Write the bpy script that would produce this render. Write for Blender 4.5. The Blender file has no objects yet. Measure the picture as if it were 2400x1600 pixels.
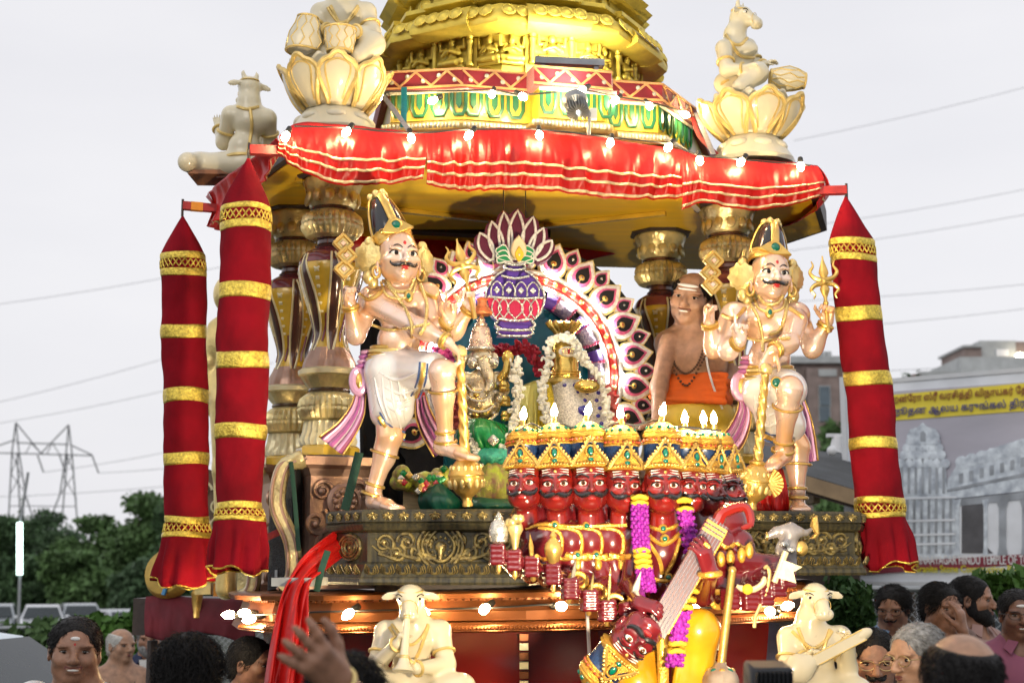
import bpy, math, random
import numpy as np
from mathutils import Vector, Matrix
R = math.radians; PI = math.pi; sin = math.sin; cos = math.cos
scene = bpy.context.scene
C = scene.collection
random.seed(7); rng = np.random.default_rng(7)

# ---------------------------------------------------------------- camera, sky, sun, exposure
F_PX = 3333.33                      # focal length in pixels of the 2400 px wide photograph (50 mm lens)
PITCH = math.atan(520 / F_PX); EYE = 1.9
cam = bpy.data.cameras.new('camera'); cam.lens = 50; cam.sensor_width = 36
cam.clip_start = 0.05; cam.clip_end = 2000
cam.dof.use_dof = True; cam.dof.focus_distance = 5.6; cam.dof.aperture_fstop = 3.4
camo = bpy.data.objects.new('camera', cam); C.objects.link(camo)
camo.location = (0, 0, EYE); camo.rotation_euler = (PI / 2 + PITCH, 0, 0)
scene.camera = camo

SUN_EL, SUN_AZ = 28, 205            # behind the camera, a little to the left
world = bpy.data.worlds.new('World'); scene.world = world; world.use_nodes = True
wn = world.node_tree.nodes; wl = world.node_tree.links; wn.clear()
sky = wn.new('ShaderNodeTexSky'); sky.sky_type = 'NISHITA'; sky.sun_disc = False
sky.sun_elevation = R(SUN_EL); sky.sun_rotation = R(SUN_AZ); sky.dust_density = 4
wtc = wn.new('ShaderNodeTexCoord'); wmp = wn.new('ShaderNodeMapping'); wmp.inputs['Scale'].default_value = (1, 1, 3)
wno = wn.new('ShaderNodeTexNoise'); wno.inputs['Scale'].default_value = 1.6; wno.inputs['Detail'].default_value = 5
wra = wn.new('ShaderNodeValToRGB')
wra.color_ramp.elements[0].color = (8.0, 8.0, 8.5, 1); wra.color_ramp.elements[1].color = (9.5, 9.4, 9.65, 1)
wra.color_ramp.elements[0].position = .3; wra.color_ramp.elements[1].position = .7
wmx = wn.new('ShaderNodeMixRGB'); wmx.inputs['Fac'].default_value = .93
wbg = wn.new('ShaderNodeBackground'); wbg.inputs['Strength'].default_value = .10
wou = wn.new('ShaderNodeOutputWorld')
wl.new(wtc.outputs['Generated'], wmp.inputs['Vector']); wl.new(wmp.outputs[0], wno.inputs['Vector'])
wl.new(wno.outputs['Fac'], wra.inputs['Fac']); wl.new(sky.outputs[0], wmx.inputs[1]); wl.new(wra.outputs[0], wmx.inputs[2])
wl.new(wmx.outputs[0], wbg.inputs['Color']); wl.new(wbg.outputs[0], wou.inputs['Surface'])

sun = bpy.data.lights.new('sun', 'SUN'); sun.energy = .4; sun.angle = R(25); sun.color = (1, .95, .88)
suno = bpy.data.objects.new('sun', sun); C.objects.link(suno)
sd = Vector((sin(R(SUN_AZ)) * cos(R(SUN_EL)), cos(R(SUN_AZ)) * cos(R(SUN_EL)), sin(R(SUN_EL))))
suno.rotation_euler = sd.to_track_quat('Z', 'Y').to_euler()
vs = scene.view_settings
vs.view_transform = 'Standard'; vs.look = 'None'; vs.exposure = 0.0; vs.gamma = 1.0
scene.cycles.use_denoising = True
scene.cycles.max_bounces = 6; scene.cycles.diffuse_bounces = 3; scene.cycles.glossy_bounces = 3
scene.cycles.sample_clamp_indirect = 4.0; scene.cycles.caustics_reflective = False; scene.cycles.caustics_refractive = False

# ---------------------------------------------------------------- placing: a photograph pixel at a chosen real distance
_cp, _sp = cos(PITCH), sin(PITCH)
def P(x, y, Y):
 a = (x - 1200) / F_PX; b = (800 - y) / F_PX
 t = Y / (_cp - b * _sp)
 return Vector((a * t, Y, EYE + (_sp + b * _cp) * t))
def pm(Y): return Y / (F_PX * _cp)            # metres per photograph pixel at distance Y
def V3(*a): return Vector(a)
def lerp(a, b, t): return a + (b - a) * t
def TRS(loc=(0, 0, 0), yaw=0, pitch=0, roll=0, s=1):
 return Matrix.Translation(Vector(loc)) @ Matrix.Rotation(R(yaw), 4, 'Z') @ Matrix.Rotation(R(pitch), 4, 'X') @ Matrix.Rotation(R(roll), 4, 'Y') @ (Matrix.Diagonal((s, s, s, 1)) if not isinstance(s, tuple) else Matrix.Diagonal((*s, 1)))
def along(a, b, up=(0, -1, 0)):
 """frame at a whose Z runs to b and whose -Y faces `up`"""
 a = Vector(a); z = (Vector(b) - a).normalized(); f = Vector(up)
 y = -(f - z * f.dot(z)).normalized(); x = y.cross(z)
 return Matrix(((x.x, y.x, z.x, a.x), (x.y, y.y, z.y, a.y), (x.z, y.z, z.z, a.z), (0, 0, 0, 1)))
def spline(pts, n):
 """Catmull-Rom through pts, n samples"""
 p = [np.array(q, float) for q in pts]
 p = [2 * p[0] - p[1]] + p + [2 * p[-1] - p[-2]]
 m = len(p) - 3; out = []
 for i in range(n):
  u = i / (n - 1) * m; k = min(int(u), m - 1); t = u - k
  a, b, c, d = p[k:k + 4]
  out.append(.5 * (2 * b + (c - a) * t + (2 * a - 5 * b + 4 * c - d) * t * t + (3 * b - a - 3 * c + d) * t ** 3))
 return out

# ---------------------------------------------------------------- materials
MATS = {}
def mat(name, col, rough=.5, metal=0., var=.12, vscale=6., bump=0., bscale=60., coat=0., sheen=0., spec=.5, emit=None, es=0., trans=0., col2=None, c2scale=None, sss=0., detail=4, streak=None):
 if name in MATS: return MATS[name]
 m = bpy.data.materials.new(name); m.use_nodes = True
 nt = m.node_tree; N = nt.nodes; L = nt.links
 b = N['Principled BSDF']
 b.inputs['Roughness'].default_value = rough; b.inputs['Metallic'].default_value = metal
 b.inputs['Specular IOR Level'].default_value = spec
 b.inputs['Coat Weight'].default_value = coat; b.inputs['Coat Roughness'].default_value = .12
 if sheen: b.inputs['Sheen Weight'].default_value = sheen
 if trans: b.inputs['Transmission Weight'].default_value = trans
 if sss:
  b.inputs['Subsurface Weight'].default_value = sss; b.inputs['Subsurface Radius'].default_value = (.012, .006, .004)
 c = (*col, 1)
 tc = N.new('ShaderNodeTexCoord')
 if var or col2:
  no = N.new('ShaderNodeTexNoise'); no.inputs['Scale'].default_value = c2scale or vscale; no.inputs['Detail'].default_value = detail
  if streak:
   mp = N.new('ShaderNodeMapping'); mp.inputs['Scale'].default_value = streak
   L.new(tc.outputs['Object'], mp.inputs['Vector']); L.new(mp.outputs[0], no.inputs['Vector'])
  else: L.new(tc.outputs['Object'], no.inputs['Vector'])
  ra = N.new('ShaderNodeValToRGB'); e = ra.color_ramp.elements
  e[0].position = .32; e[1].position = .68
  d = col2 if col2 else tuple(max(0, x * (1 - var)) for x in col)
  u = col if col2 else tuple(min(1, x * (1 + var)) for x in col)
  e[0].color = (*d, 1); e[1].color = (*u, 1)
  L.new(no.outputs['Fac'], ra.inputs['Fac']); L.new(ra.outputs[0], b.inputs['Base Color'])
  rr = N.new('ShaderNodeMapRange'); rr.inputs[3].default_value = max(.02, rough - .08); rr.inputs[4].default_value = min(1, rough + .12)
  L.new(no.outputs['Fac'], rr.inputs[0]); L.new(rr.outputs[0], b.inputs['Roughness'])
 else: b.inputs['Base Color'].default_value = c
 if bump:
  n2 = N.new('ShaderNodeTexNoise'); n2.inputs['Scale'].default_value = bscale; n2.inputs['Detail'].default_value = 3
  L.new(tc.outputs['Object'], n2.inputs['Vector'])
  bp = N.new('ShaderNodeBump'); bp.inputs['Strength'].default_value = bump; bp.inputs['Distance'].default_value = .01
  L.new(n2.outputs['Fac'], bp.inputs['Height']); L.new(bp.outputs[0], b.inputs['Normal'])
 if emit:
  b.inputs['Emission Color'].default_value = (*emit, 1); b.inputs['Emission Strength'].default_value = es
 MATS[name] = m
 return m
def weave(name, col, n=900, rough=.7, sheen=.3, var=.15, bump=.25):
 m = mat(name, col, rough, 0, var, 5, bump, n, sheen=sheen)
 return m

# ---------------------------------------------------------------- mesh builder
_ico = None
def ico():
 global _ico
 if _ico is None:
  t = (1 + 5 ** .5) / 2
  v = np.array([(-1, t, 0), (1, t, 0), (-1, -t, 0), (1, -t, 0), (0, -1, t), (0, 1, t), (0, -1, -t), (0, 1, -t), (t, 0, -1), (t, 0, 1), (-t, 0, -1), (-t, 0, 1)], float)
  v /= np.linalg.norm(v[0])
  f = [(0, 11, 5), (0, 5, 1), (0, 1, 7), (0, 7, 10), (0, 10, 11), (1, 5, 9), (5, 11, 4), (11, 10, 2), (10, 7, 6), (7, 1, 8), (3, 9, 4), (3, 4, 2), (3, 2, 6), (3, 6, 8), (3, 8, 9), (4, 9, 5), (2, 4, 11), (6, 2, 10), (8, 6, 7), (9, 8, 1)]
  _ico = v, f
 return _ico
class MB:
 def __init__(s): s.v = []; s.f = []; s.m = []; s.n = 0; s.mi = 0
 def add(s, V, F, M=None, mi=None):
  V = np.asarray(V, float).reshape(-1, 3)
  if M is not None:
   A = np.array(M); V = V @ A[:3, :3].T + A[:3, 3]
  s.v.append(V); n = s.n
  s.f += [tuple(i + n for i in f) for f in F]
  s.m += [s.mi if mi is None else mi] * len(F); s.n += len(V); return s
 def box(s, c, size, M=None, mi=None, taper=1.):
  x, y, z = [q / 2 for q in size]; c = np.array(c, float); t = taper
  V = np.array([(-x, -y, -z), (x, -y, -z), (x, y, -z), (-x, y, -z), (-x * t, -y * t, z), (x * t, -y * t, z), (x * t, y * t, z), (-x * t, y * t, z)]) + c
  return s.add(V, [(0, 3, 2, 1), (4, 5, 6, 7), (0, 1, 5, 4), (1, 2, 6, 5), (2, 3, 7, 6), (3, 0, 4, 7)], M, mi)
 def grid(s, fn, nu, nv, closeu=False, closev=False, M=None, mi=None):
  V = [fn(i / (nu if closeu else nu - 1), j / (nv if closev else nv - 1)) for i in range(nu) for j in range(nv)]
  Fc = []
  for i in range(nu if closeu else nu - 1):
   for j in range(nv if closev else nv - 1):
    a = i * nv + j; b = ((i + 1) % nu) * nv + j; c = ((i + 1) % nu) * nv + (j + 1) % nv; d = i * nv + (j + 1) % nv
    Fc.append((a, b, c, d))
  return s.add(V, Fc, M, mi)
 def lathe(s, prof, seg=24, M=None, rib=None, mi=None, cap=True, sq=1., fn=None):
  """prof: (r, z[, ribamp]); rib: number of flutes; fn(theta)->factor"""
  V = []; n = len(prof)
  for i in range(seg):
   t = 2 * PI * i / seg
   for p in prof:
    r = p[0]
    if rib and len(p) > 2 and p[2]: r *= 1 + p[2] * (abs(cos(t * rib / 2)) - .6)
    if fn: r *= fn(t)
    V.append((r * cos(t), r * sin(t) * sq, p[1]))
  Fc = []
  for i in range(seg):
   j = (i + 1) % seg
   for k in range(n - 1): Fc.append((i * n + k, j * n + k, j * n + k + 1, i * n + k + 1))
  if cap:
   if prof[0][0] > 1e-5: Fc.append(tuple(i * n for i in range(seg))[::-1])
   if prof[-1][0] > 1e-5: Fc.append(tuple(i * n + n - 1 for i in range(seg)))
  return s.add(V, Fc, M, mi)
 def tube(s, pts, r, seg=8, closed=False, M=None, mi=None, flat=1., up=None, cap=True):
  p = np.array([list(q) for q in pts], float); n = len(p)
  rr = np.full(n, r) if np.isscalar(r) else np.array(r, float)
  if closed: tan = np.roll(p, -1, 0) - np.roll(p, 1, 0)
  else: tan = np.gradient(p, axis=0)
  tan /= np.linalg.norm(tan, axis=1)[:, None] + 1e-12
  nn = np.array(up, float) if up is not None else (np.array([0, 0, 1.]) if abs(tan[0][2]) < .9 else np.array([1., 0, 0]))
  V = []
  for i in range(n):
   if up is not None: nn = np.array(up, float)
   nn = nn - tan[i] * nn.dot(tan[i]); nn /= np.linalg.norm(nn) + 1e-12
   bb = np.cross(tan[i], nn)
   for k in range(seg):
    a = 2 * PI * k / seg
    V.append(p[i] + rr[i] * (cos(a) * nn * flat + sin(a) * bb))
  Fc = []
  for i in range(n if closed else n - 1):
   j = (i + 1) % n
   for k in range(seg): Fc.append((i * seg + k, i * seg + (k + 1) % seg, j * seg + (k + 1) % seg, j * seg + k))
  if cap and not closed: Fc += [tuple(range(seg))[::-1], tuple((n - 1) * seg + k for k in range(seg))]
  return s.add(V, Fc, M, mi)
 def ball(s, c, r, M=None, mi=None, seg=10, rings=7, rot=None):
  r = (r, r, r) if np.isscalar(r) else r
  V = [(0, 0, -1)]; Fc = []
  for j in range(1, rings):
   a = -PI / 2 + PI * j / rings
   for i in range(seg): V.append((cos(a) * cos(2 * PI * i / seg), cos(a) * sin(2 * PI * i / seg), sin(a)))
  V.append((0, 0, 1)); top = len(V) - 1
  for i in range(seg):
   k = (i + 1) % seg
   Fc.append((0, 1 + k, 1 + i))
   for j in range(rings - 2): Fc.append((1 + j * seg + i, 1 + j * seg + k, 1 + (j + 1) * seg + k, 1 + (j + 1) * seg + i))
   Fc.append((1 + (rings - 2) * seg + i, 1 + (rings - 2) * seg + k, top))
  V = np.array(V) * np.array(r)
  if rot is not None: V = V @ np.array(rot)[:3, :3].T
  return s.add(V + np.array(c, float), Fc, M, mi)
 def bead(s, c, r, M=None, mi=None):
  v, f = ico(); return s.add(v * (np.array(r) if not np.isscalar(r) else r) + np.array(list(c), float), f, M, mi)
 def beads(s, pts, r, M=None, mi=None):
  for q in pts: s.bead(q, r, M, mi)
  return s
 def extr(s, out, depth, M=None, mi=None, y0=0., bev=0.):
  """outline in XZ (x, z), front face at y0 - depth, back at y0 (front looks to -Y); bev shrinks the front"""
  n = len(out); a = np.array(out, float); ctr = a.mean(0)
  area = sum(a[i][0] * a[(i + 1) % n][1] - a[(i + 1) % n][0] * a[i][1] for i in range(n))
  if area < 0: a = a[::-1]
  fr = a
  if bev:
   t = np.roll(a, -1, 0) - np.roll(a, 1, 0); t /= np.linalg.norm(t, axis=1)[:, None] + 1e-9
   fr = a + np.stack([-t[:, 1], t[:, 0]], 1) * bev
  V = [(q[0], y0, q[1]) for q in a] + [(q[0], y0 - depth + bev, q[1]) for q in a] + [(q[0], y0 - depth, q[1]) for q in fr]
  Fc = [tuple(range(n))[::-1], tuple(2 * n + i for i in range(n))]
  for i in range(n):
   j = (i + 1) % n
   Fc.append((i, j, n + j, n + i)); Fc.append((n + i, n + j, 2 * n + j, 2 * n + i))
  return s.add(V, Fc, M, mi)
def mesh_from(name, V, Fc, mats, mi=None, smooth=True, sharp=40):
 me = bpy.data.meshes.new(name)
 V = np.asarray(V, np.float32)
 if isinstance(Fc, np.ndarray) and len(Fc):
  me.vertices.add(len(V)); me.vertices.foreach_set('co', V.ravel())
  k = Fc.shape[1]; me.loops.add(Fc.size); me.loops.foreach_set('vertex_index', Fc.ravel().astype(np.int32))
  me.polygons.add(len(Fc)); me.polygons.foreach_set('loop_start', np.arange(0, Fc.size, k, dtype=np.int32))
  me.update(calc_edges=True)
 else:
  me.from_pydata(V.tolist(), [], Fc)
 for m in (mats if isinstance(mats, (list, tuple)) else [mats]): me.materials.append(m)
 if mi is not None: me.polygons.foreach_set('material_index', np.asarray(mi, np.int32))
 if smooth:
  me.polygons.foreach_set('use_smooth', np.ones(len(me.polygons), bool))
  if sharp: me.set_sharp_from_angle(angle=R(sharp))
 me.validate(); me.update()
 return me
# ---------------------------------------------------------------- objects
ORG = {}
def thing(name, label, cat, loc=(0, 0, 0), group=None):
 o = bpy.data.objects.new(name, None); C.objects.link(o); o.empty_display_size = .1
 o.location = loc; ORG[o.name] = np.array(list(loc), float); tag(o, label, cat, group); return o
def tag(o, label=None, cat=None, group=None, kind=None):
 if label: o['label'] = label
 if cat: o['category'] = cat
 if group: o['group'] = group
 if kind: o['kind'] = kind
 return o
def ob(name, mb, mats, parent=None, smooth=True, sharp=40, solid=0., sub=0):
 """MB (or V,F arrays) in world coordinates -> one mesh object, under parent if given, else with its origin at its base"""
 if isinstance(mb, MB): V = np.concatenate(mb.v) if mb.v else np.zeros((0, 3)); Fc = mb.f; mi = mb.m
 else: V, Fc = mb[0], mb[1]; mi = mb[2] if len(mb) > 2 else None
 V = np.asarray(V, float)
 if parent is not None: org = ORG[parent.name]
 else: lo, hi = V.min(0), V.max(0); org = np.array([(lo[0] + hi[0]) / 2, (lo[1] + hi[1]) / 2, lo[2]])
 me = mesh_from(name, V - org, Fc, mats, mi, smooth, sharp)
 o = bpy.data.objects.new(name, me); C.objects.link(o); ORG[o.name] = org
 if parent is not None: o.parent = parent
 else: o.location = org
 if solid:
  q = o.modifiers.new('thickness', 'SOLIDIFY'); q.thickness = solid; q.offset = 0
 if sub:
  q = o.modifiers.new('smooth', 'SUBSURF'); q.levels = sub; q.render_levels = sub
 return o
def inst(name, me, parent=None, M=None):
 """object sharing mesh data; M is the world matrix"""
 o = bpy.data.objects.new(name, me); C.objects.link(o)
 if parent is not None:
  o.parent = parent; org = ORG[parent.name]; M = Matrix.Translation(-Vector(org)) @ (M or Matrix())
  ORG[o.name] = org
 o.matrix_local = M if M is not None else Matrix(); return o

# ---------------------------------------------------------------- smooth organic bodies: blended solids -> one continuous skin
class Body:
 def __init__(s, M=None): s.p = []; s.M = M or Matrix(); s.c = 0
 def _t(s, q): return np.array(s.M @ Vector(q))
 def _sc(s): return s.M.to_scale()[0]
 def cap(s, a, b, ra, rb=None, k=.02, sub=False):
  sc = s._sc(); rb = ra if rb is None else rb
  a = s._t(a); b = s._t(b); ra *= sc; rb *= sc; r = max(ra, rb)
  s.p.append(('c', a, b, ra, rb, k * sc, sub, np.minimum(a, b) - r, np.maximum(a, b) + r, s.c)); return s
 def chain(s, pts, rs, k=.02):
  for i in range(len(pts) - 1): s.cap(pts[i], pts[i + 1], rs[i], rs[i + 1], k)
  return s
 def ell(s, c, r, k=.02, sub=False, rot=None):
  sc = s._sc(); Q = np.array(s.M.to_quaternion().to_matrix())
  if rot is not None: Q = Q @ np.array(Matrix(rot).to_3x3())
  r = np.array([r] * 3 if np.isscalar(r) else r, float) * sc; c = s._t(c)
  e = np.abs(Q) @ r
  s.p.append(('e', c, Q, r, None, k * sc, sub, c - e, c + e, s.c)); return s
 def mesh(s, res, clip=None):
  lo = np.min([p[7] for p in s.p if not p[6]], 0) - 3 * res; hi = np.max([p[8] for p in s.p if not p[6]], 0) + 3 * res
  if clip: lo = np.maximum(lo, clip[0]); hi = np.minimum(hi, clip[1])
  n = np.ceil((hi - lo) / res).astype(int) + 1
  ax = [lo[i] + np.arange(n[i]) * res for i in range(3)]
  D = np.full(n, 1., np.float32)
  for p in s.p:
   k = max(p[5], 1e-4); m = k + 3 * res
   i0 = np.clip(np.floor((p[7] - m - lo) / res).astype(int), 0, n); i1 = np.clip(np.ceil((p[8] + m - lo) / res).astype(int) + 1, 0, n)
   if np.any(i1 <= i0): continue
   X = ax[0][i0[0]:i1[0], None, None]; Yy = ax[1][None, i0[1]:i1[1], None]; Z = ax[2][None, None, i0[2]:i1[2]]
   if p[0] == 'c':
    a, b = p[1], p[2]; d = b - a; L2 = d.dot(d) + 1e-12
    x = X - a[0]; y = Yy - a[1]; z = Z - a[2]
    t = np.clip((x * d[0] + y * d[1] + z * d[2]) / L2, 0, 1)
    e = np.sqrt((x - t * d[0]) ** 2 + (y - t * d[1]) ** 2 + (z - t * d[2]) ** 2) - (p[3] + (p[4] - p[3]) * t)
   else:
    c, Q, r = p[1], p[2], p[3]
    x = X - c[0]; y = Yy - c[1]; z = Z - c[2]
    q = [x * Q[0][i] + y * Q[1][i] + z * Q[2][i] for i in range(3)]
    k0 = np.sqrt(sum((q[i] / r[i]) ** 2 for i in range(3))); k1 = np.sqrt(sum((q[i] / r[i] ** 2) ** 2 for i in range(3))) + 1e-9
    e = k0 * (k0 - 1) / k1
   sl = tuple(slice(i0[i], i1[i]) for i in range(3)); A = D[sl]
   if p[6]:
    e = -e; h = np.clip(.5 - .5 * (A - e) / k, 0, 1); D[sl] = A * (1 - h) + e * h + k * h * (1 - h)
   else:
    h = np.clip(.5 + .5 * (e - A) / k, 0, 1); D[sl] = e * (1 - h) + A * h - k * h * (1 - h)
  return nets(D, lo, res)
def nets(D, lo, res):
 S = D < 0; nx, ny, nz = D.shape
 co = [(0, 0, 0), (1, 0, 0), (0, 1, 0), (1, 1, 0), (0, 0, 1), (1, 0, 1), (0, 1, 1), (1, 1, 1)]
 sub = lambda A, o: A[o[0]:nx - 1 + o[0], o[1]:ny - 1 + o[1], o[2]:nz - 1 + o[2]]
 cnt = sum(sub(S, o).astype(np.int8) for o in co)
 I = np.argwhere((cnt > 0) & (cnt < 8))
 vals = np.stack([D[I[:, 0] + o[0], I[:, 1] + o[1], I[:, 2] + o[2]] for o in co], 1)
 acc = np.zeros((len(I), 3)); num = np.zeros(len(I))
 for a, b in [(0, 1), (2, 3), (4, 5), (6, 7), (0, 2), (1, 3), (4, 6), (5, 7), (0, 4), (1, 5), (2, 6), (3, 7)]:
  va, vb = vals[:, a], vals[:, b]; m = (va < 0) != (vb < 0)
  t = np.where(m, va / np.where(m, va - vb, 1), 0)
  ca, cb = np.array(co[a], float), np.array(co[b], float)
  acc += m[:, None] * (ca + t[:, None] * (cb - ca)); num += m
 V = lo + (I + acc / num[:, None]) * res
 idx = np.full((nx - 1, ny - 1, nz - 1), -1, np.int32); idx[I[:, 0], I[:, 1], I[:, 2]] = np.arange(len(I))
 Fs = []
 for a in range(3):
  b, c = (a + 1) % 3, (a + 2) % 3
  s0 = [slice(None)] * 3; s1 = [slice(None)] * 3; s0[a] = slice(0, -1); s1[a] = slice(1, None)
  E = np.argwhere(S[tuple(s0)] != S[tuple(s1)])
  ok = (E[:, b] >= 1) & (E[:, c] >= 1) & (E[:, b] < D.shape[b] - 1) & (E[:, c] < D.shape[c] - 1)
  E = E[ok]; q = []
  for db, dc in ((1, 1), (0, 1), (0, 0), (1, 0)):
   G = E.copy(); G[:, b] -= db; G[:, c] -= dc; q.append(idx[G[:, 0], G[:, 1], G[:, 2]])
  q = np.stack(q, 1); fl = ~S[tuple(E.T)]
  q[fl] = q[fl][:, ::-1]; Fs.append(q)
 return V, np.concatenate(Fs)
# ---------------------------------------------------------------- heads, hands, people
def head_prims(B, M, fat=0., jaw=1., nose=1., neck=True, ears=True, smile=0.):
 o = B.M; B.M = M
 B.ell((0, .06, .12), (.355, .44, .38), .05); B.ell((0, -.07, -.12), (.272 + fat, .31, .34), .12)
 B.ell((0, -.26, -.38), (.13 * jaw, .1, .1), .12)
 for s in (-1, 1):
  B.ell((s * .2, -.22, -.09), (.1 + fat, .1, .09), .1); B.ell((s * .22, -.02, -.26), (.07 * jaw, .14, .1), .16)
  B.ell((s * .15, -.335, .095), (.12, .06, .035), .05)
  if ears: B.ell((s * .365, .05, -.03), (.035, .085, .13), .03); B.ell((s * .39, .03, -.02), (.02, .045, .075), .02, sub=True)
  B.ell((s * .15, -.41, .015), (.085, .075, .058), .04, sub=True)
  B.ell((s * .055, -.43, -.135), (.045 * nose, .05, .035), .03)
  if smile: B.ell((s * .17, -.3, -.14), (.08, .05, .05), .08)
 B.cap((0, -.36, .07), (0, -.475, -.11), .035 * nose, .055 * nose, .04); B.ell((0, -.47, -.125), .05 * nose, .03)
 B.ell((0, -.375, -.235), (.105 + smile * .03, .045, .024), .03); B.ell((0, -.365, -.285), (.09 + smile * .03, .05, .03), .03)
 if neck: B.cap((0, .1, -.25), (0, .14, -.72), .21, .23, .08)
 B.M = o
def eyes(M, parent, white, dark, scale=1., lids=None, iris_r=.04, look=0., hgt=1., lid=.013):
 for s in (-1, 1):
  e = MB(); i = MB(); l = MB()
  e.ball((s * .15, -.315, .015), (.078 * scale, .052, .045 * scale * hgt), M, seg=12, rings=8)
  i.ball((s * .15 + look, -.352, .015), (iris_r, .025, iris_r), M, seg=10, rings=6)
  l.tube([(s * .15 + .085 * t * scale, -.355 + .045 * t * t, .015 + .05 * scale * hgt * (1 - t * t * .85)) for t in np.linspace(-1.15, 1.1, 9)], lid, 5, M=M)
  a = ob('eye', e, white, parent); ob('iris', i, dark, a); ob('eyelid', l, dark, a)
def brows(M, parent, m, arch=.05, thick=.02, y=-.385):
 for s in (-1, 1):
  l = MB(); l.tube([(s * (.045 + .22 * t), y + .11 * t ** 2, .105 + arch * sin(PI * min(1, t * 1.1)) - .02 * t) for t in np.linspace(0, 1, 9)], [thick * (1.1 - .7 * t) for t in np.linspace(0, 1, 9)], 6, M=M, flat=.6)
  ob('eyebrow', l, m, parent)
def moustache(M, parent, m, w=.2, curl=.08, thick=.035, y=-.42):
 l = MB(); h = [(0, y - .015, -.185), (w * .4, y - .01, -.21), (w * .8, y + .05, -.215), (w * 1.05, y + .1, -.17), (w * 1.08, y + .13, -.17 + curl)]
 pts = [(-q[0], q[1], q[2]) for q in h[:0:-1]] + h; n = 25
 l.tube(spline(pts, n), [thick * (.7 + .5 * sin(PI * min(1, t * 1.25))) * (1 - t) ** .4 + .006 for t in np.abs(np.linspace(-1, 1, n))], 7, M=M)
 ob('moustache', l, m, parent)
def lips(M, parent, m, teeth=None):
 l = MB()
 if teeth is not None:
  t = MB(); t.ball((0, -.392, -.25), (.09, .03, .02), M, seg=12); ob('teeth', t, teeth, parent)
  l.tube([(x, -.40 + abs(x) ** 2 * 4, -.226 + abs(x) ** 2 * 2.4) for x in np.linspace(-.14, .14, 9)], .014, 6, M=M)
  l.tube([(x, -.395 + abs(x) ** 2 * 4, -.282 + abs(x) ** 2 * 5) for x in np.linspace(-.14, .14, 9)], .018, 6, M=M)
 else:
  l.ball((0, -.4, -.235), (.085, .035, .02), M); l.ball((0, -.393, -.272), (.07, .038, .024), M)
 ob('lips', l, m, parent)
def hair_cap(M, line=.16, back=-.3, puff=.0, side=.0, clump=220, seed=1, length=.13, bald=None):
 """hair as a shell over the skull: fine locks over an under-layer"""
 r = random.Random(seed); B = Body(M)
 B.ell((0, .075, .14), (.362 + puff, .435 + puff, .37 + puff), .03); B.ell((0, .25, -.08), (.31 + puff * .6, .26 + puff * .5, .28), .06)
 B.ell((0, -.50, -.10), (.34 + side, .45, .36 + line * .45), .05, sub=True); B.ell((0, -.13, -.5), (.5, .30, .50), .05, sub=True)
 if bald: B.ell(bald[0], bald[1], .08, sub=True)
 V, Fc = B.mesh(.03 * M.to_scale()[0])
 lk = MB(); lk.v.append(V); lk.f = [tuple(q) for q in Fc.tolist()]; lk.m = [0] * len(Fc); lk.n = len(V)
 Mi = M.inverted(); Vl = np.array([list(Mi @ Vector(v)) for v in V[::max(1, len(V) // 1500)]])
 for _ in range(clump):
  q = Vl[r.randrange(len(Vl))]; n = (Vector(q) - Vector((0, .08, .05))).normalized()
  d = (Vector((r.uniform(-.6, .6), .55, -.55 + r.uniform(-.5, .4)))); d = (d - n * d.dot(n) * .8).normalized()
  p0 = Vector(q) * .99; L = length * r.uniform(.6, 1.3)
  lk.tube([p0, p0 + d * L * .5 + n * L * .16, p0 + d * L + n * L * r.uniform(-.08, .12)], [.0055, .005, .0015], 3, M=M, cap=False)
 return lk
def hand_prims(B, M, curl=(20, 25, 25, 30), thumb=30, mir=1, k=.006, curl2=None, spread=4):
 """wrist at origin, fingers +Z, palm faces -Y, thumb towards +X*mir; unit = metres of an adult hand"""
 o = B.M; B.M = M
 B.cap((-.02 * mir, 0, .01), (-.022 * mir, 0, .085), .02, .019, .012); B.cap((.018 * mir, 0, .01), (.024 * mir, 0, .085), .02, .018, .012); B.cap((0, .003, 0), (0, .003, .085), .02, .02, .012)
 L = (.068, .078, .072, .056); X = (.032, .011, -.011, -.031)
 for f in range(4):
  p = Vector((X[f] * mir, 0, .092)); a = 0; c = R(curl[f]); c2 = R(curl2[f]) if curl2 else c
  sx = sin(R(spread * (1.5 - f))) * mir
  for j, (frac, r0, r1) in enumerate(((.46, .0105, .0095), (.3, .0095, .0085), (.24, .0085, .007))):
   a += c if j == 0 else c2
   d = Vector((sx, -sin(a), cos(a))).normalized() * L[f] * frac
   B.cap(p, p + d, r0, r1, k); p = p + d
 t = R(thumb); p0 = Vector((.025 * mir, -.008, .02)); p1 = p0 + Vector((.026 * mir * cos(t * .3), -.012 - .02 * sin(t), .032)); p2 = p1 + Vector((.014 * mir * cos(t), -.012 - .024 * sin(t), .028)); p3 = p2 + Vector((.004 * mir * cos(t) - .01 * mir * sin(t), -.008 - .014 * sin(t), .022))
 B.cap(p0, p1, .016, .013, .01); B.cap(p1, p2, .0125, .011, k); B.cap(p2, p3, .011, .008, k)
 B.M = o
def skin(name, c): return mat(name, c, .42, 0, .24, 26, .15, 130, spec=.45, sss=.08, detail=6)
SK1 = skin('skin_brown', (.31, .16, .10)); SK2 = skin('skin_tan', (.40, .225, .14)); SK3 = skin('skin_dark', (.19, .095, .062))
HAIR = mat('hair_black', (.012, .011, .011), .5, 0, .5, 90, .9, 120, streak=(1, 1, .25), spec=.2); HAIRG = mat('hair_grey', (.3, .3, .3), .6, 0, .4, 60, .3, 150, col2=(.1, .1, .1)); HAIRW = mat('hair_white', (.55, .54, .5), .6, 0, .3, 60, .3, 150)
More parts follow.
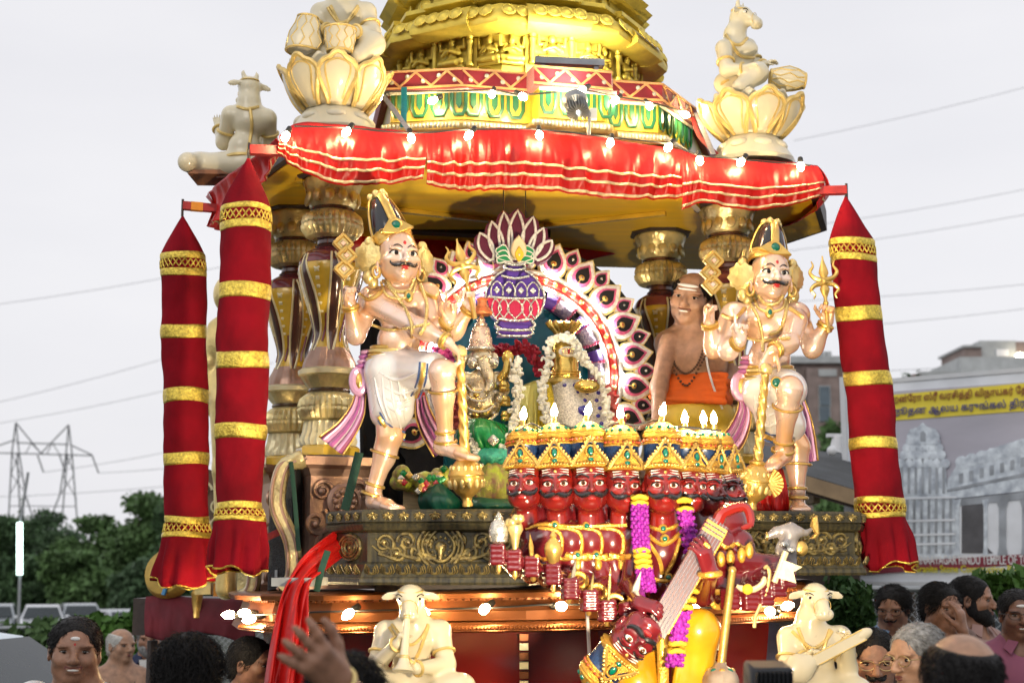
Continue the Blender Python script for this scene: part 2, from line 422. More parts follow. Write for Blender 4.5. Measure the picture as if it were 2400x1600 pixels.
EYEWC = mat('eye_white_dull', (.42, .38, .35), .3, var=0); EYEW = mat('eye_white', (.75, .73, .7), .2, var=0); EYED = mat('eye_dark', (.012, .008, .006), .12, var=0); LIPB = mat('lip_brown', (.2, .07, .055), .4, var=.1); TEETH = mat('teeth', (.8, .78, .72), .25, var=0)
def person(label, x, y, Y, hp, yaw=0, pitch=0, roll=0, sk=None, body_yaw=None, hair='short', haircol=None, shirt=None, brow=True, must=0., beard=None, glasses=None, smile=0, arms=None, res=.0065, seed=1, mark=None, fat=0., legs=True, cloth=None, collar=True, hands=None, ground=0., puff=.015, bs=1.):
 """hp: head height in photograph pixels; (x, y): head centre"""
 sk = sk or SK1; c = P(x, y, Y); h = hp * pm(Y); s = h / .235
 base = Vector((c.x, c.y, ground)); t = thing('person', label, 'person', base)
 MH = TRS(c, yaw, pitch, roll, h)
 by = yaw * .5 if body_yaw is None else body_yaw; s *= bs
 MBd = Matrix.Translation(c) @ Matrix.Rotation(R(by), 4, 'Z') @ Matrix.Diagonal((s, s, s, 1)) @ Matrix.Translation((0, 0, -1.60))
 B = Body(); head_prims(B, MH, fat=fat, smile=smile)
 B.M = MBd
 def torso(B, g, low=.9):
  B.ell((0, .02, 1.22), (.165 + g, .11 + g, .25), .05); B.ell((0, .01, 1.31), (.18 + g, .115 + g, .13), .05)
  B.cap((-.155, .03, 1.385), (.155, .03, 1.385), .055 + g, None, .05); B.cap((-.13, .04, 1.41), (0, .05, 1.47), .04 + g, .05 + g, .05); B.cap((.13, .04, 1.41), (0, .05, 1.47), .04 + g, .05 + g, .05); B.ell((0, .01, 1.05), (.155 + g, .115 + g, .16), .05); B.ell((0, .02, .93), (.17 + g, .125 + g, .12), .05)
  B.cap((0, .045, 1.40), (0, .04, 1.46), .085 + g, .06 + g * .5, .06)
 A = arms or {}
 aL = A.get('L', [(-.19, .03, 1.38), (-.24, .04, 1.12), (-.25, -.04, .88)]); aR = A.get('R', [(.19, .03, 1.38), (.24, .04, 1.12), (.25, -.04, .88)])
 torso(B, 0)
 B.cap((0, .04, 1.40), (0, .02, 1.53), .066, .056, .05)
 zg = (ground - c.z) / s + 1.60
 for i, a in enumerate((aL, aR)):
  B.chain(a, [.052, .042, .028], .03)
  d = (Vector(a[2]) - Vector(a[1])).normalized()
  hd = hands.get('LR'[i]) if hands else None
  if hd: hand_prims(B, MBd @ along(a[2], Vector(a[2]) + (Vector(hd[0]) if hd[0] else d), hd[1]) , *hd[2:])
  else: hand_prims(B, MBd @ along(a[2], Vector(a[2]) + d), (25, 30, 35, 40), 20, 1 if i == 0 else -1)
 B.M = MBd
 if legs:
  for q in (-1, 1):
   B.cap((q * .09, .02, .9), (q * .1, .01, .5 + zg / 2), .09, .062, .04); B.cap((q * .1, .01, .5 + zg / 2), (q * .1, .03, zg + .08), .058, .04, .03); B.cap((q * .1, .04, zg + .04), (q * .11, -.13, zg + .03), .04, .03, .03)
 ob('body', B.mesh(res * s), sk, t)
 eyes(MH, t, EYEWC, EYED, .72, iris_r=.028, hgt=.5, lid=.009)
 hc = haircol or HAIR
 if brow: brows(MH, t, hc, .04, .011, -.372)
 lips(MH, t, LIPB, TEETH if smile else None)
 if must: moustache(MH, t, hc, .15, -.03, .03 * must)
 if beard:
  Bb = Body(MH); Bb.ell((0, -.10, -.27), (.315, .315, .26), .05); Bb.ell((0, -.28, -.42), (.16, .14, .13), .08)
  for q in (-1, 1): Bb.ell((q * .29, -.02, -.12), (.075, .13, .22), .05)
  Bb.ell((0, -.45, -.02), (.27, .2, .22), .03, sub=True); Bb.ell((0, -.47, -.26), (.085, .12, .035), .02, sub=True); Bb.ell((0, .35, -.2), (.5, .3, .5), .03, sub=True)
  ob('beard', Bb.mesh(.02 * h), beard, t)
 if hair:
  kw = dict(short=dict(clump=1600, length=.12), wavy=dict(clump=2600, length=.24, line=.1), bald=dict(clump=1400, length=.1, bald=((0, .0, .52), (.31, .47, .31))), thin=dict(clump=500, length=.05, line=.26))[hair]
  ob('hair', hair_cap(MH, puff=puff, seed=seed, **kw), hc, t, sharp=0)
 if glasses is not None:
  g = MB()
  for q in (-1, 1):
   g.tube([(q * .155 + .125 * cos(a), -.43 + .02 * abs(cos(a)), .01 + .08 * sin(a)) for a in np.linspace(0, 2 * PI, 18, endpoint=False)], .007, 5, closed=True, M=MH)
   g.tube([(q * .28, -.41, .03), (q * .37, -.2, .03), (q * .4, .06, .02)], .007, 5, M=MH)
  g.tube([(-.04, -.46, .03), (0, -.475, .045), (.04, -.46, .03)], .007, 5, M=MH)
  ob('glasses', g, glasses, t)
 if shirt is not None:
  Bs = Body(MBd); torso(Bs, .014)
  for a in (aL, aR): Bs.chain([a[0], a[1], tuple(np.array(a[1]) + (np.array(a[2]) - np.array(a[1])) * .35)], [.066, .056, .052], .03)
  Bs.ell((0, -.075, 1.5), (.075, .1, .09), .02, sub=True); Bs.ell((0, .02, 1.56), (.085, .085, .09), .02, sub=True)
  so = ob('shirt', Bs.mesh(res * s * 1.1), shirt, t)
  if collar:
   for q in (-1, 1):
    cm = MB().extr([(0, 0), (q * .05, .01), (q * .065, -.035), (q * .02, -.07)], .007, MBd @ TRS((q * .025, -.07, 1.475), q * 35, -35)); ob('collar', cm, shirt, so)
 if mark:
  k = MB()
  for z, w, mi in mark: k.ball((0, -.375, z), w, MH, mi=mi, seg=10)
  ob('forehead_mark', k, [mat('ash_white', (.8, .78, .75), .7, var=.1), mat('kumkum_red', (.4, .02, .02), .7, var=.1)], t)
 if cloth: cloth(t, MBd, MH)
 return t, MBd, MH
# ---------------------------------------------------------------- setting: ground, trees, pylon, cars, fences, buildings, billboard
def sstep(a, b, x): t = min(1, max(0, (x - a) / (b - a))); return t * t * (3 - 2 * t)
def gz(x, y): return -1.3 * sstep(15, 52, y)
GND = mat('asphalt_and_grass', (.055, .055, .055), .9, 0, .25, 1.5, .3, 12, col2=(.035, .05, .022), c2scale=.12)
xs = [-700, -300, -150, -80, -40, -20, -10, -5, 0, 5, 10, 20, 40, 80, 150, 300, 700]; ys = [-60, -20, -5, 0, 5, 10, 15, 20, 26, 32, 38, 44, 50, 56, 62, 90, 150, 300, 900]
g = MB(); g.add([(x, y, gz(x, y)) for x in xs for y in ys], [(i * len(ys) + j, (i + 1) * len(ys) + j, (i + 1) * len(ys) + j + 1, i * len(ys) + j + 1) for i in range(len(xs) - 1) for j in range(len(ys) - 1)])
gr = ob('ground', g, GND); tag(gr, kind='structure')
BARK = mat('bark', (.06, .045, .033), .9, 0, .3, 8, .5, 20)
def leafmat(n, c): return mat(n, c, .6, 0, .45, .9, spec=.25)
LEAF = [leafmat('leaf_dark_green', (.062, .115, .050)), leafmat('leaf_green', (.088, .160, .055)), leafmat('leaf_mid_green', (.075, .13, .065)), leafmat('leaf_bright', (.07, .17, .025))]
def leaves(blobs, n, size, seed):
 r = np.random.default_rng(seed); w = np.array([b[1][0] * b[1][1] * b[1][2] for b in blobs]) ** .67; w /= w.sum(); k = r.choice(len(blobs), n, p=w)
 c = np.array([b[0] for b in blobs])[k]; s = np.array([b[1] for b in blobs])[k]; d = r.normal(size=(n, 3)); d /= np.linalg.norm(d, axis=1)[:, None]
 p = c + d * s * (r.random(n) ** .33)[:, None] * r.uniform(.8, 1.12, n)[:, None]
 u = r.normal(size=(n, 3)); u /= np.linalg.norm(u, axis=1)[:, None]; v = np.cross(u, r.normal(size=(n, 3))); v /= np.linalg.norm(v, axis=1)[:, None]; z = size * r.uniform(.6, 1.4, n)[:, None]
 V = np.stack([p - u * z, p + v * z * .55, p + u * z, p - v * z * .55], 1).reshape(-1, 3); return V, np.arange(4 * n).reshape(-1, 4)
def tree(x, Y, ytop, wpx, label, m_, seed, n=8500, ybase=None, leaf=.18, conifer=False):
 r = random.Random(seed); top = P(x, ytop, Y); gx = top.x; z0 = gz(gx, Y); H = top.z - z0; W = wpx * pm(Y) / 2
 t = thing('conifer_tree' if conifer else 'leafy_tree', label, 'tree', (gx, Y, z0), 'trees beyond the parked cars')
 tr = MB(); tr.tube(spline([(gx, Y, z0 - .2), (gx + .2, Y, z0 + H * .35), (gx - .1, Y, z0 + H * .8)], 10), [H * .03 * (1.2 - .1 * i) for i in range(10)], 8)
 bl = []
 if conifer:
  for i in range(9): f = i / 8; bl.append(((gx, Y, z0 + H * (.15 + .82 * f)), (W * (1.02 - f), W * (1.02 - f), H * .08)))
 else:
  bl = [((gx + W * r.uniform(-.75, .75), Y + W * r.uniform(-.5, .5), z0 + H * r.uniform(.2, .9) ), (W * r.uniform(.28, .5), W * r.uniform(.3, .5), H * r.uniform(.09, .17))) for _ in range(15)] + [((gx, Y, z0 + H * .9), (W * .45, W * .4, H * .1)), ((gx, Y, z0 + H * .5), (W * .8, W * .7, H * .3))]
  for i in range(6): q = bl[i][0]; tr.tube([(gx, Y, z0 + H * .3), (lerp(gx, q[0], .5), lerp(Y, q[1], .5), lerp(z0 + H * .4, q[2], .5)), q], [H * .014, H * .01, H * .004], 6)
 ob('trunk', tr, BARK, t); o = ob('crown', leaves(bl, n, leaf, seed), m_, t, smooth=False)
for i, a in enumerate(((20, 95, 1215, 190, 'dark leafy tree behind the lit tube lamp', 0), (118, 120, 1195, 170, 'grey green leafy tree below the pylon', 2), (235, 90, 1205, 190, 'rounded mid green tree right of the pylon foot', 1), (330, 84, 1150, 200, 'tall leafy tree rising just left of the outermost banner', 1), (440, 80, 1150, 190, 'tall leafy tree hidden behind the outermost banner', 0), (200, 74, 1290, 190, 'low bright green tree standing in front of the treeline', 1), (60, 78, 1300, 210, 'low dark tree right behind the parked white car', 0), (560, 88, 1170, 200, 'leafy tree between the two nearest banners', 0), (350, 70, 1310, 170, 'low dark tree left of the maroon draped cart', 2), (470, 66, 1290, 200, 'low leafy tree behind the maroon draped cart', 0))):
 tree(*a[:5], LEAF[a[5]], 40 + i)
tree(52, 110, 1172, 70, 'narrow spruce standing above the tube lamp', LEAF[0], 60, conifer=True, n=2600)
wood = []
rr = np.random.default_rng(3)
for i in range(120): X = rr.uniform(-75, 75); wood.append(((X, 130 + rr.uniform(-5, 5), gz(X, 130) + rr.uniform(1, 4)), (4, 3, 3)))
tag(ob('far_wood', leaves(wood, 20000, .45, 5), LEAF[2], smooth=False), 'dark far wood closing the parking lot', 'wood', kind='stuff')
# pylon
PYL = mat('galvanised_steel', (.17, .18, .19), .5, .3, .15, 5); YT = 210
py = thing('power_pylon', 'twin mast lattice power pylon above the trees', 'pylon', (P(100, 1210, YT).x, YT, gz(0, YT)))
B0 = lambda x, y: P(x, y, YT)
def beams(name, L, r=.13):
 for (a, b) in L: ob(name, MB().tube([B0(*a), B0(*b)], r * .72, 5), PYL, py)
beams('mast_leg', [((37, 990), (28, 1060)), ((37, 990), (45, 1062)), ((28, 1060), (18, 1260)), ((45, 1062), (60, 1160)), ((60, 1160), (92, 1260)), ((161, 995), (155, 1062)), ((161, 995), (169, 1065)), ((155, 1062), (140, 1160)), ((140, 1160), (100, 1260)), ((169, 1065), (184, 1260)), ((158, 1062), (142, 1260)), ((40, 1062), (50, 1260))], .16)
beams('cross_arm', [((-40, 1060), (216, 1067)), ((37, 1037), (161, 1041)), ((37, 990), (96, 1062)), ((161, 995), (96, 1062)), ((-40, 1056), (37, 1030)), ((169, 1044), (216, 1066))], .15)
beams('lattice_brace', [((28, 1062), (48, 1110)), ((45, 1062), (26, 1110)), ((26, 1110), (56, 1150)), ((50, 1110), (22, 1160)), ((155, 1062), (174, 1110)), ((169, 1065), (148, 1110)), ((174, 1110), (140, 1160)), ((146, 1110), (180, 1170)), ((22, 1185), (180, 1186)), ((72, 1040), (60, 1062)), ((75, 1040), (96, 1062)), ((122, 1040), (110, 1062)), ((124, 1040), (140, 1064))], .1)
beams('insulator', [((88, 1066), (102, 1106)), ((216, 1067), (231, 1108)), ((140, 1066), (152, 1104))], .16)
WIRE = mat('grey_power_line', (.30, .31, .33), .5, var=0)
for i, (a, b, s) in enumerate((((-60, 955), (640, 760), 10), ((-60, 1000), (640, 850), 12), ((102, 1106), (640, 1000), 10), ((231, 1108), (640, 1060), 8), ((-60, 1165), (640, 1110), 10), ((-60, 720), (640, 600), 8), ((1860, 534), (2460, 432), 6), ((1830, 590), (2460, 492), 6), ((1860, 706), (2460, 660), 5), ((1860, 775), (2460, 716), 5), ((1860, 330), (2460, 190), 5), ((2040, 870), (2460, 840), 4))):
 pts = [P(lerp(a[0], b[0], t), lerp(a[1], b[1], t) + s * 4 * t * (1 - t), 190) for t in np.linspace(0, 1, 12)]
 tag(ob('power_line', MB().tube(pts, .035, 4), WIRE), 'thin power line across the pale sky, ' + ['highest reaching the pylon mast', 'just below the mast top', 'leaving the first insulator', 'leaving the outer insulator', 'lowest above the trees', 'far above the pylon', 'passing the lone banner tip', 'just under the lone banner tip', 'passing behind the lone banner middle', 'just above the rooftop', 'highest beside the sideways drummer', 'lowest above the billboard'][i], 'power line', 'power lines across the sky')
# lit tube lamp on a pole
YL_ = 28; tl_ = thing('tube_lamp_post', 'glowing green white tube lamp on a thin pole above the cars', 'lamp', (P(46, 1450, YL_).x, YL_, gz(0, YL_)))
ob('pole', MB().tube([(P(46, 1450, YL_).x, YL_, gz(0, YL_)), P(47, 1340, YL_), P(47, 1225, YL_), P(66, 1106, YL_)], .03, 6), STEEL_ := mat('pole_steel', (.3, .32, .33), .4, .5, .1), tl_)
ob('lit_tube', MB().tube([P(46, 1224, YL_ - .06), P(46, 1346, YL_ - .06)], .055, 12), mat('lit_green_white', (.9, 1, .95), .3, var=0, emit=(.72, 1, .90), es=6.), tl_)
# cars
def car(name, M, paint, label, group=None):
 t = thing(name, label, 'car', M.translation, group); GL = mat('car_glass', (.03, .04, .045), .25, 0, .1, 3, spec=.3); TY = mat('tyre_rubber', (.02, .02, .02), .8); RIM = mat('wheel_rim', (.4, .4, .42), .35, .7)
 low = [(-2.2, .35), (-2.25, .62), (-2.15, .88), (-1.3, .98), (-.2, 1.0), (1.2, 1.02), (2.1, 1.0), (2.25, .7), (2.22, .35)]
 ob('body', MB().extr(low, 1.74, M, y0=.87, bev=.08), paint, t)
 cab = [(-1.15, .96), (-.45, 1.44), (.2, 1.52), (1.3, 1.5), (1.95, 1.02)]
 mb = MB(); n = len(cab); mb.add([(x, -.86 if z < 1.1 else -.66, z) for x, z in cab] + [(x, .86 if z < 1.1 else .66, z) for x, z in cab], [tuple(range(n)), tuple(range(2 * n - 1, n - 1, -1))] + [(i + n, (i + 1) % n + n, (i + 1) % n, i) for i in range(n)], M); ob('cabin', mb, paint, t)
 for s in (-1, 1):
  for q in ([(-.95, 1.02), (-.42, 1.38), (.05, 1.43), (.05, 1.02)], [(.15, 1.02), (.15, 1.44), (1.2, 1.42), (1.6, 1.04)]): ob('side_window', MB().add([(x, s * (.875 - .19 * (z - 1) / .45), z) for x, z in q] + [(x, s * (.86 - .19 * (z - 1) / .45), z) for x, z in q], [(0, 1, 2, 3), (7, 6, 5, 4), (0, 4, 5, 1), (1, 5, 6, 2), (2, 6, 7, 3), (3, 7, 4, 0)], M), GL, t, smooth=False)
  for wx in (-1.4, 1.4):
   w = ob('wheel', MB().lathe([(.2, -.1), (.31, -.1), (.33, -.06), (.33, .06), (.31, .1), (.2, .1)], 24, M @ TRS((wx, s * .8, .33), 0, 90)), TY, t); ob('rim', MB().lathe([(.2, -.09), (.2, .09), (.05, .11)], 18, M @ TRS((wx, s * .8, .33), 0, 90 * -s)), RIM, w)
  ob('headlight', MB().ball((-2.14, s * .62, .74), (.12, .2, .09), M), mat('headlight_glass', (.6, .62, .6), .15), t); ob('tail_light', MB().ball((2.16, s * .68, .85), (.08, .16, .12), M), REDLAMP, t); ob('mirror', MB().ball((-.85, s * .98, 1.05), (.09, .12, .08), M), paint, t)
 ob('windscreen', MB().add([(-1.12, -.75, 1.0), (-1.12, .75, 1.0), (-.5, .6, 1.42), (-.5, -.6, 1.42), (-1.08, -.75, .99), (-1.08, .75, .99), (-.46, .6, 1.41), (-.46, -.6, 1.41)], [(0, 3, 2, 1), (4, 5, 6, 7), (0, 1, 5, 4), (2, 3, 7, 6), (1, 2, 6, 5), (3, 0, 4, 7)], Matrix(M) @ Matrix.Translation((-.03, 0, .02))), GL, t, smooth=False)
 return t
REDLAMP = mat('tail_lamp_red', (.3, .01, .01), .2)
WCAR = mat('white_car_paint', (.62, .65, .68), .25, .1, .05, 3, coat=.7); SCAR = mat('silver_car_paint', (.36, .40, .43), .28, .5, .06, 3, coat=.7); BCAR = mat('pale_blue_car_paint', (.62, .74, .82), .25, .1, .05, 3, coat=.7)
for i, (x, Y, yw, p_, lab, nm) in enumerate(((98, 60, 108, WCAR, 'white parked car nearest the tube lamp pole', 'parked_car'), (186, 62, 112, SCAR, 'silver parked car between the white and the dark one', 'parked_car'), (292, 54, 118, SCAR, 'large silver parked car left of the maroon draped cart', 'parked_car'), (-10, 61, 105, SCAR, 'grey parked car cut by the left picture edge', 'parked_car'))):
 c = P(x, 1460, Y); car(nm, TRS((c.x, Y, gz(c.x, Y)), yw), p_, lab, 'cars in the parking lot')
c = P(-60, 1600, 8.6); car('parked_car', TRS((c.x - .55, 8.8, 0), 170), BCAR, 'pale blue car close behind the crowd in the lower left corner')
c = P(2090, 1370, 16); car('parked_car', TRS((c.x, 16.5, -.0), 8), WCAR, 'white car behind the fence under the billboard'); c = P(2330, 1370, 17); car('parked_car', TRS((c.x + 3.2, 17.2, 0), 5), SCAR, 'silver car behind the fence at the picture edge under the billboard')
# chain link fences
def fence(x0, x1, Y0, Y1, ztop, label, pitch=.06):
 A = P(x0, 1460, Y0); B_ = P(x1, 1460, Y1); A.z = B_.z = 0; L = (B_ - A).length; M = TRS((A.x, A.y, gz(0, Y0)), math.degrees(math.atan2(B_.y - A.y, B_.x - A.x))); t = thing('chain_link_fence', label, 'fence', M.translation)
 ob('top_rail', MB().tube([(0, 0, ztop), (L, 0, ztop)], .022, 8, M=M), STEEL_, t)
 for i in range(int(L / 2.2) + 2): x = min(L, i * 2.2 + .3); ob('post', MB().tube([(x, .03, -.1), (x, .03, ztop + .05)], .03, 8, M=M), STEEL_, t)
 w = MB(); n = int((L + ztop) / pitch)
 for i in range(n):
  for s in (1, -1):
   a0 = i * pitch - (ztop if s > 0 else 0); p0, p1 = (a0, 0.), (a0 + ztop, ztop)
   if s < 0: p0, p1 = (a0, ztop), (a0 + ztop, 0.)
   d = max(0, -p0[0]); e = max(0, p1[0] - L); k = 1 if s > 0 else -1; p0 = (p0[0] + d, p0[1] + k * d); p1 = (p1[0] - e, p1[1] - k * e)
   if p1[0] - p0[0] > .02: w.tube([(p0[0], .002 * s, p0[1]), (p1[0], .002 * s, p1[1])], .0028, 3, M=M, cap=False)
 o = ob('wire_mesh', w, STEEL_, t); o['kind'] = 'stuff'; return t
fence(-80, 700, 13.5, 14.5, 1.30, 'grey chain link fence behind the crowd beside the parked cars')
fence(1900, 2520, 10.6, 10.0, 1.72, 'grey chain link fence behind the crowd under the billboard')
# creepers and shrubs
def shrub(blobs, n, size, m_, label, seed, name='shrub', cat='shrub', stems=True):
 c = np.array([b[0] for b in blobs]).mean(0); t = thing(name, label, cat, (c[0], c[1], gz(c[0], c[1])))
 s = MB()
 for b in blobs[:6]: s.tube([(c[0], c[1], gz(c[0], c[1])), lerp(np.array([c[0], c[1], 0]), np.array(b[0]), .6), b[0]], [.02, .015, .006], 6)
 ob('stems', s, BARK, t); ob('foliage', leaves(blobs, n, size, seed), m_, t, smooth=False)
def bl(px, Y, s): return [(tuple(P(x, y, Y)), (s * a, s, s * b)) for x, y, a, b in px]
shrub(bl([(1965, 1400, .7, 1), (1985, 1440, .8, 1), (2010, 1410, .7, .9), (1975, 1490, .9, 1.1), (2010, 1470, .8, 1), (1950, 1460, .7, 1)], 9.0, .15), 2600, .035, leafmat('leaf_shrub', (.05, .12, .03)), 'bushy green shrub behind the lute playing statue', 11)
shrub(bl([(2320, 1370, 1, .6), (2350, 1400, .9, .8), (2385, 1370, 1, .7), (2300, 1400, .6, .5), (2400, 1420, .8, 1)], 9.3, .13), 600, .06, leafmat('leaf_vine', (.07, .16, .03)), 'broad leaved creeper climbing the fence by the billboard post', 12, 'creeper', 'creeper')
shrub(bl([(225, 1462, 1, .4), (260, 1475, 1, .4), (312, 1468, 1, .5), (338, 1452, .5, .6), (280, 1490, 1.2, .5), (240, 1510, 1, .8), (320, 1515, 1, .9)], 13.2, .24), 700, .07, LEAF[3], 'bright green creeper on the fence left of the maroon cart', 13, 'creeper', 'creeper')
shrub(bl([(20, 1500, 1, .5), (60, 1520, 1, .5), (100, 1490, 1, .5), (150, 1500, 1, .6), (200, 1510, 1, .6)], 13.8, .3), 1500, .07, LEAF[1], 'dull green weeds along the fence foot behind the pale blue car', 14, 'weeds', 'weeds')
# brick apartment blocks far right
BRK = mat('brown_brick', (.27, .21, .19), .85, 0, .2, 2, .2, 30); STO = mat('grey_stone', (.44, .46, .46), .8, 0, .12, 2); GLS = mat('window_glass_far', (.10, .14, .17), .15, 0, .2, 2)
def block(px, Y, m_, t, name='wall', depth=8.):
 x0, y0, x1, y1 = px; a = P(x0, y1, Y); b = P(x1, y0, Y); a.z = min(a.z, 1e9); return ob(name, MB().box(((a.x + b.x) / 2, Y + depth / 2, (a.z + b.z) / 2), (b.x - a.x, depth, b.z - a.z)), m_, t, smooth=False)
YB = 70; t = thing('brick_building', 'brown brick apartment block behind the trident bearing statue', 'building', (P(1930, 1330, YB).x, YB, gz(15, YB)))
block((1780, 846, 2010, 1400), YB, BRK, t); block((1775, 834, 2015, 850), YB - .4, STO, t, 'cornice', 9); block((1905, 862, 1965, 1300), YB - .5, BRK, t, 'bay', 1)
for i, (x, y, w, h) in enumerate(((1919, 865, 42, 16), (1922, 905, 22, 44), (1922, 952, 22, 34), (1868, 905, 18, 44), (1868, 952, 18, 34), (1978, 905, 20, 44), (1978, 952, 20, 34), (1818, 905, 20, 44), (1818, 952, 20, 34))):
 Yw = YB - .56 if 1905 < x < 1965 else YB - .06
 if h == 16: block((x, y, x + w, y + h), Yw, STO, t, 'arched_lintel', .1)
 else: w_ = block((x - 2, y - 2, x + w + 2, y + h + 2), Yw, STO, t, 'window', .1); block((x, y, x + w, y + h), Yw - .06, GLS, w_, 'pane', .1)
for x in (1905, 1918, 1930, 1942): ob('roof_vent', MB().tube([P(x, 836, YB + 2), P(x, 824, YB + 2)], .15, 6), STO, t)
t = thing('brick_building', 'stepped rooftop of a grey and brown block above the billboard', 'building', (P(2330, 1330, YB).x, YB, gz(15, YB)))
block((2163, 876, 2600, 1400), YB, BRK, t); block((2160, 870, 2600, 880), YB - .3, STO, t, 'cornice', 9); block((2252, 836, 2600, 872), YB + 1, STO, t, 'roof_storey', 6); block((2262, 812, 2300, 838), YB + 1.5, BRK, t, 'roof_house', 4); block((2258, 808, 2304, 813), YB + 1.3, STO, t, 'roof_house_cornice', 4.4); block((2298, 798, 2380, 838), YB + 2, STO, t, 'roof_house', 4); block((2376, 800, 2600, 838), YB + 2.2, BRK, t, 'roof_house', 4); block((2336, 818, 2364, 834), YB + 1.95, mat('pale_opening', (.75, .76, .78), .6, var=.05), t, 'roof_opening', .1)
ob('roof_lamp', MB().ball(P(2391, 837, YB + 1.5), .25), mat('lit_roof_lamp', (1, .9, .7), .3, var=0, emit=(1, .85, .6), es=12), t)
for i, (x, y, w) in enumerate(((2120, 1010, 150), (1945, 1000, 110), (2000, 1040, 120))): tree(x, 58, y - 18, w, ['leafy tree behind the aslant banner', 'dark leafy tree below the brown brick block', 'dark leafy tree left of the billboard pole'][i], LEAF[i % 2], 80 + i, n=3000, leaf=.22)
tree(2142, 62, 880, 50, 'treetop peeking over the billboard edge', LEAF[0], 90, n=1500, leaf=.2); tree(2240, 62, 888, 90, 'low treetop above the billboard by the brick parapet', LEAF[0], 91, n=1500, leaf=.2)
# shed roof and camera
sh = thing('shed', 'low shed with shingled roof and timber fascia left of the billboard pole', 'shed', (P(1920, 1330, 13).x, 13, 0)); SHI = mat('grey_shingles', (.06, .065, .07), .85, 0, .3, 5, .5, 30); FAS = mat('tan_fascia', (.33, .23, .13), .7, 0, .2, 5); SOF = mat('brown_soffit', (.06, .042, .033), .8, 0, .3, 4)
def quadbox(name, pts, th, m_):
 V = [tuple(q) for q in pts]; n = len(V); ob(name, MB().add(V + [(a, b, c - th) for a, b, c in V], [tuple(range(n)), tuple(range(2 * n - 1, n - 1, -1))] + [(i, i + n, (i + 1) % n + n, (i + 1) % n) for i in range(n)]), m_, sh, smooth=False)
quadbox('shingled_roof', [P(1750, 1070, 12.4), P(2010, 1148, 12), P(2060, 1070, 17), P(1750, 1040, 17)], .06, SHI)
quadbox('fascia', [P(1750, 1073, 12.38), P(2012, 1150, 11.98), P(2012, 1150, 12.04), P(1750, 1073, 12.44)], .13, FAS); quadbox('soffit', [P(1750, 1108, 12.42), P(2010, 1185, 12.02), P(2060, 1130, 16.8), P(1750, 1100, 16.8)], .03, SOF)
a = P(1760, 1200, 14); b = P(2040, 1200, 14); ob('shed_wall', MB().box(((a.x + b.x) / 2, 14.6, 1.15), (b.x - a.x, .2, 2.3)), SOF, sh, smooth=False)
for x in (1800, 1900, 1990): ob('rafter', MB().box(P(x, 1170 if x > 1850 else 1150, 12.6), (.06, .5, .08)), FAS, sh, smooth=False)
cc = thing('security_camera', 'white security camera above the shed roof', 'camera', P(1958, 1070, 12.2)); WP = mat('white_plastic_shell', (.75, .76, .78), .35, var=.05); ob('camera_arm', MB().box(P(1955, 1020, 12.2), (.13, .05, .03)), WP, cc); ob('camera_mount', MB().tube([P(1962, 1022, 12.2), P(1958, 1060, 12.2)], [.04, .055], 10), WP, cc); ob('camera_dome', MB().ball(P(1950, 1056, 12.17), .045), WP, cc)
# billboard
Q0, Q1 = P(1982, 905, 15), P(2490, 866, 13.62); zb = P(1985, 1362, 15).z; W = (Vector((Q1.x, Q1.y, 0)) - Vector((Q0.x, Q0.y, 0))).length; H = Q0.z - zb; BM = TRS((Q0.x, Q0.y, zb), math.degrees(math.atan2(Q1.y - Q0.y, Q1.x - Q0.x)))
bb = thing('billboard', 'tall temple project billboard with yellow Tamil headline and grey temple picture', 'billboard', (Q0.x, Q0.y, 0))
PRS = mat('printed_grey_sky', (.47, .46, .53), .45, 0, .12, .8, streak=(1, 1, 4)); PRW = mat('printed_pale_stone', (.82, .90, .97), .45, 0, c2scale=11, col2=(.38, .43, .50), detail=6); PRD = mat('printed_dark_stone', (.10, .10, .11), .45, 0, .3, 5); PRG = mat('printed_grey', (.33, .36, .40), .45, 0, .25, 6); PRY = mat('printed_yellow', (.80, .66, .05), .45, var=.05); PRM = mat('printed_maroon', (.24, .03, .05), .45, var=.05); PRB = mat('printed_blue_ink', (.06, .06, .28), .45, var=.05); PRI = mat('printed_maroon_ink', (.26, .05, .04), .45, var=.05); PRP = mat('printed_pale_strip', (.78, .82, .88), .45, 0, .1, 3); PRT = mat('printed_white_ink', (.8, .8, .8), .45, var=0); PRK = mat('printed_yellow_ink', (.68, .62, .02), .45, var=.05)
def bp(x, y):
 """pixel -> board coordinates (u, v)"""
 d = P(x, y, 1) - Vector((0, 0, EYE)); Mi = BM.inverted(); o = Mi @ Vector((0, 0, EYE)); dd = Mi.to_3x3() @ d; t = -o.y / dd.y; q = o + dd * t; return (q.x, q.z)
lay = [0]
def pr(name, pts, m_, px=True, lift=None):
 lay[0] += 1; q = [bp(*p) for p in pts] if px else pts; q = [(min(max(u, .02), W - .02), v) for u, v in q]
 return ob(name, MB().extr(q, .003, BM, y0=-.012 - (lift if lift is not None else .0035 * (lay[0] % 3))), m_, bb, smooth=False)
ob('board', MB().box((W / 2, .03, H / 2), (W, .06, H), BM), PRP, bb, smooth=False)
pr('printed_sky', [(1986, 925), (2500, 888), (2500, 1330), (1990, 1300)], PRS, lift=-.01)
for s, x in ((0, -.03), (1, W + .03)): ob('frame_post', MB().box((x, .02, H * .5 - 1.2), (.06, .08, H + 2.6), BM), mat('white_frame_tube', (.62, .64, .66), .4, var=.05), bb, smooth=False)
for z in (H + .02, -.02): ob('frame_rail', MB().box((W / 2, .02, z), (W + .12, .07, .045), BM), MATS['white_frame_tube'], bb, smooth=False)
for x in (2120, 2362): u = bp(x, 1360)[0]; ob('timber_post', MB().box((u, .1, -.8), (.1, .1, 2.4 + zb), BM), BARK, bb, smooth=False)
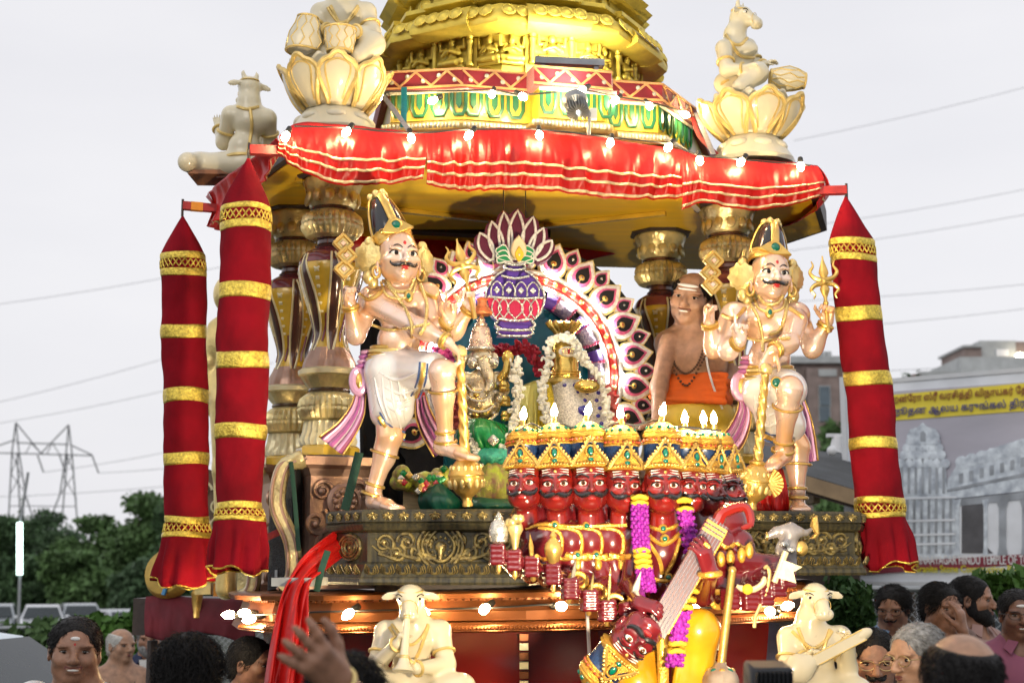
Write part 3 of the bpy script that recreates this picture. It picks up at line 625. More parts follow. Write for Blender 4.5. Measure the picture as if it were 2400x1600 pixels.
pr('yellow_headline_band', [(1990, 934), (2500, 889), (2500, 956), (1990, 993)], PRY, lift=.0)
pr('temple_forecourt', [(1990, 1270), (2500, 1262), (2500, 1335), (1990, 1335)], PRP, lift=.0)
# printed gopuram: base, storeys, crown
pr('printed_base', [(2060, 1300), (2060, 1158), (2075, 1150), (2240, 1140), (2240, 1310)], PRW, lift=.004)
for i, (x0, x1, y0, y1) in enumerate(((2108, 2222, 1086, 1160), (2118, 2212, 1066, 1092), (2124, 2206, 1050, 1070), (2132, 2200, 1035, 1054))):
 pr('printed_storey', [(x0, y1), (x0 + 4, y0), (x1 - 4, y0), (x1, y1)], PRW, lift=.008 + .001 * i)
 for k in range(7): xx = lerp(x0 + 8, x1 - 8, k / 6); pr('printed_niche', [(xx - 3, y1 - 4), (xx - 3, y0 + 8), (xx + 3, y0 + 8), (xx + 3, y1 - 4)], PRG, lift=.013)
 for k in range(6): xx = lerp(x0 + 4, x1 - 4, k / 5); u, v = bp(xx, y0); ob('printed_finial', MB().lathe([(.05, 0), (.05, .003), (.04, .005)], 10, BM @ TRS((u, -.024, v), 0, 90)), PRW, bb)
pr('printed_crown', [(2130, 1040), (2128, 1020), (2136, 1006), (2155, 1000), (2165, 990), (2176, 1000), (2196, 1006), (2206, 1022), (2202, 1040)], PRW, lift=.016); pr('printed_crown_niche', [(2160, 1034), (2160, 1015), (2166, 1010), (2172, 1015), (2172, 1034)], PRG, lift=.02)
pr('printed_hall_roof', [(2222, 1124), (2244, 1090), (2300, 1060), (2420, 1020), (2500, 1005), (2500, 1110), (2222, 1150)], PRW, lift=.006); pr('printed_eave', [(2200, 1158), (2500, 1100), (2500, 1140), (2200, 1172)], PRW, lift=.009)
pr('printed_eave_shadow', [(2222, 1146), (2500, 1088), (2500, 1098), (2222, 1152)], PRG, lift=.011)
for k in range(9): xx = 2250 + k * 24; y = 1110 - (xx - 2250) * .26; pr('printed_gallery_slot', [(xx, y + 22), (xx, y), (xx + 9, y - 2), (xx + 9, y + 20)], PRG, lift=.012); u, v = bp(xx + 6, y - 26); ob('printed_finial', MB().lathe([(.07, 0), (.07, .003), (.05, .005)], 10, BM @ TRS((u, -.02, v), 0, 90)), PRW, bb)
pr('printed_wall', [(2235, 1300), (2235, 1172), (2500, 1145), (2500, 1300)], PRP, lift=.003); pr('printed_doorway', [(2256, 1296), (2256, 1185), (2306, 1180), (2308, 1275), (2330, 1296)], PRD, lift=.009); pr('printed_lintel', [(2240, 1186), (2240, 1170), (2500, 1142), (2500, 1160)], PRG, lift=.012)
for xx, w in ((2246, 7), (2312, 6), (2352, 12), (2404, 9), (2440, 12)): pr('printed_column', [(xx - w, 1300), (xx - w * .7, 1280), (xx - w * .7, 1190), (xx - w * 1.3, 1172), (xx + w * 1.3, 1168), (xx + w * .7, 1190), (xx + w * .7, 1280), (xx + w, 1300)], PRG if w > 7 else PRW, lift=.014)
for k in range(10): xx = 2074 + k * 17; pr('printed_base_pier', [(xx, 1296), (xx, 1168), (xx + 6, 1168), (xx + 6, 1296)], PRG, lift=.010)
for y in (1280, 1258, 1225, 1172): pr('printed_ledge', [(2062, y), (2062, y - 5), (2244, y - 10), (2244, y - 5)], PRP, lift=.014)
pr('maroon_title_band', [(2000, 1322), (2500, 1292), (2500, 1316), (2000, 1347)], PRM, lift=.012)
def lettering(txt, x0, x1, y0, y1, m_, name, bold=0.):
 cu = bpy.data.curves.new(name, 'FONT'); cu.body = txt; cu.size = 1; cu.resolution_u = 3
 if bold < 0: cu.fill_mode = 'NONE'; cu.bevel_depth = -bold; cu.bevel_resolution = 0
 else: cu.offset = bold; cu.extrude = .002
 o = bpy.data.objects.new(name, cu); C.objects.link(o); bpy.context.view_layer.update()
 me = bpy.data.meshes.new_from_object(o.evaluated_get(bpy.context.evaluated_depsgraph_get())); bpy.data.objects.remove(o)
 n = len(me.vertices); co = np.empty(n * 3); me.vertices.foreach_get('co', co); co = co.reshape(-1, 3); lo, hi = co.min(0), co.max(0); a, b = bp(x0, y0), bp(x1, y1)
 u = (co[:, 0] - lo[0]) / (hi[0] - lo[0]); v = (co[:, 1] - lo[1]) / (hi[1] - lo[1]); hgt = a[1] - bp(x0, y0 + abs(y1))[1] if False else None
 U = a[0] + u * (b[0] - a[0]); Vv = a[1] + v * (b[1] - a[1]); q = np.stack([U, -.034 - (co[:, 2] - lo[2]) / (max(hi[2] - lo[2], 1e-6)) * .004, Vv], 1); A = np.array(BM); q = q @ A[:3, :3].T + A[:3, 3] - ORG[bb.name]
 me.vertices.foreach_set('co', q.astype(np.float32).ravel()); me.materials.clear(); me.materials.append(m_); me.update(); k = bpy.data.objects.new(name, me); C.objects.link(k); k.parent = bb; ORG[k.name] = ORG[bb.name]; k['kind'] = 'stuff'; return k
def tam(s):
 """visual order for the left-standing vowel signs"""
 out = []
 for ch in s:
  if ch in 'ெேை': out.insert(len(out) - 1, ch)
  elif ch in 'ொோ': out.insert(len(out) - 1, 'ெ' if ch == 'ொ' else 'ே'); out.append('ா')
  else: out.append(ch)
 return ''.join(out)
lettering(tam('ரொறன்ரோ ஸ்ரீ வரசித்தி விநாயகர் தேவஸ்'), 2062, 2452, 953, 899, PRI, 'tamil_headline', -.03)
lettering(tam('நூதன ஆலய கருங்கல் திருப்ப'), 2098, 2452, 980, 929, PRB, 'tamil_subline', -.03)
lettering('VINAAYAGAR HINDU TEMPLE OF TORONTO', 2148, 2476, 1322, 1300, PRT, 'temple_name_lettering', .008)
lettering('Granite Stone Construction Project', 2146, 2420, 1346, 1324, PRK, 'project_lettering', .012)
# ---------------------------------------------------------------- the chariot: canopy, tower, pillars, deck
def PZ(x, y, z):
 d = P(x, y, 1.) - Vector((0, 0, EYE)); t = (z - EYE) / d.z
 return Vector((0, 0, EYE)) + d * t
def offs(poly, d):
 n = len(poly); out = []
 for i in range(n):
  a, b, c = np.array(poly[i - 1]), np.array(poly[i]), np.array(poly[(i + 1) % n])
  e1 = b - a; e2 = c - b; e1 = e1 / np.linalg.norm(e1); e2 = e2 / np.linalg.norm(e2)
  n1 = np.array([e1[1], -e1[0]]); n2 = np.array([e2[1], -e2[0]]); m = n1 + n2; q = m.dot(n1)
  out.append(b + m / max(q, .35) * d)
 return out
def mould(poly, prof, tilt=0., M=None, cap=True):
 """sweep a profile (outward offset, z) round a counter-clockwise plan polygon"""
 mb = MB(); n = len(poly); V = []
 for o, z in prof:
  for q in offs(poly, o): V.append((q[0], q[1], z + tilt * q[0]))
 Fc = []
 for k in range(len(prof) - 1):
  for i in range(n):
   j = (i + 1) % n; Fc.append((k * n + i, k * n + j, (k + 1) * n + j, (k + 1) * n + i))
 if cap: Fc += [tuple(range(n))[::-1], tuple((len(prof) - 1) * n + i for i in range(n))]
 return mb.add(V, Fc, M)
def xy(v): return (v[0], v[1])
SATIN = mat('red_satin', (.52, .009, .007), .40, 0, .22, 7, .45, 22, spec=.4, detail=2)
VELV = mat('crimson_velvet', (.215, .003, .010), .85, 0, .3, 5, .6, 14, spec=.15)
TINSEL = mat('gold_tinsel_ribbon', (.85, .58, .10), .3, .85, .35, 90, .5, 160)
STRIPE = mat('gold_ribbon_stripe', (.82, .60, .34), .35, .45, .2, 30, .05, 60)
YELC = mat('yellow_painted_board', (.88, .54, .02), .42, 0, .12, 3, .05, 30, coat=.2, streak=(.4, 4, 1))
DWOOD = mat('dark_brown_wood', (.045, .03, .025), .5, 0, .3, 6, .2, 40)
BRONZE = mat('rose_bronze_paint', (.42, .26, .19), .36, .6, .22, 7, .15, 50, coat=.2)
CHAMP = mat('champagne_gold_paint', (.74, .62, .30), .28, .5, .3, 12, .35, 60, coat=.4)
CREAM = mat('cream_gold_paint', (.74, .66, .40), .35, .3, .15, 10, .1, 60, coat=.3)
BROWNG = mat('brown_gloss_paint', (.085, .032, .02), .16, .1, .4, 5, coat=.8)
OCHRE = mat('ochre_gloss_paint', (.62, .40, .04), .2, .1, .25, 5, coat=.7)
PLUM = mat('plum_gloss_paint', (.18, .035, .045), .2, .1, .3, 5, coat=.7)
TOWERG = mat('yellow_gold_tower_paint', (.76, .58, .09), .42, .35, .22, 9, .25, 45)
COPPER = mat('copper_panel', (.23, .08, .028), .34, .7, .25, 6, .12, 25)
BLKGOLD = mat('black_gold_carving', (.42, .32, .11), .38, .6, c2scale=40, vscale=9, col2=(.06, .05, .035), bump=.3, bscale=60)
BLKW = mat('black_rubbed_wood', (.026, .025, .020), .38, .2, c2scale=12, col2=(.095, .08, .036), bump=.25, bscale=45, streak=(6, 6, .8))
DRED = mat('dark_red_gloss_panel', (.16, .010, .008), .22, 0, .25, 2, coat=.5)
STEEL = mat('grey_steel', (.32, .33, .34), .4, .6, .2, 10)
GOLD = mat('gold_paint', (.78, .50, .13), .3, .75, .18, 14, .15, 120, coat=.3)
GOLD2 = mat('pale_gold_paint', (.80, .62, .25), .32, .6, .2, 14, .2, 90, coat=.2)
ANTG = mat('old_gold', (.50, .36, .10), .38, .8, .3, 18, .3, 70)
PEARL = mat('pearl_skin_paint', (.92, .73, .66), .24, .48, c2scale=5, vscale=3, col2=(.92, .50, .22), coat=.5, detail=3, bump=.06, bscale=70)
PEARLW = mat('pearl_white_paint', (.90, .86, .82), .26, .3, .08, 4, coat=.5)
BLACKG = mat('black_gloss_paint', (.015, .015, .017), .18, 0, .3, 8, coat=.6)
PURP = mat('magenta_paint', (.52, .16, .42), .3, .2, .2, 8, coat=.4); PINK = mat('pink_paint', (.78, .42, .62), .3, .2, .2, 8, coat=.4)
BLUEP = mat('blue_line_paint', (.05, .09, .22), .35, 0, .2, 9); REDL = mat('red_lip_paint', (.55, .03, .03), .25, var=.1, coat=.5); GREENG = mat('green_gem', (.0, .13, .08), .08, var=.2, coat=.8); REDG = mat('red_gem', (.4, .01, .02), .08, var=.2, coat=.8)
ZT = P(700, 290, 5.55).z
# roof slab
fl, fr = PZ(672, 300, ZT), PZ(1925, 392, ZT); ml = PZ(492, 445, ZT)
plan = [xy(fl), xy(PZ(990, 308, ZT)), xy(PZ(1590, 352, ZT)), xy(fr), (1.62, 7.0), (1.15, 8.0), (-1.25, 7.7), xy(ml)]
roof = thing('canopy_roof', 'red draped canopy roof with yellow ceiling carried on carved pillars', 'canopy', ((fl + fr) / 2));
ob('roof_slab', mould(offs(plan, -.03), [(0, ZT - .10), (0, ZT), (-.03, ZT + .01)]), DWOOD, roof, smooth=False)
cp_ = offs(plan, -.10); zc = ZT - .105
ceil = [Vector((q[0], q[1], zc)) for q in offs(plan, -.06)]; nC = len(ceil)
ob('ceiling_board', MB().add([tuple(v) for v in ceil] + [(v.x, v.y, v.z + .02) for v in ceil], [tuple(range(nC))[::-1], tuple(range(nC, 2 * nC))] + [(i, (i + 1) % nC, (i + 1) % nC + nC, i + nC) for i in range(nC)]), YELC, roof, smooth=False)
for a, b in (((1560, 500), (1275, 530)), ((1275, 530), (850, 484)), ((700, 420), (850, 484)), ((1600, 452), (1640, 492))):
 A, B_ = PZ(*a, zc - .012), PZ(*b, zc - .012); ob('ceiling_batten', MB().box((0, 0, (B_ - A).length / 2), (.03, .02, (B_ - A).length), along(A, B_, (0, 0, -1))), OCHRE, roof, smooth=False)
# back beam and hanging cloth behind
for a, b, Yb in (((835, 520), (1290, 545), 7.0), ((1290, 545), (1600, 525), 7.3)):
 A, B_ = P(*a, Yb), P(*b, Yb); ob('back_beam', MB().box((0, 0, (B_ - A).length / 2), (.09, .08, (B_ - A).length), along(A, B_, (0, 0, -1))), DWOOD, roof, smooth=False)
def cloth(top, bot, nu, nv, amp, seed, gather=9, off=None, mi=0):
 """hanging cloth between two 3-D edges with gathered, crumpled folds; returns the surface function"""
 r = random.Random(seed); W = [(r.uniform(gather * .25, gather * 1.3), r.uniform(-2.2, 2.2), r.uniform(0, 6.3), r.uniform(.3, 1)) for _ in range(7)]; W2 = [(r.uniform(gather, gather * 3), r.uniform(-6, 6), r.uniform(0, 6.3), r.uniform(.04, .16)) for _ in range(7)]
 ts, bs = spline(top, 200), spline(bot, 200)
 def f(u, v, o=0.):
  i = u * 199; k = min(int(i), 198); t = i - k
  a = ts[k] * (1 - t) + ts[k + 1] * t; b = bs[k] * (1 - t) + bs[k + 1] * t
  d = sum(w[3] * (1 - 2 * abs(sin(PI * (w[0] * u + .35 * w[1] * v) + w[2]))) for w in W) / 3 + sum(w[3] * sin(2 * PI * (w[0] * u + w[1] * v * .4) + w[2]) for w in W2) / 3
  e = ts[min(k + 3, 199)] - ts[max(k - 3, 0)]; n = np.array([e[1], -e[0], 0]); n = n / (np.linalg.norm(n) + 1e-9)
  q = a + (b - a) * v + n * (amp * d * (.25 + .75 * v) + .03 * sin(PI * v) + o)
  q[2] += .002 * d * v; return q
 return f
def valance(name, top, bot, seed, stripes=(.60, .77, .95), amp=.024, par=None, nu=200, m_=None, gather=9, sw=.022):
 f = cloth([tuple(P(*q)) for q in top], [tuple(P(*q)) for q in bot], nu, 20, amp, seed, gather)
 o = ob(name, MB().grid(lambda u, v: f(u, v), nu, 22), m_ or SATIN, par, solid=.003, sharp=0)
 for s in stripes: ob('gold_stripe', MB().grid(lambda u, v: f(u, min(1, s + (v - .5) * sw * 2), .004), nu, 3), STRIPE, o, solid=.002, sharp=0)
 return f
# the three front swags, the ends and the side swags
fy = lambda x: 5.50 + (x - 665) / 1260 * .60
T = lambda L: [(x, y, fy(x)) for x, y in L]
valance('red_swag', T([(655, 318), (700, 288), (800, 292), (900, 302), (1000, 312)]), T([(650, 356), (700, 395), (790, 430), (900, 430), (992, 418)]), 3, par=roof, gather=7)
valance('red_swag', T([(996, 312), (1100, 302), (1200, 300), (1340, 314), (1480, 334), (1600, 352)]), T([(1000, 432), (1100, 446), (1200, 442), (1340, 452), (1480, 466), (1602, 462)]), 5, par=roof, nu=300, gather=13)
valance('red_swag', T([(1590, 350), (1650, 368), (1750, 374), (1850, 380), (1915, 388)]), T([(1598, 492), (1650, 474), (1750, 490), (1850, 480), (1936, 458)]), 8, par=roof, gather=7)
valance('red_swag', [(1915, 388, 6.1), (1938, 420, 6.3), (1945, 440, 6.6), (1935, 470, 6.9)], [(1936, 458, 6.1), (1905, 500, 6.3), (1870, 520, 6.6), (1830, 535, 6.9)], 9, par=roof, nu=40, stripes=(.8,), gather=4)
valance('red_swag', [(650, 325, 5.52), (590, 372, 5.8), (530, 415, 6.15), (490, 450, 6.45)], [(648, 362, 5.52), (610, 440, 5.8), (540, 500, 6.15), (488, 532, 6.45)], 10, par=roof, nu=60, gather=6)
valance('red_swag', [(488, 452, 6.45), (500, 470, 6.8), (640, 500, 7.3)], [(486, 530, 6.45), (540, 545, 6.8), (650, 560, 7.3)], 11, par=roof, nu=40, stripes=(.8,), gather=4)
valance('red_back_curtain', [(822, 530, 7.1), (1000, 545, 7.2), (1200, 555, 7.3), (1500, 540, 7.5), (1640, 535, 7.6)], [(822, 612, 7.1), (1000, 625, 7.2), (1200, 640, 7.3), (1420, 600, 7.5), (1560, 560, 7.6)], 12, par=roof, stripes=(), gather=6)
# banner arms
ARM = mat('red_painted_timber', (.36, .02, .02), .5, 0, .25, 9); ARMB = mat('orange_painted_timber', (.75, .28, .02), .5, 0, .2, 9)
for (a, b, Ya, Yb, lab) in (((584, 352), (690, 356), 5.48, 5.55, 'short red arm holding the large front banner'), ((428, 482), (520, 490), 6.33, 6.38, 'short red and orange arm holding the smaller rear banner'), ((1984, 446), (1900, 448), 6.08, 6.1, 'short red arm holding the lone banner at the far corner')):
 t = thing('banner_arm', lab, 'arm', P(*a, Ya)); A, B_ = P(*a, Ya), P(*b, Yb); L = (B_ - A).length
 ob('timber', MB().box((0, 0, L / 2), (.036, .036, L), along(A, B_, (0, -1, 0))), ARM, t, smooth=False)
 if Ya > 6.2: ob('orange_band', MB().box((0, 0, L * .36), (.038, .038, L * .3), along(A, B_, (0, -1, 0))), ARMB, t, smooth=False)
 ob('hook', MB().tube([A + Vector((0, 0, .03)), A, A - Vector((0, 0, .05))], .006, 6), DWOOD, t)
# hanging tube banners
def banner(tip, ctr, top, bands, lats, flare, Y, label, seed):
 """ctr: [(y, x, halfwidth)] down the tube"""
 m = pm(Y); t = thing('tube_banner', label, 'banner', P(ctr[-1][1], ctr[-1][0], Y), 'crimson tube banners with gold bands hanging from the canopy')
 ys = [c[0] for c in ctr]; r = random.Random(seed); ph = [r.uniform(0, 6.3) for _ in range(6)]
 def surf(y, a, g=0.):
  x = np.interp(y, ys, [c[1] for c in ctr]); w = np.interp(y, ys, [c[2] for c in ctr])
  if y < top: q = (y - tip[1]) / (top - tip[1]); w *= max(q, .02) ** .9; x = lerp(tip[0], np.interp(top, ys, [c[1] for c in ctr]), q)
  fo = .030 * sin(3 * a + y * .021 + ph[0]) + .022 * sin(5 * a - y * .034 + ph[1]) + .012 * sin(2 * a + y * .09 + ph[2]) + .010 * sin(11 * a + y * .05) * sin(y * .03 + ph[4])
  if y > flare: fo += min(1, (y - flare) / 60) * (.11 * sin(9 * a + ph[3] + y * .02) + .06 * sin(14 * a + ph[4]))
  c = P(x, y, Y); return c + Vector((cos(a), sin(a) * .8, 0)) * (w * m * (1 + fo) + g)
 yb = ctr[-1][0]; n = 150
 def col(u, v):
  y = lerp(tip[1], yb, u); a = 2 * PI * v
  if u > .999: y += 10 * sin(2 * a + ph[5]) + 6 * sin(5 * a)
  return surf(y, a)
 o = ob('velvet_tube', MB().grid(col, n, 64, closev=True), VELV, t, sharp=0)
 o.modifiers.new('thickness', 'SOLIDIFY').thickness = -.003
 for y0, y1 in bands: ob('gold_band', MB().grid(lambda u, v: surf(lerp(y0, y1, u) + 2 * sin(4 * PI * v + y0), 2 * PI * v, .003 + .002 * sin(PI * u)), 7, 64, closev=True), TINSEL, t, solid=.002, sharp=0)
 ob('gold_hem', MB().tube([surf(yb + 10 * sin(2 * a + ph[5]) + 6 * sin(5 * a), a, .002) for a in np.linspace(0, 2 * PI, 70, endpoint=False)], .004, 5, closed=True), TINSEL, t)
 for y0, y1 in lats:
  for s in (0, 1):
   p = []
   for i in range(25): a = 2 * PI * i / 24; p.append(surf(y0 if (i + s) % 2 else y1, a, .004))
   q = []
   for i in range(24):
    for k in range(4): q.append(surf(lerp(y0 if (i + s) % 2 else y1, y0 if (i + 1 + s) % 2 else y1, k / 4), 2 * PI * (i + k / 4) / 24, .004))
   ob('gold_lattice', MB().tube(q, .0035, 5, closed=True), TINSEL, t)
 ob('hanging_cord', MB().tube([P(tip[0], tip[1] - 22, Y), P(tip[0], tip[1] + 6, Y)], .004, 6), DWOOD, t)
banner((582, 372), [(372, 582, 57), (485, 577, 57), (700, 573, 58), (860, 567, 59), (1010, 565, 57), (1185, 560, 49), (1212, 560, 56), (1240, 560, 58), (1335, 558, 62)], 485, [(485, 498), (522, 542), (668, 704), (828, 866), (995, 1030), (1176, 1192), (1208, 1220)], [(500, 521), (1193, 1208)], 1215, 5.46, 'largest crimson tube banner, closest to the carved pillar with the diamond weapon', 1)
banner((428, 508), [(508, 428, 51), (597, 429, 51), (780, 432, 51), (930, 435, 50), (1075, 437, 50), (1222, 437, 48), (1255, 436, 55), (1290, 434, 58), (1366, 432, 66)], 597, [(596, 612), (633, 651), (765, 796), (912, 944), (1062, 1090), (1210, 1226), (1246, 1259)], [(613, 632), (1227, 1246)], 1255, 6.33, 'slimmer crimson tube banner hanging outermost, above the cars and trees', 2)
banner((1982, 462), [(462, 1982, 51), (565, 1994, 51), (740, 2013, 51), (890, 2033, 53), (1040, 2048, 52), (1190, 2062, 54), (1212, 2064, 54), (1250, 2072, 57), (1325, 2080, 64)], 565, [(563, 579), (600, 616), (722, 756), (873, 906), (1026, 1053), (1165, 1181), (1200, 1213)], [(580, 599), (1182, 1200)], 1215, 6.07, 'crimson tube banner blown aslant in front of the temple billboard', 3)

# carved pillars
def pillar(x, Y, label, ztop, scale=1., seed=0):
 base = P(x, 1070, 6.0); m = pm(6.0) * scale
 z0 = P(765, 1070, 6.0).z; c = P(x, 1070, Y); c.z = z0
 t = thing('carved_pillar', label, 'pillar', c, 'carved pillars carrying the canopy'); M = Matrix.Translation(c)
 Z = lambda y: (1070 - y) * pm(6.0)
 L = lambda pr, seg=48, **k: MB().lathe([(p[0] * m, Z(p[1])) + tuple(p[2:]) for p in pr], seg, M, **k)
 ob('base_slab', L([(74, 1070), (74, 1052), (70, 1048), (66, 1046)], 8), OCHRE, t, smooth=False)
 ob('fluted_foot', L([(64, 1046), (66, 1035, .1), (58, 1015, .12), (55, 995, .12), (56, 990)], rib=24), CREAM, t)
 ob('lower_cushion', L([(50, 990), (62, 984, .08), (70, 968, .1), (71, 962, .1), (68, 958, .02), (70, 954, .1), (66, 938, .1), (52, 926, .08), (46, 922)], 60, rib=30), CHAMP, t)
 ob('lower_neck', L([(46, 923), (50, 918), (48, 914), (46, 912)]), BROWNG, t)
 ob('ribbed_dish', L([(46, 914), (52, 905, .1), (64, 888, .1), (66, 884)], 60, rib=36), CHAMP, t); ob('cream_ring', L([(64, 886), (72, 882), (73, 872), (66, 867)]), CREAM, t)
 pr = [(62, 868), (58, 850), (46, 825), (38, 800), (36, 785), (42, 755), (54, 715), (68, 672), (77, 640), (76, 620), (66, 598), (46, 584), (36, 579)]
 S = spline([(a, b, 0) for a, b in pr], 44)
 rad = lambda y: float(np.interp(y, [p[1] for p in S][::-1], [p[0] for p in S][::-1])) * m
 v = ob('vase_shaft', L([(q[0], q[1]) for q in S], 48), OCHRE, t)
 ob('plum_shoulder', L([(q[0] + 1.2, q[1]) for q in S if q[1] < 622], 48, cap=False), PLUM, v); ob('carved_skirt', L([(q[0] + 1.5, q[1], .05) for q in S if q[1] > 812], 60, rib=20, cap=False), BRONZE, v)
 for i in range(6):
  a0 = 2 * PI * (i - .25 + .03) / 6 - .1
  def path(da, g, y0=600, y1=826): return [(M @ Vector(((rad(y) + g) * cos(a0 + da(y)), (rad(y) + g) * sin(a0 + da(y)), Z(y)))) for y in np.linspace(y0, y1, 26)]
  wv = lambda y: .12 * sin((y - 600) / 70)
  n_ = Vector((cos(a0), sin(a0), 0)); wd = [(3 + 10 * sin(PI * min(1, (y - 596) / 235)) ** .8) * m for y in np.linspace(600, 826, 26)]
  ob('dark_band', MB().tube(path(wv, .0015), wd, 8, flat=.18, up=n_), BROWNG, v)
  for s in (-1, 1):
   ww = lambda y: wv(y) + s * (3 + 11.5 * sin(PI * min(1, (y - 596) / 235)) ** .8) * m / rad(y)
   ob('cream_rib', MB().tube(path(ww, .001), .0055, 6, up=n_), CREAM, v)
  a1 = a0 + PI / 6
  for j in range(6):
   y = 650 + j * 19
   for s in (-1, 1):
    ob('leaf_carving', MB().ball((s * .013, 0, .012), (.020 * (1 - j * .1), .009, .0085), M @ Matrix.Rotation(a1, 4, 'Z') @ TRS((rad(y) - .001, 0, Z(y)), 90, 0, -s * 40), seg=8, rings=5), CREAM, v)
  ob('red_vein', MB().tube([(M @ Vector(((rad(y) + .002) * cos(a1 + d), (rad(y) + .002) * sin(a1 + d), Z(y)))) for y, d in ((805, 0), (785, .08), (768, .2), (740, .23))], .005, 6), PLUM, v)
 ob('upper_neck', L([(36, 581), (40, 576), (34, 570), (34, 562), (44, 558)]), BROWNG, t)
 ob('upper_cushion', L([(44, 558), (60, 552, .08), (71, 535, .1), (72, 526, .1), (69, 522, .02), (71, 518, .1), (68, 505, .1), (54, 493, .08), (48, 490)], 60, rib=30), CHAMP, t)
 ob('dark_collar', L([(48, 491), (52, 486), (48, 480)]), BROWNG, t)
 cap_ = ob('flared_capital', L([(50, 482), (56, 474, .06), (60, 455, .08), (64, 440, .04), (66, 436), (70, 425, .05), (72, 418), (70, 414)], 60, rib=12), CHAMP, t)
 for i in range(12): a = 2 * PI * i / 12; ob('capital_leaf', MB().ball((0, 0, 0), (.022, .013, .034), M @ Matrix.Rotation(a, 4, 'Z') @ TRS((60 * m, 0, Z(458)), 90, -10), seg=8, rings=6), CHAMP, cap_)
 ob('abacus', mould([(c.x + 82 * m * cos(a), c.y + 82 * m * sin(a)) for a in [PI / 8 + PI / 4 * i for i in range(8)]], [(0, c.z + Z(414)), (.01, c.z + Z(410)), (.01, ztop)]), DWOOD, t, smooth=False)
 return t
zct = ZT - .1
pillar(768, 6.0, 'carved pillar with brown and yellow vase shaft, closest to the largest banner', zct)
pillar(680, 6.6, 'carved pillar with yellow vase shaft, half hidden behind the nearer pillar', zct)
pillar(1718, 6.5, 'carved pillar standing behind the guardian statue next to the priest', zct)
pillar(1556, 7.05, 'carved pillar directly behind the smiling priest', zct)
# pedestals below the two visible pillars
def scroll(c, r, turns, M, rr, mb, dirn=1, a0=0., n=26):
 pts = []
 for i in range(n): q = i / (n - 1); a = a0 + dirn * 2 * PI * turns * q; pts.append((c[0] + cos(a) * r * (1 - q * .85), 0, c[1] + sin(a) * r * (1 - q * .85)))
 mb.tube(pts, [rr * (1 - .45 * i / (n - 1)) for i in range(n)], 6, M=M); mb.ball(pts[-1], rr * 1.5, M, seg=8)
def pedestal(x0, xc, x1, y0, y1, Y0, Y1, label, seed):
 a, b, c = P(x0, y1, Y1), P(xc, y1, Y0), P(x1, y1, Y0 + .12); zb, zt = b.z, P(xc, y0, Y0).z
 d = (b - a) ; poly = [xy(a), xy(b), xy(c), (c.x + d.x * -1, c.y + .5), (a.x, a.y + .4)]
 t = thing('pillar_pedestal', label, 'pedestal', b)
 ob('pedestal_block', mould(poly, [(.03, zb), (.03, zb + .06), (-.01, zb + .08), (-.012, zt - .08), (.0, zt - .05), (.02, zt - .035), (.02, zt)]), BRONZE, t, smooth=False)
 w = (c - b).length; H = zt - zb; M = TRS((b.x, b.y, zb), math.degrees(math.atan2(c.y - b.y, c.x - b.x)))
 for (u, v, r, tu, dr, a0) in ((.22, .74, .045, 1.6, 1, 0), (.8, .74, .045, 1.6, -1, PI), (.14, .5, .06, 1.5, -1, 1.), (.3, .32, .05, 1.5, 1, 2), (.72, .3, .05, 1.5, -1, 1), (.2, .14, .045, 1.4, 1, 0), (.5, .2, .05, 1.4, -1, 2)):
  s = MB(); scroll((u * w, v * H), r, tu, M @ Matrix.Translation((0, .004, 0)), .011, s, dr, a0); ob('scroll_carving', s, BRONZE, t)
 ros = MB(); RM = M @ TRS((.55 * w, -.008, .66 * H), 0, 90); ros.lathe([(.075, -.01), (.075, .006), (.06, .012), (.058, .004), (.02, .01), (.016, .022), (.002, .028)], 20, RM); q = ob('rosette', ros, BRONZE, t)
 for i in range(10): an = 2 * PI * i / 10; ob('rosette_petal', MB().ball((cos(an) * .04, sin(an) * .04, .01), (.014, .014, .012), RM, seg=7, rings=5), BRONZE, q)
 # S-curved corner bracket
 br = spline([b + Vector((-.02, -.02, H * .98)), b + Vector((-.10, -.03, H * .9)), b + Vector((-.12, -.03, H * .62)), b + Vector((-.06, -.03, H * .35)), b + Vector((-.05, -.03, H * .1)), b + Vector((-.09, -.03, 0))], 26)
 k = ob('corner_bracket', MB().tube(br, [.045, .05] + [.042] * 22 + [.05, .055], 10, flat=.8), CHAMP, t)
 for dx in (-.018, .018): ob('bracket_rib', MB().tube([q + np.array([dx, -.034, 0]) for q in br], .007, 6), BRONZE, k)
pedestal(668, 718, 868, 1068, 1380, 5.86, 6.2, 'rose bronze scroll carved pedestal under the pillar with brown vase shaft', 1)
pedestal(590, 622, 680, 1088, 1400, 6.5, 6.9, 'bronze carved pedestal behind the black loudspeaker', 2)
pedestal(1650, 1665, 1778, 1086, 1385, 6.36, 6.6, 'bronze pedestal under the pillar behind the right guardian', 3); pedestal(1490, 1505, 1612, 1103, 1375, 6.9, 7.15, 'bronze pedestal under the pillar behind the priest', 4)
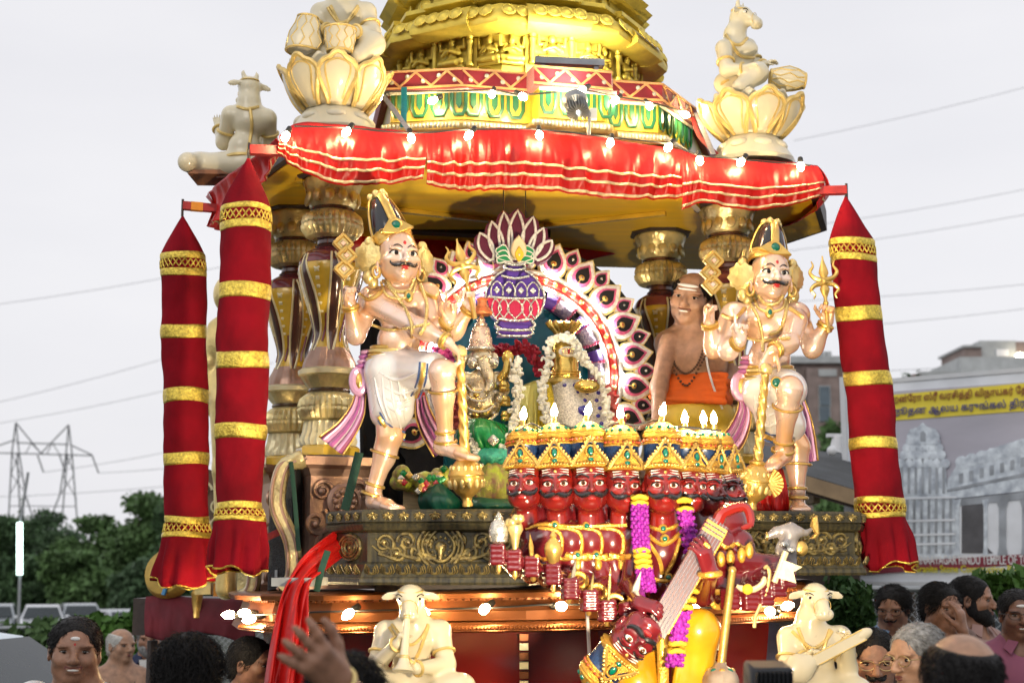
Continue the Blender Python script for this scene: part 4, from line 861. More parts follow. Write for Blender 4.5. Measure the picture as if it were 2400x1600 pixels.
# black and gold plinths
def shell_mesh():
 mb = MB()
 for i in range(7): a = R(-75 + 25 * i); mb.tube([(0, 0, 0), (sin(a) * .012, -.004, -cos(a) * .012), (sin(a) * .022, -.002, -cos(a) * .024)], [.002, .0045, .0025], 5)
 mb.ball((0, -.003, .002), .006, seg=7, rings=5); return mesh_from('shell_carving', np.concatenate(mb.v), mb.f, [BLKGOLD], mb.m)
def petal_mesh():
 mb = MB()
 for k, s in enumerate((1, .68, .36)): mb.tube([(sin(a) * .026 * s, -.003 * k, .012 + cos(a) * -.022 * s + (.01 if abs(a) > 2 else 0)) for a in np.linspace(-2.3, 2.3, 11)], .0036, 5)
 return mesh_from('petal_carving', np.concatenate(mb.v), mb.f, [BLKGOLD], mb.m)
SHELL = shell_mesh(); PETALC = petal_mesh()
def plinth(pts, yt, yb, label, med):
 """pts: plan corners [(x, Y)] from left to right along the visible faces"""
 Q = [P(x, 1280, Y) for x, Y in pts]; zt = P(1000, yt, 5.3).z; zb = P(1000, yb, 5.3).z; H = zt - zb
 back = [(Q[-1].x - .05, Q[-1].y + .55), (Q[0].x + .15, Q[0].y + .4)]
 poly = [xy(q) for q in Q] + back
 t = thing('statue_plinth', label, 'plinth', Q[1].xyz * 0 + Vector((Q[1].x, Q[1].y, zb)), 'black and gold plinths under the guardians')
 ob('plinth_block', mould(poly, [(.03, zb), (.034, zb + .01), (.03, zb + .022), (.03, zb + .028), (.024, zb + .03), (0, zb + .075), (-.012, zb + .085), (-.012, zt - .085), (.012, zt - .075), (.02, zt - .055), (.012, zt - .048), (.02, zt - .044), (.02, zt - .01), (.012, zt)]), BLKW, t, smooth=False)
 for i in range(len(Q) - 1):
  a, b = Vector(Q[i]), Vector(Q[i + 1]); w = (b - a).length; yaw = math.degrees(math.atan2(b.y - a.y, b.x - a.x)); d = (b - a).normalized(); n = Vector((d.y, -d.x, 0))
  for k in range(int(w / .056)):
   c = a + d * (k + .5) * w / int(w / .056)
   inst('shell_carving', SHELL, t, TRS((c.x + n.x * .021, c.y + n.y * .021, zt - .016), yaw)); inst('petal_carving', PETALC, t, TRS((c.x + n.x * .016, c.y + n.y * .016, zb + .042), yaw, 28))
  M = TRS((a.x - n.x * .012, a.y - n.y * .012, zb + .085), yaw); h = H - .17
  if w > .3:
   for side in (-1, 1):
    for (u, v, r, tu, dr, a0) in ((.12, .62, .042, 1.7, 1, -1), (.2, .3, .034, 1.6, -1, 2), (.26, .68, .036, 1.5, -1, 0), (.34, .28, .03, 1.5, 1, 1), (.4, .7, .028, 1.5, 1, 3)):
     s = MB(); uu = (.5 + side * (.5 - u)) * w; scroll((uu, v * h), r, tu, M, .0085, s, dr * -side, a0 if side > 0 else PI - a0); ob('scroll_carving', s, BLKGOLD, t)
    for (p, q) in (((.45, .1), (.1, .35)), ((.42, .2), (.22, .9)), ((.33, .12), (.06, .8)), ((.2, .1), (.04, .55))):
     s = MB(); pa = [((.5 + side * (.5 - lerp(p[0], q[0], k / 9))) * w, -.002, (lerp(p[1], q[1], (k / 9) ** 1.7)) * h) for k in range(10)]; s.tube(pa, [.010 * (1 - .7 * k / 9) for k in range(10)], 6, M=M); ob('leaf_scroll', s, BLKGOLD, t)
   mx = med * w; mo = [(mx + .082 * sin(q) * (1 - .25 * (1 + cos(q)) / 2 * 1), h * .47 + .068 * -cos(q) + (.035 * max(0, -cos(q)) ** 6 if False else .03 * max(0, cos(PI - q)) ** 8)) for q in np.linspace(0, 2 * PI, 30, endpoint=False)]
   for s_, r_ in ((1.15, .008), (.95, .005), (.72, .006)):
    ob('medallion_ring', MB().tube([(mx + (x - mx) * s_, -.006, h * .47 + (z - h * .47) * s_) for x, z in mo], r_, 6, closed=True, M=M), BLKGOLD, t)
   me_ = ob('medallion', MB().ball((mx, -.004, h * .5), (.022, .018, .022), M), BLKGOLD, t); ob('medallion_drop', MB().tube([(mx, -.012, h * .42), (mx, -.014, h * .05)], [.012, .006], 8, M=M), BLKGOLD, me_)
   ob('medallion_beads', MB().beads([(mx + cos(q) * .036, -.006, h * .5 + sin(q) * .036) for q in np.linspace(0, 2 * PI, 12, endpoint=False)], .006, M), BLKGOLD, me_)
  else:
   s = MB();
   for s_ in (1, .75, .5): s.tube([(w / 2 + cos(q) * w * .3 * s_, -.003, h / 2 + sin(q) * h * .44 * s_) for q in np.linspace(0, 2 * PI, 24, endpoint=False)], .007, 6, closed=True, M=M)
   ob('oval_carving', s, BLKGOLD, t)
   for v in (.2, .5, .8): s = MB(); scroll((w / 2, v * h), .022, 1.6, M, .006, s); ob('scroll_carving', s, BLKGOLD, t)
 return t
plinth([(776, 5.55), (856, 5.32), (1225, 5.26), (1260, 5.5)], 1193, 1370, 'black and gold carved plinth under the guardian beside the left pillar', .48)
plinth([(1700, 5.72), (2010, 5.86), (2024, 6.2)], 1186, 1350, 'black and gold carved plinth under the guardian beside the priest', .3)
# deck: copper panelled frieze with a rope moulding, dark red body below
DK = [(555, 6.7), (572, 6.15), (630, 5.86), (770, 5.66), (1232, 5.52), (1420, 5.52), (1700, 5.72), (1868, 5.98), (1890, 6.6)]
Qd = [P(x, 1400, Y) for x, Y in DK]; pd = [xy(q) for q in Qd] + [(1.3, 7.8), (-1.2, 7.6)]; z0 = P(1200, 1380, 5.55).z; tl = .02
deck = thing('chariot_deck', 'copper panelled chariot deck with rope moulding above a dark red body', 'chariot', (Qd[4].x, Qd[4].y, .25))
zd = lambda y: P(1200, y, 5.55).z
ob('deck_ledge', mould(pd, [(-.02, z0 - .034), (.035, z0 - .03), (.04, z0 - .012), (.03, z0 - .004), (0, z0)], tl), COPPER, deck, smooth=False)
ob('deck_frieze', mould(pd, [(-.04, zd(1456)), (-.02, zd(1452)), (-.015, zd(1430)), (-.018, zd(1428)), (-.03, zd(1404)), (-.012, zd(1402)), (-.012, zd(1396)), (-.03, zd(1394))], tl), COPPER, deck, smooth=False)
ob('deck_sill', mould(pd, [(-.1, zd(1482)), (.0, zd(1480)), (.02, zd(1476)), (.01, zd(1462)), (.0, zd(1456)), (-.05, zd(1455))], tl), COPPER, deck, smooth=False)
body_poly = offs(pd, -.10)
ob('deck_body', mould(body_poly, [(-.22, .3), (-.12, .7), (-.02, zd(1482))], tl), DRED, deck, smooth=False)
rope_m = MB().tube([(-.007, .0, -.006), (0, -.004, 0), (.007, 0, .006)], [.006, .0085, .006], 6); ROPE = mesh_from('rope_twist', np.concatenate(rope_m.v), rope_m.f, [COPPER], rope_m.m)
den = MB().box((0, 0, 0), (.020, .014, .030)); DENT = mesh_from('dentil', np.concatenate(den.v), den.f, [COPPER], den.m, smooth=False)
po = offs(pd, .014); pe = offs(pd, -.002)
for i in range(1, 8):
 a, b = np.array(po[i]), np.array(po[i + 1]); w = np.linalg.norm(b - a); yaw = math.degrees(math.atan2(b[1] - a[1], b[0] - a[0])); k = int(w / .0145)
 for j in range(k): c = a + (b - a) * (j + .5) / k; inst('rope_twist', ROPE, deck, TRS((c[0], c[1], zd(1469) + tl * c[0]), yaw))
 a, b = np.array(pe[i]), np.array(pe[i + 1]); k = int(w / .03)
 for j in range(k): c = a + (b - a) * (j + .5) / k; inst('dentil', DENT, deck, TRS((c[0], c[1], zd(1394) - .002 + tl * c[0]), yaw))
for x, y0_, y1_ in ((1228, 1482, 1600), (1690, 1490, 1600)):   # bracket straps on the body
 k = MB()
 for i in range(6): k.box((0, 0, 0), (.035, .02, .032), TRS(P(x, 1490 + i * 22, 5.6) , 0), taper=.9)
 for i in range(6): ob('strap_block', MB().box((0, 0, 0), (.034, .05, .026), TRS(P(x, 1492 + i * 22, 5.63))), CREAM if i % 2 else COPPER, deck, smooth=False)
# ---- stepped tier under the tower
ZM = P(1085, 160, 5.95).z
lf = [PZ(909, 169, ZM), PZ(1085, 160, ZM), PZ(1239, 172, ZM)]; ce = [PZ(1257, 154, ZM), PZ(1425, 168, ZM)]; rt = [PZ(1429, 188, ZM), PZ(1546, 196, ZM), PZ(1622, 252, ZM)]
bk = Vector((.3, 7.6, ZM)); zb0 = ZT + .02
tp = [xy(lf[0]), xy(lf[1]), xy(lf[2]), xy(ce[0]), xy(ce[1]), xy(rt[0]), xy(rt[1]), xy(rt[2]), (1.1, 7.4), (.2, 7.9), (-.75, 7.2)]
hz = ZM - zb0; zz = lambda f: zb0 + hz * f
MAROON = mat('maroon_velvet', (.22, .006, .02), .8, 0, .2, 8, .2, 400, sheen=.3); GRNP = mat('green_painted_panel', (.012, .12, .05), .35, 0, .2, 8, coat=.3); YELP = mat('yellow_painted_panel', (.56, .42, .03), .35, 0, .2, 8, coat=.3)
tier = thing('tower_tier', 'stepped painted tier with maroon frieze and yellow green panels under the gold tower', 'tier', (lf[1].x, lf[1].y, zb0))
ob('maroon_frieze', mould(tp, [(.0, zz(.74)), (.015, zz(.745)), (.015, zz(.99)), (0, zz(1.))]), MAROON, tier, smooth=False)
ob('painted_panel', mould(tp, [(-.03, zz(.36)), (-.015, zz(.37)), (-.015, zz(.745)), (-.03, zz(.75))]), YELP, tier, smooth=False)
ob('lotus_moulding', mould(tp, [(.0, zz(.17)), (.03, zz(.18)), (.04, zz(.21)), (.015, zz(.23)), (.02, zz(.30)), (-.005, zz(.34)), (-.02, zz(.365))]), GOLD2, tier)
ob('brown_moulding', mould(tp, [(.05, zb0 - .03), (.055, zz(.06)), (.03, zz(.08)), (.025, zz(.155)), (.0, zz(.17))]), mat('red_brown_carving', (.23, .055, .025), .4, .2, .3, 12, .3, 60), tier, smooth=False)
zg = MB();
PALE = mat('pale_ribbon', (.80, .42, .16), .4, .4, .2, 40, .3, 90); MIR = mat('mirror_disc', (.85, .75, .5), .15, .7, .2, 9); LACE = mat('white_lace', (.72, .68, .55), .7, 0, .3, 60, .4, 120)
pet_m = MB().ball((0, 0, 0), (.0075, .007, .013), seg=7, rings=5); LPET = mesh_from('lotus_petal', np.concatenate(pet_m.v), pet_m.f, [LACE], pet_m.m)
for i in range(7):
 A, B_ = np.array(offs(tp, .016)[i]), np.array(offs(tp, .016)[i + 1]); w = np.linalg.norm(B_ - A)
 if i in (2, 4) or w < .05: continue
 yaw = math.degrees(math.atan2(B_[1] - A[1], B_[0] - A[0])); M = TRS((A[0], A[1], 0), yaw); k = max(2, int(round(w / .075))); st = w / k
 for v in (.765, .975): ob('ribbon_edge', MB().box((w / 2, -.003, zz(v)), (w + .004, .006, .009), M), PALE, tier, smooth=False)
 for j in range(k):
  u0, u1 = (zz(.78), zz(.96)) if j % 2 else (zz(.96), zz(.78))
  ob('zigzag_ribbon', MB().tube([(j * st, -.003, u0), ((j + 1) * st, -.003, u1)], .006, 6, M=M, flat=.5, up=(sin(R(yaw)), -cos(R(yaw)), 0)), PALE, tier)
  ob('mirror_disc', MB().lathe([(.010, 0), (.011, .004), (.002, .006)], 12, M @ TRS(((j + .5) * st, -.001, zz(.90 if j % 2 else .84)), 0, 90)), MIR, tier)
 M2 = TRS((offs(tp, -.014)[i][0], offs(tp, -.014)[i][1], 0), yaw); k = max(1, int(round(w / .085))); st = w / k
 for j in range(k):
  u = (j + .5) * st
  ob('green_arch', MB().tube([(u - st * .36, -.004, zz(.73)), (u - st * .36, -.004, zz(.52)), (u - st * .2, -.004, zz(.43)), (u + st * .2, -.004, zz(.43)), (u + st * .36, -.004, zz(.52)), (u + st * .36, -.004, zz(.73))], .0095, 6, M=M2, flat=.4, up=(sin(R(yaw)), -cos(R(yaw)), 0)), GRNP, tier)
  ob('green_motif', MB().extr([(u - st * .14, zz(.73)), (u - st * .14, zz(.56)), (u, zz(.50)), (u + st * .14, zz(.56)), (u + st * .14, zz(.73))], .006, M2), GRNP, tier)
 ob('lace_trim', MB().box((w / 2, -.012, zz(.728)), (w, .006, .02), M2), LACE, tier, smooth=False)
 M3 = TRS((offs(tp, .03)[i][0], offs(tp, .03)[i][1], 0), yaw); k = int(w / .016)
 for j in range(k): inst('lotus_petal', LPET, tier, M3 @ Matrix.Translation(((j + .5) * w / k, -.002, zz(.265))))
# ---- gold tower
tc_ = P(1208, 160, 6.85); TW = thing('gold_tower', 'gold temple tower with deity niches and scalloped eaves above the canopy', 'tower', (tc_.x, tc_.y, ZM - .04))
def tplan(r, step=.05):
 out = []
 for i in range(8):
  a = R(-90 + 16 + 45 * i); h = PI / 8
  for f, s in ((-.98, 0), (-.5, 0), (-.5, step), (.5, step), (.5, 0)):
   d = r * (1 + s); out.append((tc_.x + d * cos(a) - d * math.tan(h) * f * sin(a), tc_.y + d * sin(a) + d * math.tan(h) * f * cos(a)))
 return out
def tower_loft(name, prof, m_=TOWERG, smooth=False):
 mb = MB(); n = 40; V = []
 for r, z in prof: V += [(x, y, z) for x, y in tplan(r)]
 Fc = [(k * n + i, k * n + (i + 1) % n, (k + 1) * n + (i + 1) % n, (k + 1) * n + i) for k in range(len(prof) - 1) for i in range(n)] + [tuple(range(n))[::-1], tuple((len(prof) - 1) * n + i for i in range(n))]
 return ob(name, mb.add(V, Fc), m_, TW, smooth=smooth)
za = ZM + .05; hw = .23
tower_loft('niche_wall', [(.60, za), (.60, za + .03), (.56, za + .035), (.56, za + hw)])
tower_loft('scalloped_eave', [(.55, za + hw - .01), (.66, za + hw - .02), (.70, za + hw - .005), (.705, za + hw + .015), (.69, za + hw + .05), (.64, za + hw + .105), (.585, za + hw + .13), (.57, za + hw + .135)], smooth=True)
tower_loft('upper_moulding', [(.57, za + hw + .135), (.62, za + hw + .15), (.62, za + hw + .17), (.56, za + hw + .18), (.55, za + hw + .24), (.60, za + hw + .25), (.64, za + hw + .29), (.6, za + hw + .33), (.57, za + hw + .35)])
tower_loft('upper_wall', [(.53, za + hw + .35), (.53, za + hw + .6), (.63, za + hw + .62), (.6, za + hw + .72), (.4, za + hw + .9)])
# seated relief deity, shared
Bd = Body(); Bd.ell((0, 0, .080), (.027, .018, .032), .008); Bd.ell((0, -.004, .128), (.017, .017, .02), .003); Bd.cap((0, 0, .142), (0, .0, .182), .015, .006, .003); Bd.cap((-.055, -.014, .028), (.03, -.026, .022), .017, .013, .006); Bd.cap((.055, -.014, .028), (-.03, -.026, .022), .017, .013, .006); Bd.ell((0, 0, .04), (.036, .022, .02), .01)
for s in (-1, 1):
 Bd.chain([(s * .032, 0, .102), (s * .046, -.012, .068), (s * .006, -.034, .078)], [.0105, .0095, .008], .003); Bd.chain([(s * .032, .004, .106), (s * .064, .0, .098), (s * .066, -.004, .138)], [.009, .008, .0075], .003); Bd.ell((s * .066, -.004, .148), (.009, .008, .012), .002)
Bd.cap((-.055, -.004, .006), (.055, -.004, .006), .012, None, .003)
dv_, df_ = Bd.mesh(.0032); DEITY = mesh_from('deity_relief', dv_, df_, [TOWERG])
kud = MB(); kud.lathe([(.05, 0), (.052, .006), (.042, .012), (.036, .006), (.022, .012), (.012, .018), (.002, .02)], 20, Matrix.Rotation(PI / 2, 4, 'X')); KUDU = mesh_from('eave_medallion', np.concatenate(kud.v), kud.f, [TOWERG], kud.m)
pil = MB().lathe([(.016, 0), (.018, .01), (.012, .02), (.011, .10), (.017, .12), (.012, .13), (.02, .15), (.022, .165)], 10); PILA = mesh_from('pilaster', np.concatenate(pil.v), pil.f, [TOWERG], pil.m)
for i in range(-3, 4):
 a = R(-90 + 16 + 45 * i); n = Vector((cos(a), sin(a), 0)); u = Vector((-sin(a), cos(a), 0)); yaw = math.degrees(a) + 90
 for f, d in ((0, .589), (-.185, .561), (.185, .561)):
  c = Vector((tc_.x, tc_.y, za + .04)) + n * (d + .018) + u * f + Vector((0, 0, .035)); inst('deity_relief', DEITY, TW, TRS(c, yaw, 0, 0, .98 if f == 0 else .88))
  for s in (-1, 1):
   if f == 0: inst('pilaster', PILA, TW, TRS(c + u * s * .095 + n * .002, yaw))
 for f in (-.235, -.165, -.095, -.03, .03, .095, .165, .235):
  c = Vector((tc_.x, tc_.y, za + hw + .055)) + n * (.735 if abs(f) < .1 else .70) + u * f; inst('eave_medallion', KUDU, TW, TRS(c, yaw, -28, 0, .68))
 for f in (-.17, 0, .17): inst('eave_medallion', KUDU, TW, TRS(Vector((tc_.x, tc_.y, za + hw + .205)) + n * .575 + u * f, yaw, 0, 0, .6)); inst('pilaster', PILA, TW, TRS(Vector((tc_.x, tc_.y, za + hw + .36)) + n * .57 + u * f, yaw))
# LED lamp on the roof lighting the tower
lp = P(1352, 252, 5.72); lamp = thing('led_floodlight', 'round finned silver lamp on the canopy lighting the gold tower', 'lamp', lp)
LM = along(lp, P(1300, 60, 6.2), (0, -1, 0)); fins = MB()
for i in range(22): a = 2 * PI * i / 22; ob('cooling_fin', MB().box((.03 * cos(a), .03 * sin(a), -.01), (.034, .0025, .075), Matrix(LM) @ Matrix.Translation((.03 * cos(a), .03 * sin(a), -.01)) @ Matrix.Rotation(a, 4, 'Z') @ Matrix.Translation((-.03 * cos(a), -.03 * sin(a), .01))), STEEL, lamp, smooth=False)
ob('lamp_bell', MB().lathe([(.016, -.05), (.018, .02), (.046, .03), (.054, .05), (.054, .058), (.04, .056)], 24, LM, cap=False), STEEL, lamp); ob('lamp_lens', MB().lathe([(.045, .052), (.002, .054)], 20, LM), mat('lit_lens', (.9, .9, .8), .3, var=0, emit=(1, .98, .85), es=60), lamp)
ob('lamp_stem', MB().tube([lp + Vector((.03, .02, .02)), lp + Vector((.055, .02, -.02)), lp + Vector((.05, .03, -.11))], .008, 6), STEEL, lamp); ob('junction_box', MB().box(lp + Vector((.07, .03, -.02)), (.03, .03, .045)), mat('white_plastic', (.75, .75, .73), .4, var=.05), lamp)
sl = bpy.data.lights.new('tower_spot', 'SPOT'); sl.energy = 30; sl.spot_size = R(70); sl.spot_blend = 1; sl.shadow_soft_size = .04; sl.color = (1, .96, .72)
so = bpy.data.objects.new('tower_spot', sl); C.objects.link(so); so.parent = lamp; so.location = (LM @ Vector((0, 0, .075))) - lp; so.rotation_euler = (P(1300, 120, 6.2) - lp).to_track_quat('-Z', 'Y').to_euler()
lbp = P(1334, 147, 6.06); lb = thing('led_bar', 'grey lamp bar on top of the middle tier block lighting the gold tower', 'lamp', lbp); lbM = TRS(lbp, 7)
ob('bar_housing', MB().box((0, 0, .0), (.31, .05, .03), lbM), STEEL, lb, smooth=False); ob('bar_lens', MB().box((0, .012, .016), (.30, .02, .004), lbM), mat('lit_bar_lens', (1, 1, 1), .3, var=0, emit=(1, .93, .6), es=20), lb, smooth=False)
for s in (-1, 1): ob('bar_bracket', MB().box((s * .12, 0, -.02), (.02, .03, .03), lbM), STEEL, lb, smooth=False)
al = bpy.data.lights.new('bar_light', 'AREA'); al.shape = 'RECTANGLE'; al.size = .3; al.size_y = .03; al.energy = 10; al.color = (1, .93, .62); alo = bpy.data.objects.new('bar_light', al); C.objects.link(alo); alo.parent = lb; alo.location = (lbM @ Vector((0, .02, .024))) - lbp; alo.rotation_euler = (P(1300, 40, 6.25) - lbp).to_track_quat('-Z', 'Y').to_euler()
# light bulbs
BULB = mat('lit_bulb', (1, .85, .6), .3, var=0, emit=(1, .72, .36), es=220.); SOCK = mat('black_socket', (.02, .02, .02), .5, var=.1)
bm_ = MB().lathe([(.007, 0), (.012, .008), (.0155, .02), (.015, .03), (.010, .042), (.003, .05), (.0005, .052)], 14); BULBM = mesh_from('light_bulb', np.concatenate(bm_.v), bm_.f, [BULB], bm_.m)
sm_ = MB().lathe([(.011, -.03), (.012, -.02), (.0125, .0), (.010, .004)], 12); SOCKM = mesh_from('socket', np.concatenate(sm_.v), sm_.f, [SOCK], sm_.m)
def bulb(x, y, Y, d, label, group, s=1.):
 p = P(x, y, Y); o = inst('light_bulb', BULBM, None, along(p, p + Vector(d), (0, -1, .02)) @ Matrix.Diagonal((s, s, s, 1)) @ Matrix.Translation((0, 0, -.025))); tag(o, label, 'light bulb', group)
 k = bpy.data.objects.new('socket', SOCKM); C.objects.link(k); k.parent = o; ORG[o.name] = np.zeros(3)
 return o
ORD = 'first second third fourth fifth sixth seventh eighth ninth tenth eleventh twelfth thirteenth'.split()
for i, (x, y) in enumerate(((669, 321), (811, 311), (964, 325), (1098, 318), (1264, 318), (1430, 336), (1566, 346), (1640, 377), (1736, 381), (1877, 391))):
 bulb(x, y, fy(x) - .06, (random.uniform(-.6, .6), -.5, -.8), 'lit warm bulb along the red canopy edge, ' + ORD[i] + ' from the left', 'bulbs along the red canopy edge')
for i, (x, y, Y) in enumerate(((888, 228, 5.9), (1014, 236, 5.9), (1153, 221, 5.88), (1226, 227, 5.85), (1363, 212, 5.85), (1441, 236, 6.0), (1522, 249, 6.05), (1606, 269, 6.3))):
 bulb(x, y, Y, (random.uniform(-.9, .9), -.6, -.6), 'lit warm bulb before the yellow green tier panels, ' + ORD[i] + ' from the left', 'bulbs along the tower tier')
for i, (x, y, Y, d) in enumerate(((536, 1440, 6.05, (-1, 0, 0)), (572, 1436, 5.98, (-.6, -.6, 0)), (584, 1450, 5.92, (-.8, -.5, -.2)), (815, 1439, 5.56, (-.6, -.6, -.5)), (992, 1433, 5.5, (.8, -.5, -.2)), (1135, 1427, 5.46, (-.5, -.8, -.4)), (1316, 1420, 5.43, (.5, -.8, 0)), (1630, 1427, 5.58, (.2, -.8, -.2)), (1804, 1432, 5.8, (-.6, -.7, .1)), (1846, 1419, 5.9, (.7, -.6, .2)))):
 bulb(x, y, Y, d, 'lit warm bulb on the copper deck frieze, ' + ORD[i] + ' from the left', 'bulbs along the copper deck', 1.15)
# cables
CAB = mat('black_cable', (.02, .02, .022), .5, var=.1)
tag(ob('string_cable', MB().tube([P(x, y, fy(x) - .045) for x, y in [tuple(q)[:2] for q in spline([(690, 296, 0), (811, 300, 0), (964, 312, 0), (1098, 304, 0), (1264, 304, 0), (1430, 322, 0), (1566, 338, 0), (1640, 364, 0), (1736, 374, 0), (1900, 388, 0)], 60)]], .004, 5), CAB), 'black string light cable along the top of the red swags', 'cable')
tag(ob('string_cable', MB().tube(spline([P(888, 215, 5.93), P(1014, 214, 5.9), P(1153, 212, 5.88), P(1226, 222, 5.85), P(1363, 212, 5.85), P(1441, 226, 6.0), P(1522, 240, 6.05), P(1606, 262, 6.3)], 50), .004, 5), CAB), 'black string light cable across the tower tier panels', 'cable')
tag(ob('string_cable', MB().tube(spline([P(600, 1440, 5.92), P(790, 1432, 5.6), P(1135, 1424, 5.48), P(1316, 1416, 5.46), P(1630, 1424, 5.6), P(1846, 1416, 5.92)], 50), .004, 5), CAB), 'dark green string light cable along the copper deck', 'cable')
# ---------------------------------------------------------------- painted guardian statues
from mathutils.bvhtree import BVHTree
def bvh_of(VF): return BVHTree.FromPolygons([Vector(v) for v in VF[0].tolist()], [tuple(f) for f in VF[1].tolist()])
def drape(bvh, pts, Y, off=.004, sm=True, n=0):
 """points of a pixel path laid on a body's front surface"""
 if n: pts = [tuple(q) for q in spline(pts, n)]
 out = []; o = Vector((0, 0, EYE)); last = None
 for x, y in pts:
  d = (P(x, y, Y) - o).normalized(); h = bvh.ray_cast(o, d)
  if h[0] is not None: last = h[3]; out.append(h[0] - d * off)
  else: out.append(o + d * last if last else P(x, y, Y))
 if sm and len(out) > 4:
  for _ in range(2): out = [out[0]] + [out[i - 1] * .25 + out[i] * .5 + out[i + 1] * .25 for i in range(1, len(out) - 1)] + [out[-1]]
 return out
def rope(path, r, n): return [tuple(q) for q in spline(path, n)]
def gem(parent, c, r, m, rim=None, name='gem'):
 o = ob(name, MB().ball(c, (r, r * .5, r), seg=12), m, parent)
 if rim: ob('gem_rim', MB().tube([Vector(c) + Vector((cos(a) * r * 1.15, 0, sin(a) * r * 1.15)) for a in np.linspace(0, 2 * PI, 16, endpoint=False)], r * .25, 6, closed=True), rim, o)
 return o
def ribbon_pleats(path, wdir, widths, n=28, pleats=4, depth=.012, across=17, twist=0):
 """a pleated hanging sash: list of MB strips, colour index by band across"""
 sp = spline(path, n); mb = MB()
 ws = np.interp(np.linspace(0, 1, n), np.linspace(0, 1, len(widths)), widths); wd = np.array(wdir, float); wd /= np.linalg.norm(wd)
 V = [];
 for i in range(n):
  for j in range(across):
   u = j / (across - 1) * 2 - 1
   V.append(sp[i] + wd * ws[i] * u + np.array([0, -1, 0]) * depth * (ws[i] / max(ws)) * cos(u * PI * pleats))
 for i in range(n - 1):
  for j in range(across - 1):
   a = i * across + j; mb.f.append((a, a + 1, a + across + 1, a + across)); mb.m.append([2, 0, 0, 1, 1, 0, 3, 0, 0, 3, 0, 1, 1, 0, 0, 2][j % 16])
 mb.v.append(np.array(V)); mb.n = len(V); return mb
def diamond_weapon(pts, s, label, yaw=10):
 """three linked square frames set on their corners"""
 t = thing('lattice_weapon', label, 'ornament', pts[-1])
 for c in pts:
  M = TRS(c, yaw)
  q = [(0, s), (s, 0), (0, -s), (-s, 0)]
  o = ob('diamond_plate', MB().extr(q, .022, M, y0=.011, bev=.003), GOLD2, t)
  f = MB()
  for i in range(4):
   a = Vector((q[i][0] * .82, -.016, q[i][1] * .82)); b = Vector((q[(i + 1) % 4][0] * .82, -.016, q[(i + 1) % 4][1] * .82)); f.tube([a, b], s * .17, 6, M=M)
  ob('diamond_rim', f, GOLD, o); ob('diamond_stone', MB().extr([(0, s * .3), (s * .3, 0), (0, -s * .3), (-s * .3, 0)], .01, M, y0=-.009, bev=.003), PEARL, o)
 return t
def trident(tip, base, m_, label):
 """two-tier trident: flame prongs above, mirrored prongs below, a short grip"""
 t = thing('trident', label, 'trident', base); M = along(base, tip); L = (Vector(tip) - Vector(base)).length
 ob('grip', MB().lathe([(.045 * L, -.55 * L), (.04 * L, .0), (.06 * L, .05 * L), (.035 * L, .1 * L), (.03 * L, .5 * L)], 10, M), m_, t)
 for k, (z0, z1) in enumerate(((.5, 1.), (.46, .06))):
  d = z1 - z0
  for s in (-1, 1):
   p = spline([(0, 0, (z0 + .02 * d) * L), (s * .17 * L, 0, (z0 + .1 * d) * L), (s * .27 * L, 0, (z0 + .35 * d) * L), (s * .2 * L, 0, (z0 + .6 * d) * L), (s * .23 * L, 0, (z0 + .8 * d) * L)], 16)
   ob('prong', MB().tube(p, [L * .055 * (1.1 - .9 * i / 15) for i in range(16)], 8, M=M), m_, t)
  ob('centre_prong', MB().lathe([(.03 * L, z0 * L), (.1 * L, (z0 + .3 * d) * L), (.085 * L, (z0 + .45 * d) * L), (.02 * L, (z0 + .85 * d) * L), (.003, z1 * L)], 10, M, sq=.6), m_, t)
  ob('collar', MB().ball((0, 0, z0 * L), (.1 * L, .08 * L, .05 * L), M), m_, t)
 return t
def mace(top, neck, bottom, r, label, fan=None):
 t = thing('mace', label, 'mace', bottom); M = along(neck, top); L = (Vector(top) - Vector(neck)).length; s = r / .06
 def tw(u, v):
  a = 2 * PI * v; z = u * L; rr = r * .27 * (1 + .13 * sin(a * 3 + u * 42)) * lerp(1.05, .85, u); return (rr * cos(a), rr * sin(a), z)
 ob('twisted_shaft', MB().grid(tw, 110, 20, closev=True, M=M), GOLD, t); ob('shaft_knob', MB().lathe([(r * .2, L), (r * .42, L + .01), (r * .45, L + .025), (r * .3, L + .04), (.002, L + .048)], 14, M), GOLD2, t)
 M2 = along(bottom, neck); H = (Vector(neck) - Vector(bottom)).length
 pr = [(.30, 0), (.32, .05), (.26, .09), (.30, .16), (.62, .24), (.92, .36, .0), (1.04, .50), (1.02, .56), (1.07, .575), (1.07, .60), (1.0, .62), (.9, .72), (.6, .84), (.42, .9), (.5, .93), (.5, .96), (.3, 1.)]
 b = ob('mace_head', MB().lathe([(a[0] * r, a[1] * H) for a in pr], 36, M2), GOLD, t)
 for k in range(14):
  a = 2 * PI * k / 14
  ob('petal', MB().ball((r * .97 * cos(a), r * .97 * sin(a), H * .43), (r * .14, r * .14, H * .1), M2, seg=8, rings=6), GOLD2, b)
  ob('petal', MB().ball((r * .86 * cos(a + .2), r * .86 * sin(a + .2), H * .71), (r * .12, r * .12, H * .07), M2, seg=8, rings=6), GOLD2, b)
 if fan:
  f = MB()
  for i in range(9):
   a = R(-60 + 120 * i / 8); f.tube([(0, 0, 0), (cos(a) * r * .9, 0, sin(a) * r * .9)], [r * .06, r * .13], 6, M=Matrix.Translation(fan))
  ob('fan_ornament', f, GOLD, t)
 return t
